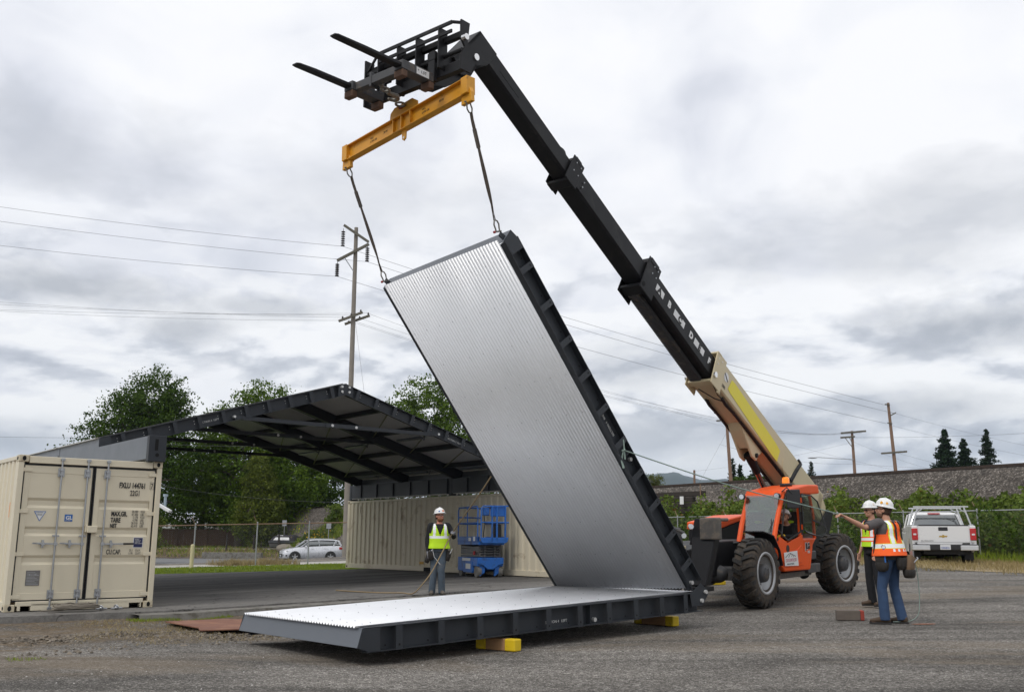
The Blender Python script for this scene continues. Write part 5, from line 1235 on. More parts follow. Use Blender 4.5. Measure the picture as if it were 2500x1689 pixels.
def f(q):
    for (p, r) in (((-.50, .95, 1.15), (-.60, 1.10, 1.52)), ((-.50, 1.02, 1.15), (-.62, 1.13, 1.60))): q.beam(p, r, .012, .012)
    q.beam((-.64, 1.08, 1.62), (-.54, 1.10, 1.25), .018, .012)
tpart(f, 'wiper', 'black_plastic', ws)
def f(q): q.add([(-.60, B0+.01, 1.22), (-2.45, B0+.01, 1.22), (-2.28, B0+.01, 2.1), (-1.02, B0+.01, 2.1)], [(0, 1, 2, 3)])
tpart(f, 'side_window', 'cab_glass')
def f(q): q.add([(-2.49, B0+.03, 1.24), (-2.49, B1-.03, 1.24), (-2.32, B1-.03, 2.1), (-2.32, B0+.03, 2.1)], [(0, 1, 2, 3)])
tpart(f, 'rear_window', 'cab_glass')
OW = [(-1.72, 1.24, 2.10), (-1.98, 1.34, 2.07), (-2.14, 1.40, 1.95), (-2.42, 1.46, 1.36), (-2.24, 1.42, 1.24), (-1.86, 1.30, 1.32), (-1.72, 1.25, 1.40)]
def f(q): q.add(OW, [tuple(range(7))])
ow = tpart(f, 'open_door_window', 'cab_glass')
def f(q): q.tube([npv(p) for p in OW]+[npv(OW[0])], .014, 6)
tpart(f, 'window_rim', 'black_plastic', ow)
def f(q): q.beam((-1.98, 1.36, 1.58), (-2.24, 1.50, 1.46), .025, .03)
tpart(f, 'window_latch', 'black_plastic', ow)
def f(q):
    for z in (1.45, 1.98): q.bx((-1.74, 1.2, z-.05), (-1.70, 1.25, z+.05))
tpart(f, 'window_hinge', 'machine_orange', ow, each=True)
def f(q): q.box((-1.02, 1.38, 2.0), (.035, .26, .36), np.array([[.87, -.5, 0], [.5, .87, 0], [0, 0, 1.]]))
mr = tpart(f, 'side_mirror', 'black_plastic', bevel=.03, seg=3)
def f(q): q.tube([(-.95, 1.18, 2.14), (-.92, 1.30, 2.22), (-1.0, 1.37, 2.1)], .014, 6)
tpart(f, 'mirror_arm', 'black_plastic', mr)
for b in (.43, 1.17):
    def f(q): q.cyl((-.80, b, 2.06), (-.72, b, 2.06), .055, .06, n=16)
    la = tpart(f, 'work_lamp', 'black_plastic')
    def f(q): q.cyl((-.722, b, 2.06), (-.715, b, 2.06), .05, n=16)
    tpart(f, 'lens', 'chrome', la)
def f(q): q.cyl((-1.9, .85, 2.27), (-1.9, .85, 2.33), .12, .09, n=20); q.torus((-1.9, .85, 2.30), (0, 0, 1), .10, .03)
bc = tpart(f, 'beacon', 'black_plastic')
def f(q): q.lathe([(.075, 2.33), (.072, 2.42), (.055, 2.455), (.0, 2.46)], (-1.9, .85, 0), (0, 0, 1), 18)
tpart(f, 'lens', 'beacon_orange', bc)
def f(q): q.bx((-2.2, .62, 1.02), (-1.78, 1.08, 1.16)); q.add([(-2.15, .64, 1.12), (-2.15, 1.06, 1.12), (-2.05, 1.06, 1.15), (-2.05, .64, 1.15), (-2.35, .66, 1.75), (-2.35, 1.04, 1.75), (-2.25, 1.04, 1.76), (-2.25, .66, 1.76)], [(0, 3, 2, 1), (4, 5, 6, 7), (0, 1, 5, 4), (1, 2, 6, 5), (2, 3, 7, 6), (3, 0, 4, 7)])
tpart(f, 'operator_seat', 'black_plastic', bevel=.04, seg=2)
def f(q): slab(q, [(-.75, .95), (-.72, 1.26), (-.95, 1.28), (-1.05, .95)], .60, 1.05); q.cyl((-1.0, .85, 1.2), (-1.15, .85, 1.32), .03, n=8)
tpart(f, 'dashboard', 'machine_grey', bevel=.02)
def f(q): q.torus((-1.17, .85, 1.34), (-.7, 0, .7), .17, .014, 24, 6)
tpart(f, 'steering_wheel', 'black_plastic')
aL, aU = TF[:3, 0]*-1, Zv        # lettering runs toward the rear on the camera side
def ttext(s, a, b, z, sz, m, sx=1.0, nm='lettering', bold=0, par=None): return text(s, nm, sz, tp(TF, (a, b, z)), aL, Zv, m, par or TH, sx, bold=bold)
def f(q): q.bx((-1.52, B1+.0285, .765), (-.92, B1+.0315, 1.06))
# magnetic sign on the door
def f(q): slab(q, [(-.80, .98), (-.83, .73), (-1.46, .71), (-1.42, 1.00)], B1+.030, B1+.033)
sg = tpart(f, 'door_sign', 'sticker_white')
def f(q):
    for (a0, z0, a1, z1) in ((-.86, .885, -1.03, .955), (-1.0, .885, -1.09, .950), (-1.14, .895, -1.19, .935), (-1.06, .965, -1.34, .895), (-1.22, .885, -1.25, .91)):
        q.beam((a0, B1+.0345, z0), (a1, B1+.0345, z1), .002, .011)
tpart(f, 'roof_emblem', 'ink_black', sg)
ttext('DOGWOOD', -.865, B1+.0335, .800, .090, mat('sign_red', (.42, .04, .10), .5, var=0).name if 'sign_red' not in MATS else 'sign_red', .98, par=sg)
ttext('INDUSTRIES', -.92, B1+.0335, .745, .042, 'machine_grey', 1.45, par=sg)
ttext('JLG', -1.90, B1+.010, 1.02, .15, 'ink_black', .9, bold=.008); ttext('JLG', -1.90, B1+.003, 1.02, .15, 'sticker_white', .9, bold=.020)
ttext('1055', -1.98, B1+.005, .93, .07, 'sticker_white', .9, bold=.002)
# boom ---------------------------------------------------------------
BT = radians(28.8)
def bframe(t0, h0, slope=0.0):
    th = BT+slope; M = np.eye(4); d = npv(cos(th), 0, sin(th)); n = npv(-sin(th), 0, cos(th))
    o = npv(-.18, 0, 4.72)+npv(cos(BT), 0, sin(BT))*t0+npv(-sin(BT), 0, cos(BT))*h0
    M[:3, 0] = TF[:3, :3] @ d; M[:3, 1] = TF[:3, :3] @ npv(0, 1, 0); M[:3, 2] = TF[:3, :3] @ n; M[:3, 3] = tp(TF, o); return M
B_t = bframe(0, -.10); B_b = bframe(0, -.12, .045)
def bpart(fn, name, m, M, parent=None, bevel=0, each=False, seg=1):
    q = MB(M); fn(q); return (q.each if each else q.build)(name, m, parent or TH, bevel=bevel, seg=seg)
def cbox(q, t0, t1, w, h0, h1, ch=.04):   # box section with chamfered edges
    P = [(-w/2+ch, h0), (w/2-ch, h0), (w/2, h0+ch), (w/2, h1-ch), (w/2-ch, h1), (-w/2+ch, h1), (-w/2, h1-ch), (-w/2, h0+ch)]
    q.loft([[npv(t, y, z) for y, z in P] for t in (t0, t1)], True, False)
bo = bpart(lambda q: cbox(q, -5.7, -.06, .54, -.31, .31, .03), 'boom_base', 'machine_tan', B_t, bevel=.006)
def f(q):
    q.bx((-.34, .27, -.42), (.08, .295, .34)); q.bx((-.34, -.295, -.42), (.08, -.27, .34)); q.bx((-.10, -.30, .30), (.06, .30, .345)); q.bx((-.12, -.27, -.36), (.04, .27, -.30))
    q.bx((-.34, .26, -.46), (-.24, .30, -.42))
bpart(f, 'boom_collar', 'machine_tan', B_t, bevel=.01)
bpart(lambda q: q.prism([(-3.25, -.0), (-3.20, -.30), (-2.9, -.30), (-.75, -.20+.05), (-.62, -.12), (-.70, .15), (-.86, .16), (-3.0, .05)], (0, .2735, 0), (1, 0, 0), (0, 0, 1), -.003), 'boom_label', 'label_yellow', B_t)
q = MB(B_t); q.torus((-3.72, .272, -.10), (0, 1, 0), .26, .010, 30, 6, arc=pi, a0=-.1); q.torus((-2.3, 0, -.31), (0, 0, 1), .15, .012, 24, 6); q.build('pressed_ring', 'machine_tan', bo)
q = MB(B_t)
q.prism([(.10*cos(a)-.47, .10*sin(a)+.06) for a in np.linspace(0, 2*pi, 20, endpoint=False)], (0, .2735, 0), (1, 0, 0), (0, 0, 1), -.003); q.mi = 1; q.beam((-.55, .278, .0), (-.38, .278, .11), .004, .03)
q.build('angle_gauge', ['sticker_white', 'ink_black'], bo)
q = MB(B_t); q.cyl((.0, .27, -.20), (.0, .33, -.20), .06, n=16); q.cyl((.0, -.27, -.20), (.0, -.36, -.20), .05, n=16)
for x, z in ((-.16, .22), (-.02, .22), (-.02, .08)): q.cyl((x, .29, z), (x, .302, z), .014, n=8)
q.build('pin', 'chrome', bo)
q = MB(B_t)
for b in (.19, -.19): q.tube([(-.62, b, -.33), (-.8, b, -.36), (-1.2, b, -.33), (-3.2, b*1.15, -.34), (-4.9, b*1.2, -.36)], .022, 6); q.tube([(-.66, b*.8, -.33), (-.84, b*.8, -.36), (-1.2, b*.85, -.335), (-4.8, b, -.36)], .018, 6)
q.tube([(-.15, -.1, -.40), (-.5, .1, -.42), (-.75, .2, -.35)], .012, 6); q.tube([(-.02, .28, -.40), (-.35, .24, -.44), (-.72, .19, -.34)], .012, 6)
q.tube([(-3.95, .28, -.33), (-4.10, .285, 0), (-4.28, .285, .30), (-4.20, .25, .35)], .03, 8); q.tube([(-4.02, .28, -.33), (-4.17, .285, 0), (-4.33, .285, .30)], .02, 8)
q.each('hydraulic_hose', 'rubber_seal', bo)
q = MB(B_t)
for b in (-.13, .13): slab(q, [(-1.55, -.30), (-1.75, -.40), (-2.35, -.68), (-2.55, -.66), (-2.60, -.50), (-2.75, -.31)], b-.025, b+.025)
slab(q, [(-1.55, -.30), (-1.75, -.40), (-2.2, -.56), (-2.2, -.31)], -.12, .12); q.build('cylinder_bracket', 'machine_tan', TH, bevel=.012)
q = MB(B_t); q.cyl((-2.48, -.19, -.57), (-2.48, .19, -.57), .05, n=14); q.tube([(-2.42, 0, -.55), (-2.6, 0, -.60), (-2.95, 0, -.70)], [.09, .10, .075], 14); q.build('cylinder_head', 'machine_black', TH)
q = MB(B_t); q.cyl((-2.9, 0, -.69), (-4.3, 0, -1.10), .062, n=16); q.build('cylinder_rod', 'chrome_rod', TH)
q = MB(B_t); q.cyl((-4.1, 0, -1.05), (-6.0, 0, -1.62), .11, n=16); q.build('cylinder_barrel', 'machine_black', TH)
q = MB(B_t); slab(q, [(-5.5, .30), (-5.95, .12), (-6.1, -.25), (-5.8, -.36), (-5.4, -.31)], -.27, .27); q.build('boom_heel', 'machine_tan', TH, bevel=.03)
q = MB(TF); slab(q, [(-4.3, 1.1), (-5.0, 1.6), (-5.3, 1.8), (-5.6, 1.7), (-5.2, 1.1)], -.36, -.31); slab(q, [(-4.3, 1.1), (-5.0, 1.6), (-5.3, 1.8), (-5.6, 1.7), (-5.2, 1.1)], .31, .36); q.each('boom_tower', 'machine_black', TH, bevel=.01)
s1 = bpart(lambda q: cbox(q, -.1, 2.66, .45, -.25, .25), 'boom_section', 'machine_black', B_b, bevel=.004)
def f(q):
    q.bx((2.52, .225, -.40), (2.98, .25, .36)); q.bx((2.52, -.25, -.40), (2.98, -.225, .36)); q.bx((2.62, -.26, .26), (2.92, .26, .37)); q.bx((2.7, -.23, -.34), (2.95, .23, -.27))
bpart(f, 'boom_collar', 'machine_black', B_b, bevel=.02)
s2 = bpart(lambda q: cbox(q, 2.5, 5.5, .385, -.21, .21), 'boom_section', 'machine_black', B_b, bevel=.004)
def f(q):
    q.bx((5.32, .19, -.27), (5.66, .215, .28)); q.bx((5.32, -.215, -.27), (5.66, -.19, .28)); q.bx((5.42, -.22, .20), (5.60, .22, .29)); q.bx((5.42, -.22, -.28), (5.60, .22, -.21))
bpart(f, 'boom_collar', 'machine_black', B_b, bevel=.015)
s3 = bpart(lambda q: cbox(q, 5.3, 8.0, .325, -.175, .175), 'boom_section', 'machine_black', B_b, bevel=.004)
def f(q): q.bx((7.2, .158, -.03), (7.75, .166, .02)); q.ell((5.8, 0, .22), (.14, .10, .09))
bpart(f, 'boom_rib', 'machine_black', B_b, each=True)
q = MB(B_b)
for x, z in ((2.62, .26), (2.62, .10), (2.76, .26), (2.76, .10)): q.cyl((x, .25, z), (x, .258, z), .015, n=8)
for x, z in ((5.40, .18), (5.40, 0), (5.54, .18), (5.54, 0), (5.2, .03), (5.2, -.08)): q.cyl((x, .19, z), (x, .223, z), .013, n=8)
q.each('bolt_head', 'galvanised', TH)
q = MB(B_b); q.cyl((2.9, .252, -.28), (2.9, .256, -.28), .05, n=14); q.cyl((2.9, -.252, -.28), (2.9, -.26, -.28), .06, n=14); q.each('eye_hole', 'hole_black', TH)
q = MB(B_b)          # cable chain under the middle section
n = 62
for i in range(n):
    t = .05+2.7*i/n; q.bx((t, -.19, -.335), (t+.026, .05, -.265))
q.bx((.05, -.10, -.325), (2.75, -.04, -.27)); q.build('cable_chain', 'machine_grey', TH)
bx_ = MB(B_b); 
for t0, t1 in ((2.20, 2.58), (1.32, 1.76), (.45, .88)): bx_.bx((t0, .2255, -.065), (t1, .2275, .075))
bx_.each('letter_patch', 'sticker_white', s1)
d_ = -B_b[:3, 0]; n_ = B_b[:3, 2]
for ch, t, m_ in (('A', 2.43, 'ink_black'), ('B', 2.02, 'sticker_white'), ('C', 1.58, 'ink_black'), ('D', 1.10, 'sticker_white'), ('E', .70, 'ink_black'), ('F', .26, 'sticker_white')):
    text(ch, 'lettering', .185, tp(B_b, (t, .2300, -.055)), d_, n_, m_, s1, 1.0, bold=.011)
text('800-10-2782', 'lettering', .085, tp(B_t, (-.16, .2735, -.21)), -B_t[:3, 0], B_t[:3, 2], 'ink_black', bo, .8, bold=.002)
# boom head, carriage, forks
q = MB(TF)
HP = [(7.02, 9.10), (6.62, 8.86), (6.86, 8.58), (7.08, 8.50), (7.22, 8.28), (7.45, 8.22), (7.60, 8.45)]
for b in (-.20, .175): slab(q, HP, b, b+.025)
slab(q, [(7.02, 9.10), (6.98, 9.06), (7.55, 8.42), (7.60, 8.45)], -.2, .2); slab(q, [(7.08, 8.50), (7.22, 8.28), (7.26, 8.30), (7.12, 8.52)], -.2, .2); q.build('boom_head', 'machine_black', TH, bevel=.004)
q = MB(TF); q.cyl((7.12, -.24, 8.62), (7.12, .225, 8.62), .055, n=16); q.build('pin', 'chrome', TH)
q = MB(TF)
for b in (-.14, .11): slab(q, [(7.05, 8.66), (7.3, 8.74), (7.9, 8.36), (8.16, 8.2), (8.16, 7.86), (7.7, 7.95), (7.25, 8.25)], b, b+.03)
q.bx((8.05, -.42, 7.9), (8.12, .42, 8.22)); q.cyl((7.6, 0, 8.25), (8.05, 0, 8.02), .05, n=10); q.build('coupler', 'machine_black', TH, bevel=.004)
CR = thing('x', '', ''); bpy.data.objects.remove(CR)
q = MB(TF)
PL = [(8.06, 7.76), (8.30, 7.76), (8.30, 7.98), (8.22, 8.12), (8.30, 8.22), (8.30, 8.50), (8.12, 8.50), (8.16, 8.2), (8.06, 8.05)]
for b in (-.98, .95): slab(q, PL, b, b+.03)
for z, a, r in ((8.47, 8.36, .03), (8.34, 8.36, .028)): q.beam((a, -.62, z), (a, .86, z), r, r*1.8)
q.beam((8.36, .86, 8.47), (8.24, .96, 8.47), .03, .04); q.beam((8.36, -.62, 8.47), (8.26, -.96, 8.30), .03, .04)
q.beam((8.24, -.97, 8.30), (8.24, .97, 8.30), .075, .09); q.cyl((8.26, -.97, 8.06), (8.26, .97, 8.06), .032, n=12); q.beam((8.2, -.9, 7.86), (8.2, .95, 7.86), .10, .15)
for b in (.62, .18, -.2, -.6): q.bx((8.2, b-.012, 7.86), (8.38, b+.012, 8.47))
for b in (.30, -.32): slab(q, [(8.10, 7.80), (8.22, 7.80), (8.22, 8.32), (8.16, 8.36), (8.02, 8.2)], b-.02, b+.02)
q.build('fork_carriage', 'machine_black', TH, bevel=.004)
q = MB(TF); q.cyl((8.27, .99, 8.22), (8.27, 1.06, 8.22), .045, n=14); q.build('pin', 'chrome', TH)
for b, a1 in ((.47, 10.12), (-.53, 9.92)):
    q = MB(TF); q.loft([[npv(a, b-w, 7.70), npv(a, b+w, 7.70), npv(a, b+w, 7.70+h), npv(a, b-w, 7.70+h)] for a, w, h in ((8.30, .062, .055), (9.6, .06, .045), (a1-.05, .06, .03), (a1, .048, .02))], True, False)
    q.bx((8.30, b-.062, 7.70), (8.355, b+.062, 8.16)); q.bx((8.22, b-.075, 8.02), (8.36, b+.075, 8.14)); q.build('fork', 'machine_black', TH, bevel=.006)
# fork-mounted hook frame (rides on the forks)
HF = thing('fork_hook_attachment', 'black steel frame sleeved over both forks, carrying the swivel hook', 'lifting hook frame', tuple(tp(TF, (8.6, 0, 7.7))))
q = MB(TF)
for b in (.47, -.53): q.bx((8.38, b-.085, 7.66), (8.98, b+.085, 7.79))
q.build('fork_sleeve', 'machine_grey', HF, bevel=.006)
q = MB(TF); q.beam((8.86, -.45, 7.72), (8.86, .39, 7.72), .12, .12); q.bx((8.79, -.16, 7.62), (8.93, -.12, 7.83)); q.build('cross_beam', 'machine_grey', HF, bevel=.006)
q = MB(TF)
for b in (.47, -.53): q.box((8.93, b, 7.605), (.10, .17, .10)); q.box((8.42, b, 7.605), (.10, .17, .10))
q.each('timber_pad', 'brown_timber', HF, bevel=.01)
lb = MB(TF); lb.bx((8.48, .557, 7.67), (8.72, .559, 7.77)); lb.build('label', 'sticker_white', HF)
text('*  1.5T', 'lettering', .06, tp(TF, (8.70, .561, 7.70)), TF[:3, 0]*-1, Zv, 'ink_black', HF, 1.0)
# swivel hook with shackles
mat('worn_zinc', (.20, .185, .16), .5, .5, var=.25, vs=12); mat('shackle_red', (.28, .02, .02), .4, var=.1)
hk = npv(tp(TF, (8.80, -.06, 7.66))); be = tp(frame(npv(-1.61, 13.525, 7.155), unit(npv(1.98, -2.19, .09)), unit(npv(-2.19, -1.98, 0))), (-.02, 0, .0))+npv(0, 0, .30)
SH = thing('swivel_hook', 'worn metal swivel hook and shackles hanging between the forks and the yellow beam', 'lifting hook', tuple(hk))
v_ = unit(be-hk); sd2 = unit(np.cross(v_, Zv)+1e-3)
q = MB(); q.torus(hk+v_*.05, sd2, .05, .014, 18, 8); q.cyl(hk-v_*.02, hk+v_*.03, .03); q.build('shackle', 'worn_zinc', SH)
q = MB(); q.torus(hk+v_*.17, np.cross(sd2, v_), .055, .016, 18, 8, sc=1.4); q.cyl(hk+v_*.24, hk+v_*.32, .035); q.build('swivel', 'worn_zinc', SH)
q = MB(); q.tube([hk+v_*.32, hk+v_*.38+sd2*.03, hk+v_*.46+sd2*.07, hk+v_*.55+sd2*.04, hk+v_*.585-sd2*.02, hk+v_*.54-sd2*.075, hk+v_*.49-sd2*.08], [.03, .033, .035, .035, .032, .025, .015], 10); q.build('hook', 'worn_zinc', SH)
q = MB(); q.torus(be-v_*.12, np.cross(sd2, v_), .065, .018, 20, 8, sc=1.3); q.build('shackle', 'worn_zinc', SH)
q = MB(); q.cyl(be-sd2*.07, be+sd2*.07, .022); q.build('shackle_pin', 'shackle_red', SH)

# spreader beam ------------------------------------------------------------
mat('spreader_yellow', (.66, .30, .012), .45, var=.08, vs=4, dirt=(.18, .08, .02), ds=7, dth=.62)
SN, SFr = npv(-.62, 12.43, 7.20), npv(-2.60, 14.62, 7.11)
SP = thing('spreader_beam', 'worn yellow steel lifting beam hung level under the forks', 'spreader beam', tuple((SN+SFr)/2))
sx_ = unit(SN-SFr); sz_ = unit(Zv-sx_*(sx_ @ Zv)); sy_ = np.cross(sz_, sx_); SMt = frame((SN+SFr)/2, sx_, sy_, sz_); HL = np.linalg.norm(SN-SFr)/2
q = MB(SMt); q.bx((-HL-.05, -.006, -.06), (HL, .006, .155)); q.bx((-HL-.05, -.06, .155), (HL, .06, .170)); q.bx((-HL-.05, -.06, -.075), (HL, .06, -.060))
for x in (-.20, .0, .22): q.bx((x-.01, -.055, -.06), (x+.01, .055, .155))
q.build('i_beam', 'spreader_yellow', SP, bevel=.003)
q = MB(SMt); q.prism([(-.34, .165), (-.32, .30), (-.22, .36), (.22, .36), (.34, .28), (.36, .165)], (0, .012, 0), (1, 0, 0), (0, 0, 1), .024)
q.prism([(-.05, -.07), (-.04, -.21), (.0, -.24), (.045, -.21), (.055, -.07)], (.02, .012, 0), (1, 0, 0), (0, 0, 1), .024); q.build('centre_plate', 'spreader_yellow', SP, bevel=.003)
q = MB(SMt); q.cyl((.02, -.014, -.19), (.02, .014, -.19), .018, n=12)
for x in (-1.1, -1.05, -.66, -.61, .52, .58, .92): q.cyl((x, -.0075, -.035), (x, .0075, -.035), .012, n=8)
q.each('hole', 'sticker_white', SP)
for sx2 in (1, -1):
    q = MB(SMt); e = HL*sx2; q.box((e, 0, .05), (.13, .15, .25)); q.prism([(-.10, -.04), (-.11, -.20), (.11, -.20), (.10, -.06), (.05, .05), (-.08, .05)], (e, .03, 0), (1, 0, 0), (0, 0, 1), .06); q.build('end_bracket', 'spreader_yellow', SP, bevel=.004)
for s_, x, z in (('MAX', .45, .085), ('2,500 LBS', .40, .045), ('MODEL', .80, .07), ('MAX', -.85, .085), ('2,500 LBS', -.90, .045), ('MODEL', -.55, .07)):
    text(s_, 'lettering', .045, tp(SMt, (-(-x), .0075 if sy_ @ (-npv(0, 1, 0)) > 0 else -.0095, z)), sx_ if True else -sx_, sz_, 'ink_black', SP, 1.0) if False else None
ysg = 1 if (SMt[:3, 1] @ (npv(0, 0, 1.2)-SMt[:3, 3])) > 0 else -1
ax_ = np.cross(SMt[:3, 2], SMt[:3, 1]*ysg)*1
for s_, x, z in (('WLL', .45, .07), ('2,500 LBS', .45, .02), ('30 IN', .85, .05), ('WLL', -.85, .07), ('2,500 LBS', -.85, .02), ('30 IN', -.5, .05)):
    text(s_, 'lettering', .045, tp(SMt, (x, .0065*ysg, z)), ax_, SMt[:3, 2], 'ink_black', SP, 1.0)
# slings and their shackles
mat('sling_web', (.085, .068, .055), .9, var=.4, vs=9)
def shackle(p, d, side, label):
    t = thing('shackle', label, 'shackle', tuple(p)); d = unit(d); s_ = unit(np.cross(d, side)); q = MB()
    q.tube([p-s_*.032, p-s_*.036+d*.05, p-s_*.045+d*.10, p-s_*.028+d*.145, p+d*.16, p+s_*.028+d*.145, p+s_*.045+d*.10, p+s_*.036+d*.05, p+s_*.032], .011, 8); q.build('bow', 'worn_zinc', t)
    q = MB(); q.cyl(p-s_*.06, p+s_*.06, .012, n=10); q.build('pin', 'worn_zinc', t); q = MB(); q.cyl(p+s_*.055, p+s_*.08, .018, n=8); q.build('pin_head', 'shackle_red', t); return t
def sling(a, b, label):
    a, b = npv(a), npv(b); d = unit(b-a); L = np.linalg.norm(b-a); t = thing('lifting_sling', label, 'sling', tuple(a)); s_ = unit(np.cross(d, npv(.2, 1, .1))); n = unit(np.cross(d, s_))
    q = MB(); N = 22; R1 = []
    for i in range(N+1):
        f_ = i/N; tw = 1.4*f_+.5*sin(f_*7); w = .028 if .12 < f_ < .88 else .014+.014*min(f_, 1-f_)/.12
        e1 = s_*cos(tw)+n*sin(tw); e2 = np.cross(d, e1); c = a+d*L*f_; R1.append([c-e1*w-e2*.004, c+e1*w-e2*.004, c+e1*w+e2*.004, c-e1*w+e2*.004])
    q.loft(R1, True, False)
    q.tube([a+s_*.02, a+d*.35], .009, 6); q.tube([b-s_*.02, b-d*.35], .009, 6); q.build('webbing', 'sling_web', t)
    q = MB(); c = a+d*L*.24; q.box(c, (.26, .055, .016), np.stack([d, s_, n], 1)); q.build('label_tag', 'muddy_steel', t); return t
pn = tp(SMt, (HL, 0, -.17)); pf = tp(SMt, (-HL, 0, -.17))
ln = tp(MU, (RL+.15, .06, -.05)); lf_ = tp(MU, (RL+.10, RW-.10, -.05))
shackle(pn, ln-pn, RV2, 'shackle at the near end of the yellow lifting beam'); shackle(pf, lf_-pf, RV2, 'shackle at the far end of the yellow lifting beam')
shackle(ln, pn-ln, RV2, 'bright shackle on the near top corner of the raised panel'); shackle(lf_, pf-lf_, RV2, 'small shackle on the far top corner of the raised panel')
sling(pn+unit(ln-pn)*.15, ln+unit(pn-ln)*.15, 'dark flat sling from the near end of the yellow beam'); sling(pf+unit(lf_-pf)*.15, lf_+unit(pf-lf_)*.15, 'dark flat sling from the far end of the yellow beam')
# ------------------------------------------------------------------ vehicles
mat('car_white', (.70, .70, .70), .3, var=.02, coat=.4); mat('car_silver', (.66, .67, .70), .28, .25, var=.02, coat=.5)
mat('tail_red', (.45, .008, .008), .15, var=.1, coat=.5); mat('dark_plastic', (.018, .018, .02), .55, var=.15); mat('tyre_plain', (.018, .018, .018), .85, var=.2)
mat('alloy', (.55, .55, .56), .3, .7, var=.05); mat('aluminium', (.62, .63, .64), .35, .5, var=.06); mat('gold_badge', (.55, .36, .08), .3, .7, var=.02)
mat('headlamp', (.65, .66, .68), .1, .3, var=0, coat=.5); mat('plate_white', (.65, .66, .68), .4, var=0); mat('plate_blue', (.05, .10, .35), .5, var=0)
def rrect(x0, x1, y0, y1, r, z, k=4):
    P = []
    for cx, cy, a0 in ((x1-r, y1-r, 0), (x0+r, y1-r, pi/2), (x0+r, y0+r, pi), (x1-r, y0+r, 1.5*pi)):
        for i in range(k+1): a = a0+pi/2*i/k; P.append(npv(cx+r*cos(a), cy+r*sin(a), z))
    return P
def roadwheel(M, x, y, r, w, root, spokes=5, rimr=.68):
    sg = 1 if x > 0 else -1; c = tp(M, (x, y, r)); ax = unit(M[:3, :3] @ npv(sg, 0, 0)); q = MB()
    q.lathe([(r*rimr, -w/2), (r*.9, -w/2), (r, -w/2+.04), (r, w/2-.04), (r*.9, w/2), (r*rimr, w/2-.01)], c, ax, 26); o = q.build('wheel', 'tyre_plain', root)
    q = MB(); q.lathe([(r*rimr, w/2-.012), (r*rimr-.03, w/2-.02), (r*rimr-.045, w/2-.09), (.02, w/2-.10)], c, ax, 26); u = unit(np.cross(ax, Zv)); v = np.cross(u, ax); q.mi = 1
    for i in range(spokes):
        a = 2*pi*i/spokes+.3; d = u*cos(a)+v*sin(a); q.beam(c+ax*(w/2-.03), c+ax*(w/2-.02)+d*(r*rimr-.02), .075, .03, ax)
    q.cyl(c+ax*(w/2-.06), c+ax*(w/2-.01), .06); q.build('rim', ['dark_plastic', 'alloy'], o)
# pickup seen from behind
fy = npv(sin(radians(16.5)), cos(radians(16.5)), 0); fx = npv(fy[1], -fy[0], 0); PM = frame(npv(14.40, 33.3, .44), fx, fy, Zv)
PK = thing('pickup_truck', 'white pickup truck with an aluminium ladder rack, parked at the fence', 'pickup truck', tuple(PM[:3, 3]))
def vp(fn, name, m, root, M, parent=None, bevel=0, each=False, seg=1):
    q = MB(M); fn(q); return (q.each if each else q.build)(name, m, parent or root, bevel=bevel, seg=seg)
P_ = lambda fn, name, m, parent=None, bevel=0, each=False, seg=1: vp(fn, name, m, PK, PM, parent, bevel, each, seg)
def f(q):
    for sg in (-1, 1):          # bed side with wheel arch
        arch = [(1.25+.50*cos(a), .42+.50*sin(a)) for a in np.linspace(pi*.97, pi*.03, 12)]
        prof = [(.05, .58), (.02, .85), (.05, 1.36), (2.15, 1.38), (2.15, .50), (1.82, .50)]+arch[::-1]+[(.66, .52)]
        q.add([(sg*.99, y, z) for y, z in prof]+[(sg*.90, y, z) for y, z in prof], [tuple(range(len(prof))), tuple(range(len(prof), 2*len(prof)))[::-1]]+[(i, (i+1) % len(prof), len(prof)+(i+1) % len(prof), len(prof)+i) for i in range(len(prof))])
        q.bx((sg*.80 if sg > 0 else -.99, .02, .80), (.99 if sg > 0 else -.80, .10, 1.36))
    q.bx((-.90, .1, .62), (.90, 2.15, .75))
P_(f, 'bed', 'car_white', bevel=.035, seg=3)
tg = P_(lambda q: q.bx((-.785, .0, .80), (.785, .06, 1.345)), 'tailgate', 'car_white', bevel=.02, seg=2)
P_(lambda q: (q.bx((-.77, .0, 1.345), (.77, .10, 1.385)), q.bx((-.16, -.012, 1.19), (.13, .01, 1.31))), 'trim', 'dark_plastic', tg, bevel=.01)
P_(lambda q: q.add([(-.14, -.006, 1.03), (-.06, -.006, 1.03), (-.045, -.006, 1.055), (.015, -.006, 1.055), (.0, -.006, 1.03), (.11, -.006, 1.03), (.09, -.006, .985), (.015, -.006, .985), (-.0, -.006, .965), (-.06, -.006, .965), (-.05, -.006, .985), (-.16, -.006, .985)], [tuple(range(12))]), 'badge', 'gold_badge', tg)
text('SILVERADO', 'lettering', .05, tp(PM, (-.72, -.004, .845)), fx, Zv, 'dark_plastic', tg, 1.5)
for sg in (-1, 1): P_(lambda q: q.bx((min(sg*.80, sg*.992), -.012, .88), (max(sg*.80, sg*.992), .06, 1.27)), 'tail_light', 'tail_red', bevel=.02, seg=2)
for sg in (-1, 1): P_(lambda q: q.bx((min(sg*.85, sg*.95), -.018, 1.04), (max(sg*.85, sg*.95), .0, 1.10)), 'reverse_lamp', 'plate_white', bevel=.01)
P_(lambda q: q.bx((-1.0, -.16, .55), (1.0, .02, .75)), 'bumper', 'dark_plastic', bevel=.03, seg=2)
P_(lambda q: (q.bx((-1.01, -.175, .55), (-.46, -.12, .72)), q.bx((.46, -.175, .55), (1.01, -.12, .72))), 'bumper_cap', 'aluminium', each=True, bevel=.02)
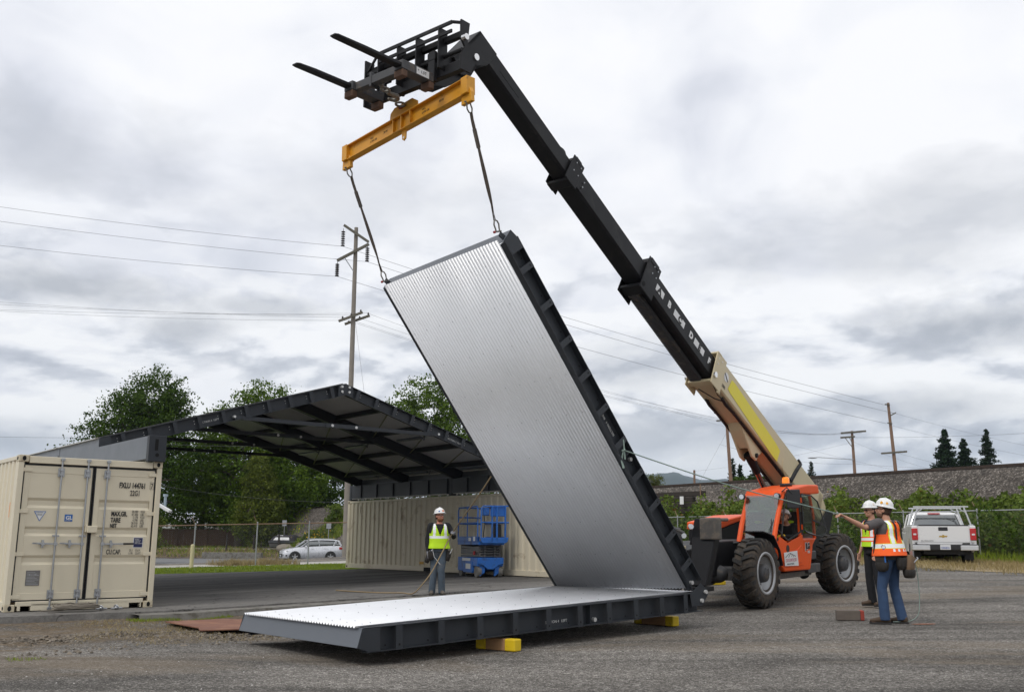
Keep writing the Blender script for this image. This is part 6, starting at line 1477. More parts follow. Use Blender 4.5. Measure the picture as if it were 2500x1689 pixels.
pt = P_(lambda q: q.bx((-.16, -.185, .575), (.16, -.175, .735)), 'licence_plate', 'plate_white', bevel=.004)
text('C80587A', 'lettering', .085, tp(PM, (-.145, -.187, .605)), fx, Zv, 'plate_blue', pt, .82, bold=.001)
def f(q):
    q.loft([rrect(-.92, .92, 2.2, 5.5, .12, .50), rrect(-.96, .96, 2.2, 5.6, .3, .85), rrect(-.94, .94, 2.2, 5.5, .3, 1.14), rrect(-.88, .88, 2.2, 5.4, .3, 1.20)], True, False)
    q.loft([rrect(-.93, .93, 2.18, 4.25, .1, 1.2), rrect(-.93, .93, 2.18, 4.3, .1, 1.34)], True, False)
P_(f, 'cab', 'car_white', bevel=.02)
def f(q): q.loft([rrect(-.92, .92, 2.20, 4.25, .12, 1.32), rrect(-.86, .86, 2.28, 3.95, .14, 1.58), rrect(-.78, .78, 2.38, 3.60, .16, 1.80)], True, True)
P_(f, 'cab_window', 'car_glass')
def f(q):
    q.loft([rrect(-.78, .78, 2.36, 3.6, .16, 1.77), rrect(-.74, .74, 2.40, 3.5, .16, 1.84), rrect(-.6, .6, 2.5, 3.4, .14, 1.87)], True, True)
    for sg in (-1, 1): q.beam((sg*.905, 2.18, 1.32), (sg*.76, 2.36, 1.79), .09, .05); q.beam((sg*.92, 3.2, 1.32), (sg*.79, 3.1, 1.79), .09, .05)
    q.beam((-.9, 2.17, 1.345), (.9, 2.17, 1.345), .03, .06)
P_(f, 'roof', 'car_white')
P_(lambda q: q.bx((-.2, 2.33, 1.80), (.2, 2.40, 1.84)), 'brake_light', 'tail_red')
for x, y in ((-.84, 1.25), (.84, 1.25), (-.84, 4.85), (.84, 4.85)): roadwheel(PM, x, y, .40, .27, PK)
P_(lambda q: (q.bx((-.97, .72, .25), (-.68, .75, .62)), q.bx((.68, .72, .25), (.97, .75, .62))), 'mud_flap', 'dark_plastic', each=True)
P_(lambda q: (q.bx((-.62, .15, .42), (.62, 2.6, .60)), q.cyl((-.7, 1.25, .42), (.7, 1.25, .42), .07), q.ell((0, 1.25, .42), (.16, .16, .15)), q.cyl((.45, .2, .42), (.45, 1.9, .42), .045)), 'underbody', 'dark_plastic')
def f(q):
    for y, o in ((.35, .0), (2.0, 0)):
        q.beam((-.86, y, 1.99), (.86, y, 1.99), .06, .045)
        for sg in (-1, 1): q.beam((sg*.90, y, 1.38), (sg*.72, y, 1.97), .06, .045); q.beam((sg*.765, y, 1.80), (sg*.5, y, 1.97), .025, .025)
    for sg in (-1, 1): q.beam((sg*.93, .2, 1.385), (sg*.93, 2.1, 1.385), .05, .03)
P_(f, 'ladder_rack', 'aluminium', bevel=.004)
P_(lambda q: (q.bx((-1.16, 3.75, 1.28), (-.96, 3.85, 1.48)), q.bx((.96, 3.75, 1.28), (1.16, 3.85, 1.48))), 'side_mirror', 'dark_plastic', each=True, bevel=.03)
# silver SUV beyond the fence
fy = unit(npv(-.87, -.42, 0)); fx = npv(fy[1], -fy[0], 0); SM = frame(npv(-15.15, 76.2, -.40), fx, fy, Zv)   # origin under the middle
SU = thing('silver_suv', 'silver compact SUV facing left on the road beyond the chain-link fence', 'car', tuple(SM[:3, 3]))
V_ = lambda fn, name, m, parent=None, bevel=0, each=False, seg=1: vp(fn, name, m, SU, SM, parent, bevel, each, seg)
def body(q, st, cap=True):
    R = []
    for y, w, z0, z1, wt in st:
        R.append([npv(-w, y, z0), npv(-w-.01, y, (z0+z1)/2), npv(-wt, y, z1-.04), npv(-wt*.9, y, z1), npv(wt*.9, y, z1), npv(wt, y, z1-.04), npv(w+.01, y, (z0+z1)/2), npv(w, y, z0)])
    q.loft(R, cap, True)
V_(lambda q: body(q, [(2.26, .55, .30, .62, .50), (2.20, .78, .26, .80, .70), (2.0, .86, .24, .90, .80), (1.6, .90, .30, .97, .84), (1.1, .91, .34, 1.06, .86), (.9, .91, .26, 1.10, .86), (0, .91, .25, 1.14, .86), (-.8, .91, .26, 1.18, .86), (-1.2, .91, .38, 1.20, .86), (-1.6, .90, .38, 1.2, .85), (-2.0, .88, .34, 1.20, .84), (-2.2, .82, .36, 1.12, .78), (-2.26, .7, .42, .95, .68)]), 'body', 'car_silver')
V_(lambda q: body(q, [(1.05, .84, 1.02, 1.08, .82), (.55, .82, 1.05, 1.40, .72), (.25, .82, 1.08, 1.56, .68), (-.6, .82, 1.1, 1.60, .68), (-1.5, .82, 1.15, 1.57, .68), (-1.95, .80, 1.16, 1.42, .68), (-2.12, .78, 1.16, 1.22, .74)]), 'window', 'car_glass')
def f(q):
    body(q, [(.35, .69, 1.52, 1.60, .67), (.0, .71, 1.56, 1.655, .66), (-.6, .71, 1.57, 1.68, .66), (-1.5, .71, 1.55, 1.66, .66), (-2.02, .70, 1.47, 1.57, .64)])
    for sg in (-1, 1):
        q.beam((sg*.83, 1.02, 1.06), (sg*.70, .32, 1.57), .05, .06); q.beam((sg*.84, -.42, 1.14), (sg*.71, -.38, 1.58), .03, .06)
        q.beam((sg*.83, -1.55, 1.16), (sg*.71, -1.75, 1.52), .05, .18); q.beam((sg*.82, -2.1, 1.18), (sg*.70, -1.95, 1.5), .05, .14)
V_(f, 'roof', 'car_silver')
V_(lambda q: (q.beam((-.6, .15, 1.71), (-.6, -1.7, 1.70), .04, .03), q.beam((.6, .15, 1.71), (.6, -1.7, 1.70), .04, .03)), 'roof_rail', 'aluminium', each=True)
for x, y in ((-.80, 1.42), (.80, 1.42), (-.80, -1.28), (.80, -1.28)):
    V_(lambda q: q.cyl((x-.02 if x > 0 else x+.02, y, .36), (x+.125 if x > 0 else x-.125, y, .36), .43, n=26), 'wheel_arch', 'dark_plastic'); roadwheel(SM, x*1.04, y, .36, .23, SU)
V_(lambda q: (q.bx((-.5, 2.24, .34), (.5, 2.285, .58)), q.bx((-.82, -.9, .20), (.82, 1.0, .27)), q.beam((-.86, 2.0, .45), (-.62, 2.23, .50), .1, .12), q.beam((.86, 2.0, .45), (.62, 2.23, .50), .1, .12)), 'grille', 'dark_plastic')
V_(lambda q: (q.beam((-.84, 1.95, .80), (-.55, 2.2, .74), .12, .10), q.beam((.84, 1.95, .80), (.55, 2.2, .74), .12, .10)), 'headlight', 'headlamp', each=True, bevel=.02)
V_(lambda q: (q.beam((-.88, -1.95, 1.0), (-.78, -2.22, .98), .08, .18), q.beam((.88, -1.95, 1.0), (.78, -2.22, .98), .08, .18)), 'tail_light', 'tail_red', each=True, bevel=.02)
V_(lambda q: (q.ell((-.98, .62, 1.10), (.10, .08, .08)), q.ell((.98, .62, 1.10), (.10, .08, .08))), 'side_mirror', 'car_silver', each=True)
V_(lambda q: (q.bx((-.925, .02, .93), (-.905, .2, .96)), q.bx((-.925, -.95, .96), (-.905, -.77, .99))), 'door_handle', 'aluminium', each=True)
V_(lambda q: q.bx((-.18, 2.285, .40), (.18, 2.295, .50)), 'licence_plate', 'plate_white')
# boat under a dark cover, beyond the road
BM = frame(npv(-20.1, 88.8, .30)*1.0, .86*unit(npv(.97, -.22, 0)), .86*unit(npv(.22, .97, 0)), .86*Zv)
BO = thing('covered_boat', 'silver boat with dark canvas top on a trailer beyond the road', 'boat', tuple(BM[:3, 3]))
mat('canvas_dark', (.018, .015, .02), .8, var=.2); mat('hull_silver', (.38, .39, .42), .35, .3, var=.05)
def hull(q, z0, z1, w0, w1): q.loft([[npv(-1.75+.5*(1-k), 0, z0+(z1-z0)*k)]+[npv(x, -(w0+(w1-w0)*k)*sqrt(max(0, 1-((x-.3)/2.1)**4 if x < .3 else 1)), z0+(z1-z0)*k) for x in (-1.4, -.8, 0, .8, 1.5)]+[npv(1.55, 0, z0+(z1-z0)*k)]+[npv(x, (w0+(w1-w0)*k)*sqrt(max(0, 1-((x-.3)/2.1)**4 if x < .3 else 1)), z0+(z1-z0)*k) for x in (1.5, .8, 0, -.8, -1.4)] for k in (0, .5, 1)], True, True)
vp(lambda q: hull(q, .35, .95, .4, .95), 'hull', 'hull_silver', BO, BM)
vp(lambda q: hull(q, .70, .76, .93, .99), 'stripe', 'canvas_dark', BO, BM)
vp(lambda q: q.loft([rrect(-1.2, 1.5, -.9, .9, .2, .95), rrect(-.9, 1.4, -.8, .8, .2, 1.35), rrect(-.5, 1.2, -.6, .6, .2, 1.55)], True, True), 'canvas_top', 'canvas_dark', BO, BM)
vp(lambda q: (q.add([(-.75, -.90, 1.02), (1.05, -.93, 1.02), (.95, -.84, 1.30), (-.5, -.83, 1.30)], [(0, 1, 2, 3)]), q.add([(-.55, -.72, 1.40), (.3, -.74, 1.40), (.2, -.66, 1.5), (-.35, -.66, 1.5)], [(0, 1, 2, 3)])), 'canvas_window', 'sticker_white', BO, BM, each=True)
vp(lambda q: (q.cyl((.9, -.9, .15), (.9, -.7, .15), .28, n=18), q.cyl((.9, .7, .15), (.9, .9, .15), .28, n=18)), 'trailer_wheel', 'tyre_plain', BO, BM, each=True)
vp(lambda q: (q.beam((-2.6, 0, .3), (1.5, 0, .3), .1, .1), q.beam((-2.5, 0, .0), (-2.5, 0, .9), .08, .08)), 'trailer_frame', 'dark_post', BO, BM)
mat('boulder_stone', (.23, .20, .16), .95, var=.4, vs=2, bump=.8, bs=6)
for (x, y, z, r, sd_k, lab) in ((-19.6, 87.2, .42, (.80, .5, .42), 3, 'broad pale boulder in front of the covered boat'), (-18.1, 86.9, .48, (.62, .5, .55), 4, 'taller pale boulder just right of the covered boat')):
    rb = np.random.default_rng(sd_k); q = MB(); q.ell((x, y, z), r, nu=12, nv=8); V = q.V; q.V = [v+rb.normal(size=v.shape)*.05 for v in V[:1]]+V[1:]; tag(q.build('boulder', 'boulder_stone', origin=(x, y, z)), lab, 'rock')
# ------------------------------------------------------------------ scissor lift
mat('lift_blue', (.022, .14, .50), .45, var=.12, vs=4, dirt=(.03, .05, .10), ds=4, dth=.55); mat('lift_grey', (.085, .085, .09), .5, var=.25, vs=5, dirt=(.15, .13, .11), ds=6); mat('lift_tyre', (.17, .165, .155), .9, var=.2)
fd = unit(npv(.36, -.93, 0)); LX = npv(fd[1], -fd[0], 0); LM = frame(npv(-.54, 27.1, .235), LX, fd, Zv)
LF = thing('scissor_lift', 'blue scissor lift with its platform lowered, parked in front of the long container', 'scissor lift', tuple(LM[:3, 3]))
L_ = lambda fn, name, m, parent=None, bevel=0, each=False, seg=1: vp(fn, name, m, LF, LM, parent, bevel, each, seg)
def f(q):
    q.bx((-.37, -1.70, .16), (.37, -.38, .53)); q.bx((-.37, -.38, .30), (.37, -.02, .53)); q.prism([(-.37, .53), (-.37, .36), (-.22, .33), (-.08, .22), (.08, .22), (.22, .33), (.37, .36), (.37, .53)], (0, -.02, 0), (1, 0, 0), (0, 0, 1), -.04); q.bx((.20, -1.2, .12), (.385, -.42, .42))
ch = L_(f, 'chassis', 'lift_blue', bevel=.012)
for x in (-.30, .30):
    for y in (-.17, -1.5):
        L_(lambda q: q.cyl((x-.055, y, .165), (x+.055, y, .165), .165, n=24), 'wheel', 'lift_tyre', bevel=.01)
        if y > -1: L_(lambda q: q.prism([(-.03, .02), (.11, -.08), (.11, .22), (-.03, .22)], (x-.12 if x > 0 else x+.06, y+.04, .12), (1, 0, 0), (0, 0, 1), -.1), 'wheel_bracket', 'lift_blue', bevel=.005)
def f(q):
    for x in (-.31, .27):
        for i in range(4):
            z = .575+.072*i; t = .012*(1 if i % 2 else -1)
            q.beam((x+.02, -.06, z-t), (x+.02, -1.62, z+t), .04, .062)
    for i in range(5):
        z = .565+.068*i
        for y in (-.08, -1.6): q.cyl((-.31, y, z), (.31, y, z), .022, n=8)
    for i in range(4):
        for x in (-.16, .12): q.bx((x, -.10, .55+.072*i), (x+.06, -.03, .60+.072*i))
L_(f, 'scissor_stack', 'lift_grey')
def f(q): q.bx((-.37, -1.72, .865), (.37, .06, .945)); q.bx((-.38, -1.74, .945), (-.362, .0, 1.09)); q.bx((.362, -1.74, .945), (.38, -.02, 1.09)); q.bx((-.38, -1.74, .945), (.38, -1.72, 1.09)); q.prism([(-.42, .945), (-.36, .88+.03), (.30, .91), (.37, 1.06), (-.46, 1.06)], (0, .16, 0), (1, 0, 0), (0, 0, 1), .02); q.bx((-.36, -.6, .95), (.34, .14, .97)); q.bx((-.44, -.5, .95), (-.42, .15, 1.07))
L_(f, 'platform', 'lift_blue', bevel=.008)
def f(q):
    r = .019
    for x in (.37,):
        q.tube([(x, -1.70, 1.09), (x, -1.70, 1.82), (x, -1.62, 1.89), (x, -.10, 1.89), (x, -.02, 1.82), (x, -.02, 1.09)], r, 8); q.tube([(x, -1.70, 1.45), (x, -.02, 1.45)], r, 8); q.tube([(x, -.9, 1.09), (x, -.9, 1.89)], r*.8, 8)
    x = -.37
    q.tube([(x, -1.70, 1.09), (x, -1.70, 1.82), (x, -1.62, 1.89), (x, .13, 1.89)], r, 8); q.tube([(x, -1.7, 1.45), (x, .13, 1.45)], r, 8); q.tube([(x, -.95, 1.0), (x, -.95, 1.89)], r, 8)
    q.tube([(.37, -1.70, 1.89), (-.37, -1.70, 1.89)], r, 8); q.tube([(.37, -1.70, 1.45), (-.37, -1.70, 1.45)], r*1.4, 8); q.tube([(.37, -1.7, 1.62), (-.37, -1.7, 1.62)], r, 8)
    q.tube([(.33, .14, 1.0), (.33, .14, 1.83), (.28, .14, 1.89), (-.48, .14, 1.90)], r, 8); q.tube([(.33, .14, 1.46), (-.46, .14, 1.46)], r, 8)
    for x in (.02, -.12, -.36): q.bx((x-.02, .12, .95), (x+.02, .16, 1.89))
L_(f, 'guard_rail', 'lift_blue')
L_(lambda q: (q.bx((-.40, .09, 1.62), (.06, .12, 1.88)), q.bx((.08, -.05, 1.64), (.26, .11, 1.86))), 'control_box', 'lift_blue', each=True, bevel=.02)
L_(lambda q: q.bx((-.28, -.12, 1.0), (-.06, .08, 1.42)), 'tool_case', 'black_plastic', bevel=.03, seg=2)
L_(lambda q: q.bx((-.20, -.04, 1.42), (-.14, .04, 1.50)), 'warning_knob', 'shackle_red', bevel=.01)
L_(lambda q: q.tube([(.20, .0, 1.64), (.18, .0, 1.4), (.22, .02, 1.15), (.24, .05, .98)], .012, 6), 'control_cable', 'rubber_seal')
L_(lambda q: q.cyl((.35, -.35, .60), (.35, -.35, .70), .035, n=12), 'warning_light', 'shackle_red')
L_(lambda q: (q.bx((.381, -.75, .965), (.384, -.55, 1.06)), q.bx((.381, -.35, .965), (.384, -.2, 1.08)), q.bx((.386, -.95, .22), (.389, -.55, .36)), q.bx((.371, -1.3, .43), (.374, -.6, .51)), q.bx((-.04, -.015, .36), (.02, -.012, .40))), 'warning_label', 'sticker_white', each=True)
text('JLG', 'lettering', .09, tp(LM, (.3825, -.20-.22, .985)), -fd*-1, Zv, 'sticker_white', LF, 1.0) if False else None
# ------------------------------------------------------------------ loose items on the ground
mat('timber_raw', (.34, .19, .09), .8, var=.25, vs=5, bump=.2, bs=12); mat('timber_grey', (.14, .115, .095), .85, var=.35, vs=6, bump=.3, bs=14); mat('paint_yellow', (.72, .50, .01), .5, var=.1, vs=6, dirt=(.3, .2, .03), ds=8, dth=.62); mat('paint_red', (.33, .05, .03), .6, var=.2)
mat('rust_plate', (.20, .085, .052), .65, var=.25, vs=1.6, dirt=(.30, .15, .09), ds=2.5, dth=.5, bump=.08, bs=20)
def timber(name, c, axis, L, w, h, body_m, tip_m, tipL, label, tips=(1, -1), grp=None):
    a = unit(npv(*axis, 0)); b = npv(-a[1], a[0], 0); z0 = gz(c[0], c[1])+.004; t = thing(name, label, 'timber block', (c[0], c[1], z0), grp); M = frame(npv(c[0], c[1], z0), a, b, Zv)
    q = MB(M); l0, l1 = -L/2+(tipL if -1 in tips else 0), L/2-(tipL if 1 in tips else 0); q.bx((l0, -w/2, 0), (l1, w/2, h)); q.build('timber', body_m, t, bevel=.008)
    for s in tips: q = MB(M); x0, x1 = sorted((s*(L/2-tipL), s*L/2)); q.bx((x0, -w/2-.001, 0), (x1, w/2+.001, h+.001)); q.build('painted_end', tip_m, t, bevel=.015, seg=2)
GT = 'timber blocks under the lower panel'
timber('timber_block', (-.15, 12.83), (.80, -.60), .62, .14, .145, 'timber_raw', 'paint_yellow', .16, 'bare timber block with yellow ends under the near edge of the lower panel, left one', grp=GT)
timber('timber_block', (2.25, 15.72), (-RV[0], -RV[1]), .80, .145, .145, 'timber_raw', 'paint_yellow', .16, 'yellow ended timber block at the hinge end of the lower panel', grp=GT)
timber('timber_block', (-1.2, 14.7), (-RV[0], -RV[1]), .80, .145, .10, 'timber_raw', 'paint_yellow', .16, 'timber block hidden in the shade under the far edge of the lower panel', grp=GT)
timber('timber_block', (5.45, 16.33), (.985, -.17), .42, .20, .155, 'timber_grey', 'paint_red', .06, 'weathered grey timber block with a red end, beside the rope man', tips=(1,))
for x, y, dx, dy, L, lab in ((4.45, 24.35, 1, .1, .42, 'yellow painted timber on the ground behind the stabiliser, left one'), (4.98, 24.5, .9, .4, .5, 'two-piece yellow painted timber between the stabiliser and the front tyre')):
    timber('yellow_timber', (x, y), (dx, dy), L, .12, .09, 'paint_yellow', 'paint_yellow', .1, lab, tips=(1,))
q = MB(); za = -.10
pts = [(-5.50, 16.25, za+.015), (-4.62, 15.12, za+.02), (-4.50, 14.80, za+.01), (-2.9, 15.35, za+.03), (-3.4, 16.9, za+.02), (-4.9, 16.85, za+.01)]
q.add([npv(*p) for p in pts]+[npv(*p)-Zv*.014 for p in pts], [tuple(range(6)), tuple(range(6, 12))[::-1]]+[(i, 6+i, 6+(i+1) % 6, (i+1) % 6) for i in range(6)])
tag(q.build('steel_plate', 'rust_plate', origin=(-4.3, 15.8, za)), 'flat rusty brown steel plate lying at the end of the lower panel', 'steel plate')
mat('rope_tan', (.30, .22, .12), .9, var=.3, vs=30, bump=.4, bs=120); mat('rope_green', (.24, .31, .27), .8, var=.3, vs=30); mat('rope_old', (.20, .175, .14), .95, var=.3, vs=20)
rng = np.random.default_rng(5); q = MB(); c0 = Wd(-1.42, -.42, .03)
for k in range(5):
    P = []; ph = rng.uniform(0, 6); 
    for i in range(40):
        a = 2*pi*i/13+ph; r = .10+.13*abs(sin(i*.31+k)); P.append(c0+S*r*1.6*cos(a)+D*r*.8*sin(a)+Zv*(.015+.10*max(0, 1-r*3.2)*rng.uniform(.5, 1)+.01*k))
    q.tube(P, .012, 6)
q.tube([c0+S*-.2, c0-S*.42+D*.05, c0-S*.55], .012, 6); tag(q.build('rope_coil', 'rope_old', origin=tuple(c0)), 'untidy coil of worn rope at the foot of the lettered container', 'rope')
for s_, d_, lab in ((-.98, -.30, 'small metal fitting on the paving right of the rope coil'), (-.72, -.28, 'bright metal clamp on the paving nearest the right container post')):
    c = Wd(s_, d_, .005); q = MB(); q.torus(c+Zv*.035, (.3, 1, .3), .04, .014, 14, 6); q.cyl(c-S*.09+Zv*.02, c+S*.10+Zv*.025, .016, n=8); q.ell(c+Zv*.03, (.04, .03, .03)); tag(q.build('shackle', 'galvanised', origin=tuple(c)), lab, 'shackle')
rng = np.random.default_rng(8)
def near_scatter(n, s0, s1, d0, d1):
    a = rng.uniform(s0, s1, n); b = rng.uniform(d0, d1, n); X = O0[0]+a*S[0]+b*D[0]; Y = O0[1]+a*S[1]+b*D[1]; return np.stack([X, Y, zbump(a, b, X, Y)], 1)
mat('stone_chip', (.16, .135, .105), .95, var=.4, vs=5, island=.5); mat('stone_pale', (.45, .43, .40), .9, var=.2, vs=5)
def clods(P, r0, r1, name, m, label):
    V = []; F = []; k = 0
    for p in P:
        r = rng.uniform(r0, r1); R = rng.normal(size=(6, 3))*.18+np.array([[1, 0, 0], [-1, 0, 0], [0, 1, 0], [0, -1, 0], [0, 0, .7], [0, 0, -.6]]); V.append(p+R*r)
        F += [tuple(k+i for i in t) for t in ((0, 2, 4), (2, 1, 4), (1, 3, 4), (3, 0, 4), (2, 0, 5), (1, 2, 5), (3, 1, 5), (0, 3, 5))]; k += 6
    q = MB(); q.add(np.concatenate(V), F); return tag(q.build(name, m, origin=tuple(P.mean(0)), recalc=False), label, kind='stuff')
Pd = near_scatter(1500, -3.2, 1.2, -4.9, -3.0); clods(Pd, .008, .035, 'gravel_clods', 'stone_chip', 'loose earth clods and broken asphalt by the rusty plate')
Pd = near_scatter(230, -3.4, .6, -5.4, -4.0)+npv(0, 0, .0); clods(Pd, .010, .042, 'broken_asphalt', 'stone_chip', 'crumbled asphalt edge left of the lower panel')
Pd = near_scatter(260, -9, 2, -9, -1.2); clods(Pd, .006, .014, 'pale_gravel', 'stone_pale', 'pale stones scattered on the yard')
def tuft(n, s0, s1, d0, d1, h, m, label): blades('weed_tufts', near_scatter(n, s0, s1, d0, d1), h, .008, m, rng, .7, label)
tuft(900, -.9, -.1, -1.75, -1.35, .055, 'grass_green', 'green weeds along the kerb by the container'); tuft(500, .1, .8, -1.75, -1.5, .05, 'grass_green', 'green weeds at the kerb above the rusty plate'); tuft(90, -3.6, -3.2, -5.8, -5.55, .035, 'grass_green', 'small weed patch in the foreground')
tuft(2600, -2.2, .3, -3.3, -1.5, .04, 'grass_dry', 'dry straw at the edge of the paving'); tuft(2200, -2.4, 1.0, -5.0, -3.4, .035, 'grass_dry', 'dry straw among the clods')
q = MB(); q.beam(tp(SITE, (-4.35, -4.2, -.10)), tp(SITE, (-3.75, -4.05, -.10)), .03, .02); tag(q.build('white_stick', 'sticker_white', origin=tuple(tp(SITE, (-4.05, -4.1, -.1)))), 'short white stick lying at the left picture edge', 'stick')
mat('spray_orange', (.38, .13, .05), .9, var=.5, vs=14)
for (x, y, w, l, lab) in ((-3.28, 8.75, .03, .17, 'short orange spray mark in the left foreground'), (6.30, 15.5, .10, .42, 'rusty orange spray stain right of the rope man')):
    q = MB(); rg = np.random.default_rng(3); pts = [npv(x+l/2*cos(a)*rg.uniform(.7, 1.1), y+w/2*sin(a)*rg.uniform(.7, 1.1), 0) for a in np.linspace(0, 2*pi, 14, endpoint=False)]
    for p in pts: p[2] = gz(p[0], p[1])+(.03 if x < 0 else .012)
    q.poly(pts); tag(q.build('spray_mark', 'spray_orange', origin=tuple(pts[0]), recalc=False), lab, kind='structure')
# ------------------------------------------------------------------ people
mat('skin', (.52, .27, .175), .5, var=.08, vs=14, bump=.03, bs=60); mat('skin_ruddy', (.50, .22, .15), .5, var=.1, vs=14)
mat('hair_brown', (.055, .03, .018), .8, var=.3, vs=40); mat('beard_brown', (.16, .085, .05), .85, var=.25, vs=50); mat('beard_red', (.22, .09, .04), .85, var=.2, vs=50)
mat('eye_dark', (.02, .015, .012), .2, var=0); mat('lens_clear', (.30, .28, .27), .1, var=0, alpha=.35); mat('lens_black', (.01, .01, .012), .08, var=0, spec=.8)
mat('helmet_white', (.78, .78, .77), .32, var=.02, coat=.2); mat('sticker_amber', (.80, .38, .02), .4, var=0); mat('sticker_orange', (.85, .22, .03), .4, var=0)
mat('shirt_black', (.012, .012, .014), .9, var=.3, vs=6, bump=.35, bs=9); mat('shirt_grey', (.095, .085, .085), .9, var=.2, vs=6, bump=.35, bs=10)
mat('jeans_blue', (.030, .060, .125), .9, var=.45, vs=5, bump=.5, bs=11); mat('jeans_faded', (.075, .10, .13), .9, var=.5, vs=5, bump=.5, bs=11, dirt=(.16, .16, .15), ds=4, dth=.55); mat('trousers_black', (.012, .013, .016), .9, var=.3, vs=6, bump=.5, bs=10)
mat('boot_brown', (.075, .048, .030), .8, var=.3, vs=10); mat('boot_sole', (.03, .028, .026), .9, var=.1); mat('boot_grey', (.11, .095, .08), .85, var=.3, vs=10)
mat('glove_grey', (.27, .27, .29), .85, var=.2, vs=18, dirt=(.04, .05, .08), ds=14, dth=.5); mat('glove_yellow', (.70, .42, .02), .8, var=.2, vs=18)
mat('vest_lime', (.52, .80, .015), .75, var=.08, vs=5, bump=.4, bs=9, dirt=(.10, .12, .01), ds=8, dth=.66); mat('vest_lime_clean', (.50, .80, .02), .75, var=.06, vs=5, bump=.4, bs=9)
mat('vest_orange', (1.0, .13, .015), .75, var=.05, vs=5, bump=.4, bs=9); mat('band_silver', (.88, .90, .92), .45, var=.04); mat('band_yellow', (.75, .85, .05), .6, var=0)
mat('leather_black', (.022, .018, .015), .75, var=.4, vs=9, bump=.3, bs=14); mat('leather_tan', (.16, .10, .055), .8, var=.3, vs=8); mat('strap_black', (.012, .012, .013), .8, var=.1)
def smoothed(mb, name, m, parent, vox=.010, it=3, fac=.6):
    o = mb.build(name, m, parent, recalc=True)
    r = o.modifiers.new('union', 'REMESH'); r.mode = 'VOXEL'; r.voxel_size = vox; r.use_smooth_shade = True
    s = o.modifiers.new('smooth', 'SMOOTH'); s.factor = fac; s.iterations = it
    return o
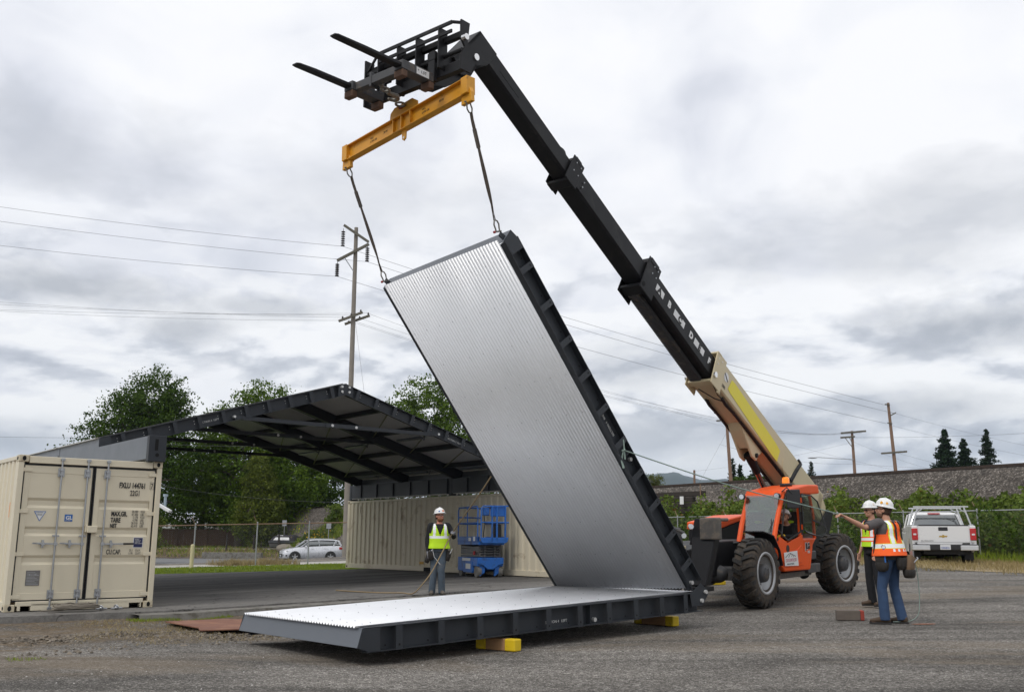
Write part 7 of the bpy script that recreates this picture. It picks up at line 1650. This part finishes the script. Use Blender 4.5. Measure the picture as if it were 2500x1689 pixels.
def person(label, base, fwd, J, sc=1.0, skin='skin', top='shirt_black', sleeve='long', legs='jeans_blue', boots='boot_brown', vest=None, helmet=True, glasses=None, gloves=None, beard=None, hairback=True,
           head_yaw=0.0, head_pitch=0.0, hands=('hang', 'hang'), belly=0.0, vflare=.05):
    fwd = unit(npv(*fwd, 0)); rt = npv(fwd[1], -fwd[0], 0); M = np.eye(4); M[:3, 0] = rt*sc; M[:3, 1] = fwd*sc; M[:3, 2] = Zv*sc; M[:3, 3] = base
    t = thing('person', label, 'person', tuple(base))
    D_ = dict(pelvis=(0, 0, .95), neck=(0, .0, 1.46), head=(0, .025, 1.615), shR=(.185, -.005, 1.415), shL=(-.185, -.005, 1.415), elR=(.235, -.02, 1.13), elL=(-.235, -.02, 1.13), wrR=(.25, .06, .88), wrL=(-.25, .06, .88),
              hipR=(.092, 0, .91), hipL=(-.092, 0, .91), knR=(.11, .03, .50), knL=(-.11, .03, .50), anR=(.12, -.02, .085), anL=(-.12, -.02, .085), ftR=(.03, .20), ftL=(-.03, .20))
    D_.update(J); P = {k: npv(*v) for k, v in D_.items()}
    nk, pv = P['neck'], P['pelvis']; ux = unit(P['shR']-P['shL']); up = unit(nk-pv); uy = unit(np.cross(up, ux)); ux2 = np.cross(uy, up)
    hx = unit(P['hipR']-P['hipL'])
    prof = [(-.14, .150, .115, 0), (-.05, .172, .125, -.005), (.06, .165+belly*.3, .118+belly*.5, 0), (.22, .152+belly*.5, .112+belly, .0), (.42, .160+belly*.4, .116+belly*.8, .0), (.62, .178, .122, -.005), (.76, .186, .120, -.01), (.87, .172, .105, -.012), (.94, .125, .085, -.01), (1.0, .068, .066, 0)]
    Lt = np.linalg.norm(nk-pv)
    def ring(f, off=0.0, n=28, k=1.0):
        fs = [p[0] for p in prof]; hw = np.interp(f, fs, [p[1] for p in prof])+off; hd = np.interp(f, fs, [p[2] for p in prof])+off; yc = np.interp(f, fs, [p[3] for p in prof])
        w = np.clip(f, 0, 1); ax = unit(hx*(1-w)+ux2*w); ay = unit(np.cross(up, ax)); c = pv+up*Lt*f+ay*yc
        return [c+ax*hw*np.sign(cos(a))*abs(cos(a))**.85+ay*hd*np.sign(sin(a))*abs(sin(a))**.85 for a in np.linspace(0, 2*pi, n, endpoint=False)]
    fsn = [-.14, -.05, .06, .15, .22, .32, .42, .52, .62, .70, .76, .82, .87, .91, .94, .97, 1.0]
    hz = Matrix.Rotation(head_yaw, 3, 'Z') @ Matrix.Rotation(-head_pitch, 3, 'X'); HR = np.array(hz); hd = P['head']; Hh = lambda x, y, z: hd+HR @ npv(x, y, z)
    # hands -------------------------------------------------
    def hand(q, side, grow=0.0):
        s = 1 if side == 'R' else -1; w, e = P['wr'+side], P['el'+side]; mode = hands[0] if side == 'R' else hands[1]
        d = unit(w-e); n0 = {'hang': npv(-s, 0, 0), 'grip': npv(0, 0, -1), 'gripup': npv(-s*.3, -.2, -1), 'wheel': npv(0, 0, -1)}[mode]; n = unit(n0-d*(n0@d)); c = np.cross(d, n)*s      # n palm normal, c toward thumb
        if mode == 'hang' and (c @ npv(0, 1, 0)) < 0: c = -c
        if mode != 'hang' and (c @ npv(-s, 0, .3)) < 0: c = -c
        curl = {'hang': .28, 'grip': 1.15, 'gripup': 1.15, 'wheel': .95}[mode]
        q.loft([[w+d*t+c*(cw*cos(a))+n*(th_*sin(a)) for a in np.linspace(0, 2*pi, 12, endpoint=False)] for t, cw, th_ in ((-.02, .026+grow, .020+grow), (.01, .030+grow, .019+grow), (.05, .040+grow, .016+grow), (.088, .040+grow, .014+grow), (.096, .034+grow, .010+grow))], True, True)
        for i, (o, L) in enumerate(((.030, .072), (.010, .080), (-.011, .075), (-.030, .060))):
            p = w+d*.088+c*o; pts = [p-d*.02, p]; dd = d; 
            for k, fr in enumerate((.45, .31, .24)):
                a = curl*(1.0 if k else .8); dd = unit(dd*cos(a)+n*sin(a)); n2 = n; pts.append(pts[-1]+dd*L*fr); nn = np.cross(np.cross(dd, n), dd); n_ = unit(nn) if np.linalg.norm(nn) > .01 else n
                n = n
            q.tube(pts, [.0098+grow, .0096+grow, .009+grow, .0084+grow, .0072+grow], 8)
        p = w+d*.028+c*.030; q.tube([p-c*.012, p+c*.018+d*.022+n*.010, p+c*(.020 if mode == 'hang' else .004)+d*.050+n*.030, p+c*(.016 if mode == 'hang' else -.012)+d*.070+n*.040], [.014+grow, .012+grow, .010+grow, .008+grow], 8)
    def limb(q, a, b, c, r, off=0.0, n=14, e=1.0):
        P0, P1, P2 = npv(a), npv(b), npv(c); m1 = (P0+P1)/2; m2 = (P1*.72+P2*.28)
        q.tube([P0, P0*.75+P1*.25, m1, P1, m2, P1*.35+P2*.65, P2], [x+off for x in r], n); q.ell(P0, r[0]+off, nu=12, nv=8)
    # continuous body ----------------------------------------
    q = MB(M); q.loft([ring(f) for f in fsn], True, True)
    AR = [.050, .050, .045, .037, .040, .031, .024]; LR = [.088, .085, .072, .052, .056, .046, .036]
    for s in 'RL':
        q.tube([nk*.35+P['sh'+s]*.65-up*.02, P['sh'+s]], [.06, .055], 12); limb(q, P['sh'+s], P['el'+s], P['wr'+s], AR); limb(q, P['hip'+s], P['kn'+s], P['an'+s], LR); hand(q, s)
        an = P['an'+s]; ft = P['ft'+s]; q.tube([an, an+npv(ft[0]*.5, ft[1]*.5, -.04), an+npv(ft[0], ft[1]*.85, -.055)], [.038, .036, .028], 10)
    q.tube([nk-up*.06, nk+up*.02, hd-npv(0, .012, .05)], [.066, .058, .056], 14)
    q.ell(Hh(0, -.008, .022), (.077, .096, .098), HR, 22, 16); q.ell(Hh(0, .018, -.045), (.058, .068, .070), HR, 18, 12); q.ell(Hh(0, .060, -.082), (.026, .022, .022), HR)
    q.tube([Hh(0, .083, .018), Hh(0, .101, -.010), Hh(0, .108, -.024), Hh(0, .092, -.034)], [.008, .012, .0145, .010], 8)
    for s in (-1, 1):
        q.ell(Hh(s*.029, .076, .027), (.020, .012, .008), HR); q.ell(Hh(s*.040, .062, -.022), (.020, .020, .018), HR); q.ell(Hh(s*.077, -.008, -.004), (.009, .020, .031), HR); q.ell(Hh(s*.012, .098, -.030), (.009, .008, .007), HR)
    q.ell(Hh(0, .087, -.052), (.024, .010, .006), HR); q.ell(Hh(0, .086, -.063), (.020, .010, .006), HR)
    smoothed(q, 'body', skin, t, .0065*sc, 2, .5)
    q = MB(M)
    for s in (-1, 1): q.ell(Hh(s*.029, .084, .010), (.011, .006, .006), HR, 10, 6)
    q.each('eye', 'eye_dark', t)
    q = MB(M); q.loft([[Hh(.079*cos(a)*k, -.012+.098*sin(a)*k, z) for a in np.linspace(-pi*1.06, pi*.06, 18)] for z, k in ((-.052, .93), (-.02, .985), (.02, 1.03), (.06, 1.03), (.09, .85))], False, True, closed=False)
    ha = q.build('hair', 'hair_brown', t); so = ha.modifiers.new('thickness', 'SOLIDIFY'); so.thickness = .008
    if beard:
        q = MB(M); q.loft([[Hh(.062*cos(a)*k, .020+.070*sin(a)*k, z) for a in np.linspace(-.15*pi, 1.15*pi, 20)] for z, k in ((-.115, .62), (-.098, .88), (-.08, 1.0), (-.062, 1.04), (-.048, 1.05))], False, True, closed=False)
        be_ = q.build('beard', beard, t); so = be_.modifiers.new('thickness', 'SOLIDIFY'); so.thickness = .006
    if glasses:
        q = MB(M)
        for s in (-1, 1): q.ell(Hh(s*.032, .094, .010), (.026, .006, .017), HR, 14, 8)
        gl_ = q.build('glasses', glasses, t)
        q = MB(M)
        for s in (-1, 1): q.tube([Hh(s*.056, .086, .016), Hh(s*.076, .04, .016), Hh(s*.082, -.01, .012)], .0035, 6)
        q.tube([Hh(-.01, .099, .014), Hh(.01, .099, .014)], .003, 6); q.build('glasses_frame', 'strap_black', t)
    if helmet:
        q = MB(M); q.loft([[Hh(rx*cos(a), -.004+ry*sin(a), z) for a in np.linspace(0, 2*pi, 32, endpoint=False)] for rx, ry, z in ((.125, .165, .050), (.128, .168, .056), (.103, .128, .068), (.101, .124, .085), (.095, .117, .115), (.080, .098, .143), (.055, .068, .163), (.022, .028, .173), (.002, .002, .174))], True, True)
        q.tube([Hh(0, .112, .095), Hh(0, .07, .160), Hh(0, 0, .182), Hh(0, -.07, .160), Hh(0, -.112, .095)], .010, 8)
        hm = q.build('hard_hat', 'helmet_white', t)
        return_h = hm
    # clothes ------------------------------------------------
    q = MB(M); q.loft([ring(f, .016) for f in fsn[1:-1]+[.985]], True, True)
    for s in 'RL':
        a, b, c = P['sh'+s], P['el'+s], P['wr'+s]; q.tube([nk*.35+a*.65-up*.02, a], [.072, .070], 12)
        if sleeve == 'long': limb(q, a, b, b+(c-b)*.93, [.064, .063, .058, .050, .050, .042, .036])
        else: q.tube([a, a*.55+b*.45, a*.18+b*.82], [.068, .070, .066], 14); q.ell(a, .068)
    smoothed(q, 'shirt', top, t, .011*sc, 2)
    q = MB(M); q.loft([ring(f, .012) for f in (-.14, -.05, .02, .08)], True, True)
    for s in 'RL': limb(q, P['hip'+s]+npv(0, 0, .02), P['kn'+s], P['an'+s]+npv(0, -.005, -.035), [.100, .102, .088, .070, .074, .072, .073])
    tro = smoothed(q, 'trousers', legs, t, .011*sc, 2)
    for s in 'RL':
        an = P['an'+s]; ft = P['ft'+s]; d = unit(npv(ft[0], ft[1], 0)); c = npv(an[0], an[1], 0); g = np.cross(d, Zv); zf = an[2]-.085
        q = MB(M); q.loft([[c+d*y+g*(w*cos(a))+Zv*(zf+z+h*sin(a)) for a in np.linspace(0, 2*pi, 14, endpoint=False)] for y, w, z, h in ((-.075, .020, .06, .03), (-.060, .036, .065, .045), (-.01, .042, .075, .06), (.05, .042, .065, .048), (.11, .047, .052, .034), (.165, .046, .047, .028), (.205, .030, .042, .020))], True, True)
        q.tube([c+Zv*(zf+.07), c+Zv*(zf+.15)], [.050, .048], 12); bt = q.build('boot', boots, t)
        q = MB(M); q.loft([[c+d*y+g*x+Zv*(zf+z) for y, x in ((-.082, -.028), (-.082, .028), (-.03, .042), (.05, .040), (.13, .050), (.19, .042), (.217, .0), (.19, -.042), (.13, -.050), (.05, -.040), (-.03, -.042))] for z in (.0, .026)], True, False); q.build('sole', 'boot_sole', bt)
    if gloves:
        for s in 'RL':
            q = MB(M); hand(q, s, .0035); w, e = P['wr'+s], P['el'+s]; d = unit(w-e); q.tube([w-d*.05, w+d*.01], [.034, .030], 12); q.build('glove', gloves, t)
    if vest:
        base_m, fn, lo = vest; n, mN = 120, 70; V = []; F = []; I = []
        zs = np.linspace(lo, .985, mN)
        for f in zs:
            flare = .034+vflare*max(0, (.55-f)); V += ring(f, flare, n)
        for i in range(mN-1):
            for j in range(n):
                a = 2*pi*(j+.5)/n; f = (zs[i]+zs[i+1])/2; X = cos(a); Y = sin(a)
                px_ = V[i*n+j]; lx = (px_-pv) @ ux2
                front = Y > 0
                if f > .60 and abs(lx) > .175-.12*(f-.60): continue      # arm openings
                if front and abs(lx) < (f-.50)*.20: continue              # V neck
                if not front and f > .93 and abs(lx) < .06: continue
                F.append((i*n+j, i*n+(j+1) % n, (i+1)*n+(j+1) % n, (i+1)*n+j)); I.append(fn(f, lx, front, abs(X)))
        q = MB(M); q.add(V, F, True); q.I = I
        for s in (-1, 1):     # shoulder straps
            Lr = [ring(.93, .030, 60), ring(.975, .030, 60)]
        vo = q.build('safety_vest', base_m, t, recalc=False); so = vo.modifiers.new('thickness', 'SOLIDIFY'); so.thickness = .006; so.offset = 1
    return t, M, P, Hh, ring
def disc(th, M, c, nrm, r, m, name='hat_sticker'):
    q = MB(M); q.cyl(c, npv(c)+unit(nrm)*.003, r, n=16); q.build(name, m, th)
def lime_fn(f, lx, front, ax):
    f = f-.06
    a = abs(lx)
    if .335 < f < .435: return 1
    if f >= .435 and .088 < a < .140: return 1
    return 0
def lime_trim_fn(f, lx, front, ax):
    a = abs(lx)
    if .30 < f < .40: return 1
    if .27 < f <= .30 or .40 <= f < .43: return 2
    if f >= .43 and .10 < a < .145: return 1
    if f >= .43 and (.085 < a <= .10 or .145 <= a < .165): return 2
    if f < .27 and .12 < a < .15: return 1
    return 0
def orange_fn(f, lx, front, ax):
    f = f-.09
    a = abs(lx)
    if .02 < f < .10 and (.04 < a < .075 or .12 < a < .15): return 1
    if .12 < f < .235: return 1
    if .105 < f <= .12 or .235 <= f < .25: return 3
    if f >= .25 and .085 < a < .135: return 1
    if f >= .25 and (.070 < a <= .085 or .135 <= a < .15): return 3
    return 0
def pouch(th, M, c, size, m, R=None, name='tool_pouch'):
    q = MB(M); w, d, h = size; c = npv(*c); R = np.eye(3) if R is None else R
    q.loft([[c+R @ npv(w*.5*k*np.sign(cos(a))*abs(cos(a))**.6, d*.5*k2*np.sign(sin(a))*abs(sin(a))**.6, h*z) for a in np.linspace(0, 2*pi, 16, endpoint=False)] for z, k, k2 in ((-.5, .62, .5), (-.42, .85, .8), (-.1, 1, 1), (.4, 1.05, 1.1), (.5, 1.0, 1.0))], True, True)
    return q.build(name, m, th)
# rope handler in front of the long container
b1 = npv(-1.50, 20.98, gz(-1.50, 20.98)+.105)
b1[2] = .095
p1, M1, J1, H1, R1 = person('worker in a dirty lime vest and faded jeans guiding a tan rope', b1, (.15, -1), dict(
    pelvis=(.0, 0, .95), wrR=(.235, .05, .865), elR=(.245, -.02, 1.13), elL=(-.315, .03, 1.165), wrL=(-.285, .22, 1.255), knR=(.10, .02, .50), knL=(-.055, .06, .50), anR=(.13, -.02, .085), anL=(-.075, .0, .085), hipR=(.09, 0, .91), hipL=(-.09, 0, .91), neck=(0, .01, 1.46), head=(0, .03, 1.61)),
    sc=1.0, skin='skin_ruddy', legs='jeans_faded', boots='boot_grey', vest=(['vest_lime', 'band_silver'], lime_fn, .0), glasses='lens_clear', gloves='glove_grey', beard='beard_red', head_yaw=.55, head_pitch=-.10, hands=('hang', 'gripup'))
q = MB(M1); q.prism([(-.022, 0), (.022, 0), (.004, .042), (-.004, .042)], H1(0, .125, .085), HRx if False else (1, 0, 0), (0, 0, 1), .004); q.build('hat_sticker', 'sticker_orange', p1)
disc(p1, M1, H1(.07, .085, .095), (.6, .8, .2), .017, 'sticker_blue')
q = MB(M1); q.loft([R1(f, .028) for f in (-.03, .075)], False, True); q.build('tool_belt', 'leather_black', p1)
pouch(p1, M1, (.17, .10, .80), (.13, .09, .17), 'leather_black'); pouch(p1, M1, (-.19, .05, .80), (.11, .14, .22), 'leather_black', np.array(Matrix.Rotation(-.2, 3, 'Y'))); pouch(p1, M1, (.23, .04, .74), (.11, .12, .18), 'leather_black', np.array(Matrix.Rotation(-.35, 3, 'Y')))
q = MB(M1); q.tube([(.14, .16, .90), (.11, .17, .78), (-.02, .17, .62)], .009, 8); q.tube([(.17, .16, .90), (.13, .18, .93)], .014, 8); q.build('spanner', 'chrome', p1)
q = MB(M1); q.tube([(-.22, .14, .84), (-.27, .15, .95)], .012, 8); q.build('hand_tool', 'chrome', p1)
q = MB(M1); q.bx((-.025, .135, .93), (.02, .145, .965)); q.build('buckle', 'chrome', p1)
# tag line man with the orange vest
b2 = npv(5.90, 15.66, gz(5.90, 15.66)+.0)
HANDT = npv(5.03, 15.30, 1.575)
def loc2(Pw, base, fwd, sc):
    fwd = unit(npv(*fwd, 0)); rt = npv(fwd[1], -fwd[0], 0); v = npv(*Pw)-base; return (float(v@rt/sc), float(v@fwd/sc), float(v[2]/sc))
fw2 = (-.70, .71); sc2 = 1.075
wl = loc2((5.12, 15.33, 1.60), b2, fw2, sc2)
p2, M2, J2, H2, R2 = person('worker in an orange vest and jeans with outstretched arm pulling a thin tag line', b2, fw2, dict(
    elL=loc2((5.47, 15.46, 1.44), b2, fw2, sc2), wrL=wl, shL=(-.20, .05, 1.42), shR=(.175, -.05, 1.40), elR=(.26, .02, 1.14), wrR=(.22, .22, .98), anL=(-.13, .07, .085), knL=(-.12, .09, .50), anR=(.13, -.07, .085), knR=(.12, .02, .50), ftL=(-.06, .20), ftR=(.04, .2), head=(0, .045, 1.60), neck=(0, .015, 1.455)),
    sc=sc2, top='shirt_grey', sleeve='short', legs='jeans_blue', boots='boot_brown', vest=(['vest_orange', 'band_silver', 'band_silver', 'band_yellow'], orange_fn, .0), glasses='lens_clear', beard='beard_brown', head_yaw=.28, head_pitch=-.22, hands=('hang', 'grip'), belly=.02, vflare=.11)
disc(p2, M2, H2(-.095, .03, .108), (-1, .2, .35), .021, 'sticker_amber'); disc(p2, M2, H2(-.088, -.045, .112), (-1, -.5, .4), .018, 'sticker_amber')
q = MB(M2); q.loft([R2(f, .046) for f in (-.10, .0)], False, True); bl_ = q.build('tool_belt', 'leather_black', p2)
for x in (-.095, .075):
    q = MB(M2); f_ = np.linspace(0, .96, 12); k = []
    for f in f_:
        rg = R2(f, .045, 120); k.append(min([p for p in rg if (p-J2['pelvis'])[1] < .05], key=lambda p: abs(p[0]-J2['pelvis'][0]-x*(1-.35*f))))
    q.loft([[p+npv(-.02, 0, 0), p+npv(.02, 0, 0), p+npv(.02, -.008, 0), p+npv(-.02, -.008, 0)] for p in k], True, False); q.build('suspender', 'strap_black', p2)
q = MB(M2); q.tube([(-.215, .13, .98), (-.20, .11, 1.2), (-.17, .06, 1.36)], .014, 6); q.build('suspender', 'strap_black', p2)
pouch(p2, M2, (-.20, .03, .84), (.10, .16, .22), 'leather_black'); pouch(p2, M2, (-.21, .02, .80), (.12, .17, .12), 'leather_black'); pouch(p2, M2, (-.02, -.18, .84), (.20, .10, .17), 'leather_black'); pouch(p2, M2, (.14, -.21, .82), (.19, .14, .26), 'leather_tan', np.array(Matrix.Rotation(.35, 3, 'Y'))); pouch(p2, M2, (.10, -.23, .70), (.22, .13, .12), 'leather_black')
q = MB(M2); q.tube([(-.245, -.05, .82), (-.235, -.03, 1.06)], .011, 8); q.build('hand_tool', 'sticker_blue', p2)
q = MB(M2); q.torus((-.24, -.03, 1.08), (1, .2, 0), .028, .005, 18, 6); q.build('key_ring', 'chrome', p2)
q = MB(M2); q.tube([(.16, -.28, .86), (.24, -.31, .92), (.28, -.28, .93)], .010, 8); q.box((.22, -.24, .95), (.05, .03, .15)); q.build('hammer', 'galvanised', p2)
# second man beside him
fw3 = (-.93, -.36); b3 = npv(6.70, 18.55, gz(6.70, 18.55)+.03)
p3, M3, J3, H3, R3 = person('worker in a lime vest with orange trim and dark glasses', b3, fw3, dict(
    elR=(.26, -.03, 1.14), wrR=(.27, .06, .90), elL=(-.24, .02, 1.14), wrL=(-.265, .04, .88), knL=(-.09, .02, .50), anL=(-.10, -.05, .085)),
    sc=1.06, top='shirt_black', sleeve='short', legs='trousers_black', boots='boot_brown', vest=(['vest_lime_clean', 'band_silver', 'vest_orange'], lime_trim_fn, .10), glasses='lens_black', head_yaw=-.10, hands=('hang', 'hang'))
disc(p3, M3, H3(-.09, -.02, .112), (-1, -.1, .4), .02, 'sticker_amber'); disc(p3, M3, H3(.05, .10, .10), (.4, .9, .3), .018, 'plate_blue')
# operator in the cab
fo = TFf[:2]; bo4 = tp(TF, (-1.98, .83, .42)); sc4 = .98
p4, M4, J4, H4, R4 = person('machine operator in a black shirt and yellow gloves leaning forward in the orange cab', bo4, tuple(fo), dict(
    pelvis=(0, 0, .66), hipR=(.09, .02, .63), hipL=(-.09, .02, .63), knR=(.12, .46, .66), knL=(-.12, .46, .66), anR=(.12, .52, .25), anL=(-.12, .52, .25), neck=(-.03, .18, 1.10), head=(-.04, .26, 1.24), shR=(.16, .17, 1.05), shL=(-.21, .16, 1.05), elR=(.24, .40, .88), elL=(-.27, .36, .84), wrR=(.12, .60, .90), wrL=(-.13, .56, .86)),
    sc=sc4, legs='trousers_black', gloves='glove_yellow', head_yaw=.1, head_pitch=-.35, hands=('wheel', 'wheel'))
q = MB(TF); q.loft([[npv(-2.25+.05*k, .78+.12*cos(a), z)+npv(.03*sin(a), 0, 0) for a in np.linspace(0, 2*pi, 12, endpoint=False)] for k, z in ((0, 1.25), (1, 1.4), (1, 1.55), (0, 1.62))], True, True)
tag(q.build('lime_garment', 'vest_lime_clean', origin=tuple(tp(TF, (-2.25, .8, 1.4)))), 'lime high visibility jacket behind the operator, standing in for a vest seen beyond the cab', 'garment')  # lime shape added for the vest of someone beyond the cab
# ropes in their hands
def rope(pts, r, m, label, name='rope', sub=8):
    pts = [npv(p) for p in pts]; n = len(pts); P = []
    for i in range(n-1):
        p0, p1, p2_, p3_ = pts[max(i-1, 0)], pts[i], pts[i+1], pts[min(i+2, n-1)]
        for k in range(sub):
            t = k/sub; P.append(.5*((2*p1)+(-p0+p2_)*t+(2*p0-5*p1+4*p2_-p3_)*t*t+(-p0+3*p1-3*p2_+p3_)*t**3))
    P.append(pts[-1]); q = MB(); q.tube(P, r, 7); return tag(q.build(name, m, origin=tuple(P[0])), label, 'rope')
hL = tp(M1, J1['wrL'])+unit(tp(M1, J1['wrL'])-tp(M1, J1['elL']))*.09
g_ = lambda x, y: (x, y, max(gz(x, y), .02)+.10 if False else slab_z((x-O0[0])*S[0]+(y-O0[1])*S[1])+.014)
rope([(-.31, 16.47, 2.29), (-.62, 18.0, 1.96), tuple(hL), (-1.40, 20.62, .98), (-1.58, 20.50, .62), (-1.76, 20.42, .36), (-1.98, 20.6, .15), g_(-2.27, 21.1), g_(-2.75, 21.25), g_(-3.30, 21.7), g_(-3.83, 22.24)], .0125, 'rope_tan', 'tan rope running from the raised panel through the worker hand down to the paving')
hT = tp(M2, J2['wrL'])+unit(tp(M2, J2['wrL'])-tp(M2, J2['elL']))*.085
rope([(1.62, 14.24, 2.50), (3.3, 14.75, 2.02), tuple(hT), tuple(hT*.985+b2*.015+npv(0, 0, -.02))], .009, 'rope_green', 'thin pale green tag line stretched from the raised panel to the outstretched hand', sub=10)
hp = tp(M2, (.26, -.25, .86)); rope([tuple(hp), (hp[0]+.03, hp[1], .70), (hp[0]+.02, hp[1]-.03, .35), (hp[0]-.02, hp[1]-.02, .12), (hp[0]-.15, hp[1]+.02, .03), (hp[0]-.38, hp[1]+.05, .02)], .007, 'rope_green', 'slack end of the pale tag line trailing to the ground behind the boots')
q = MB(); c = npv(1.62, 14.24, 2.50); q.beam(c+RU2*.12-RN2*.10, c-RU2*.12+RN2*.06, .012, .02); q.torus(c, RU2, .022, .010, 14, 6); q.tube([c, c-Zv*.14-npv(.03, 0, 0), c-Zv*.26], [.012, .014, .018], 6); tag(q.build('rope_knot', 'rope_green', origin=tuple(c)), 'knot and frayed tail of the tag line on the raised panel edge', 'rope')
# ------------------------------------------------------------------ distant air
def haze_box():
    q = MB(); q.bx((-2700, -2700, -12), (3900, 5200, 330)); o = q.build('haze', mat('haze_air', (1, 1, 1), var=0))
    m = MATS['haze_air']; t = NT(m.node_tree); t.n.clear(); out = t.new('ShaderNodeOutputMaterial'); v = t.new('ShaderNodeVolumePrincipled')
    v.inputs['Color'].default_value = (.62, .74, .90, 1); v.inputs['Density'].default_value = .00012; v.inputs['Anisotropy'].default_value = .2
    t.l.new(v.outputs[0], out.inputs['Volume']); tag(o, 'thin blue air between the yard and the wooded hills', kind='stuff')
haze_box()
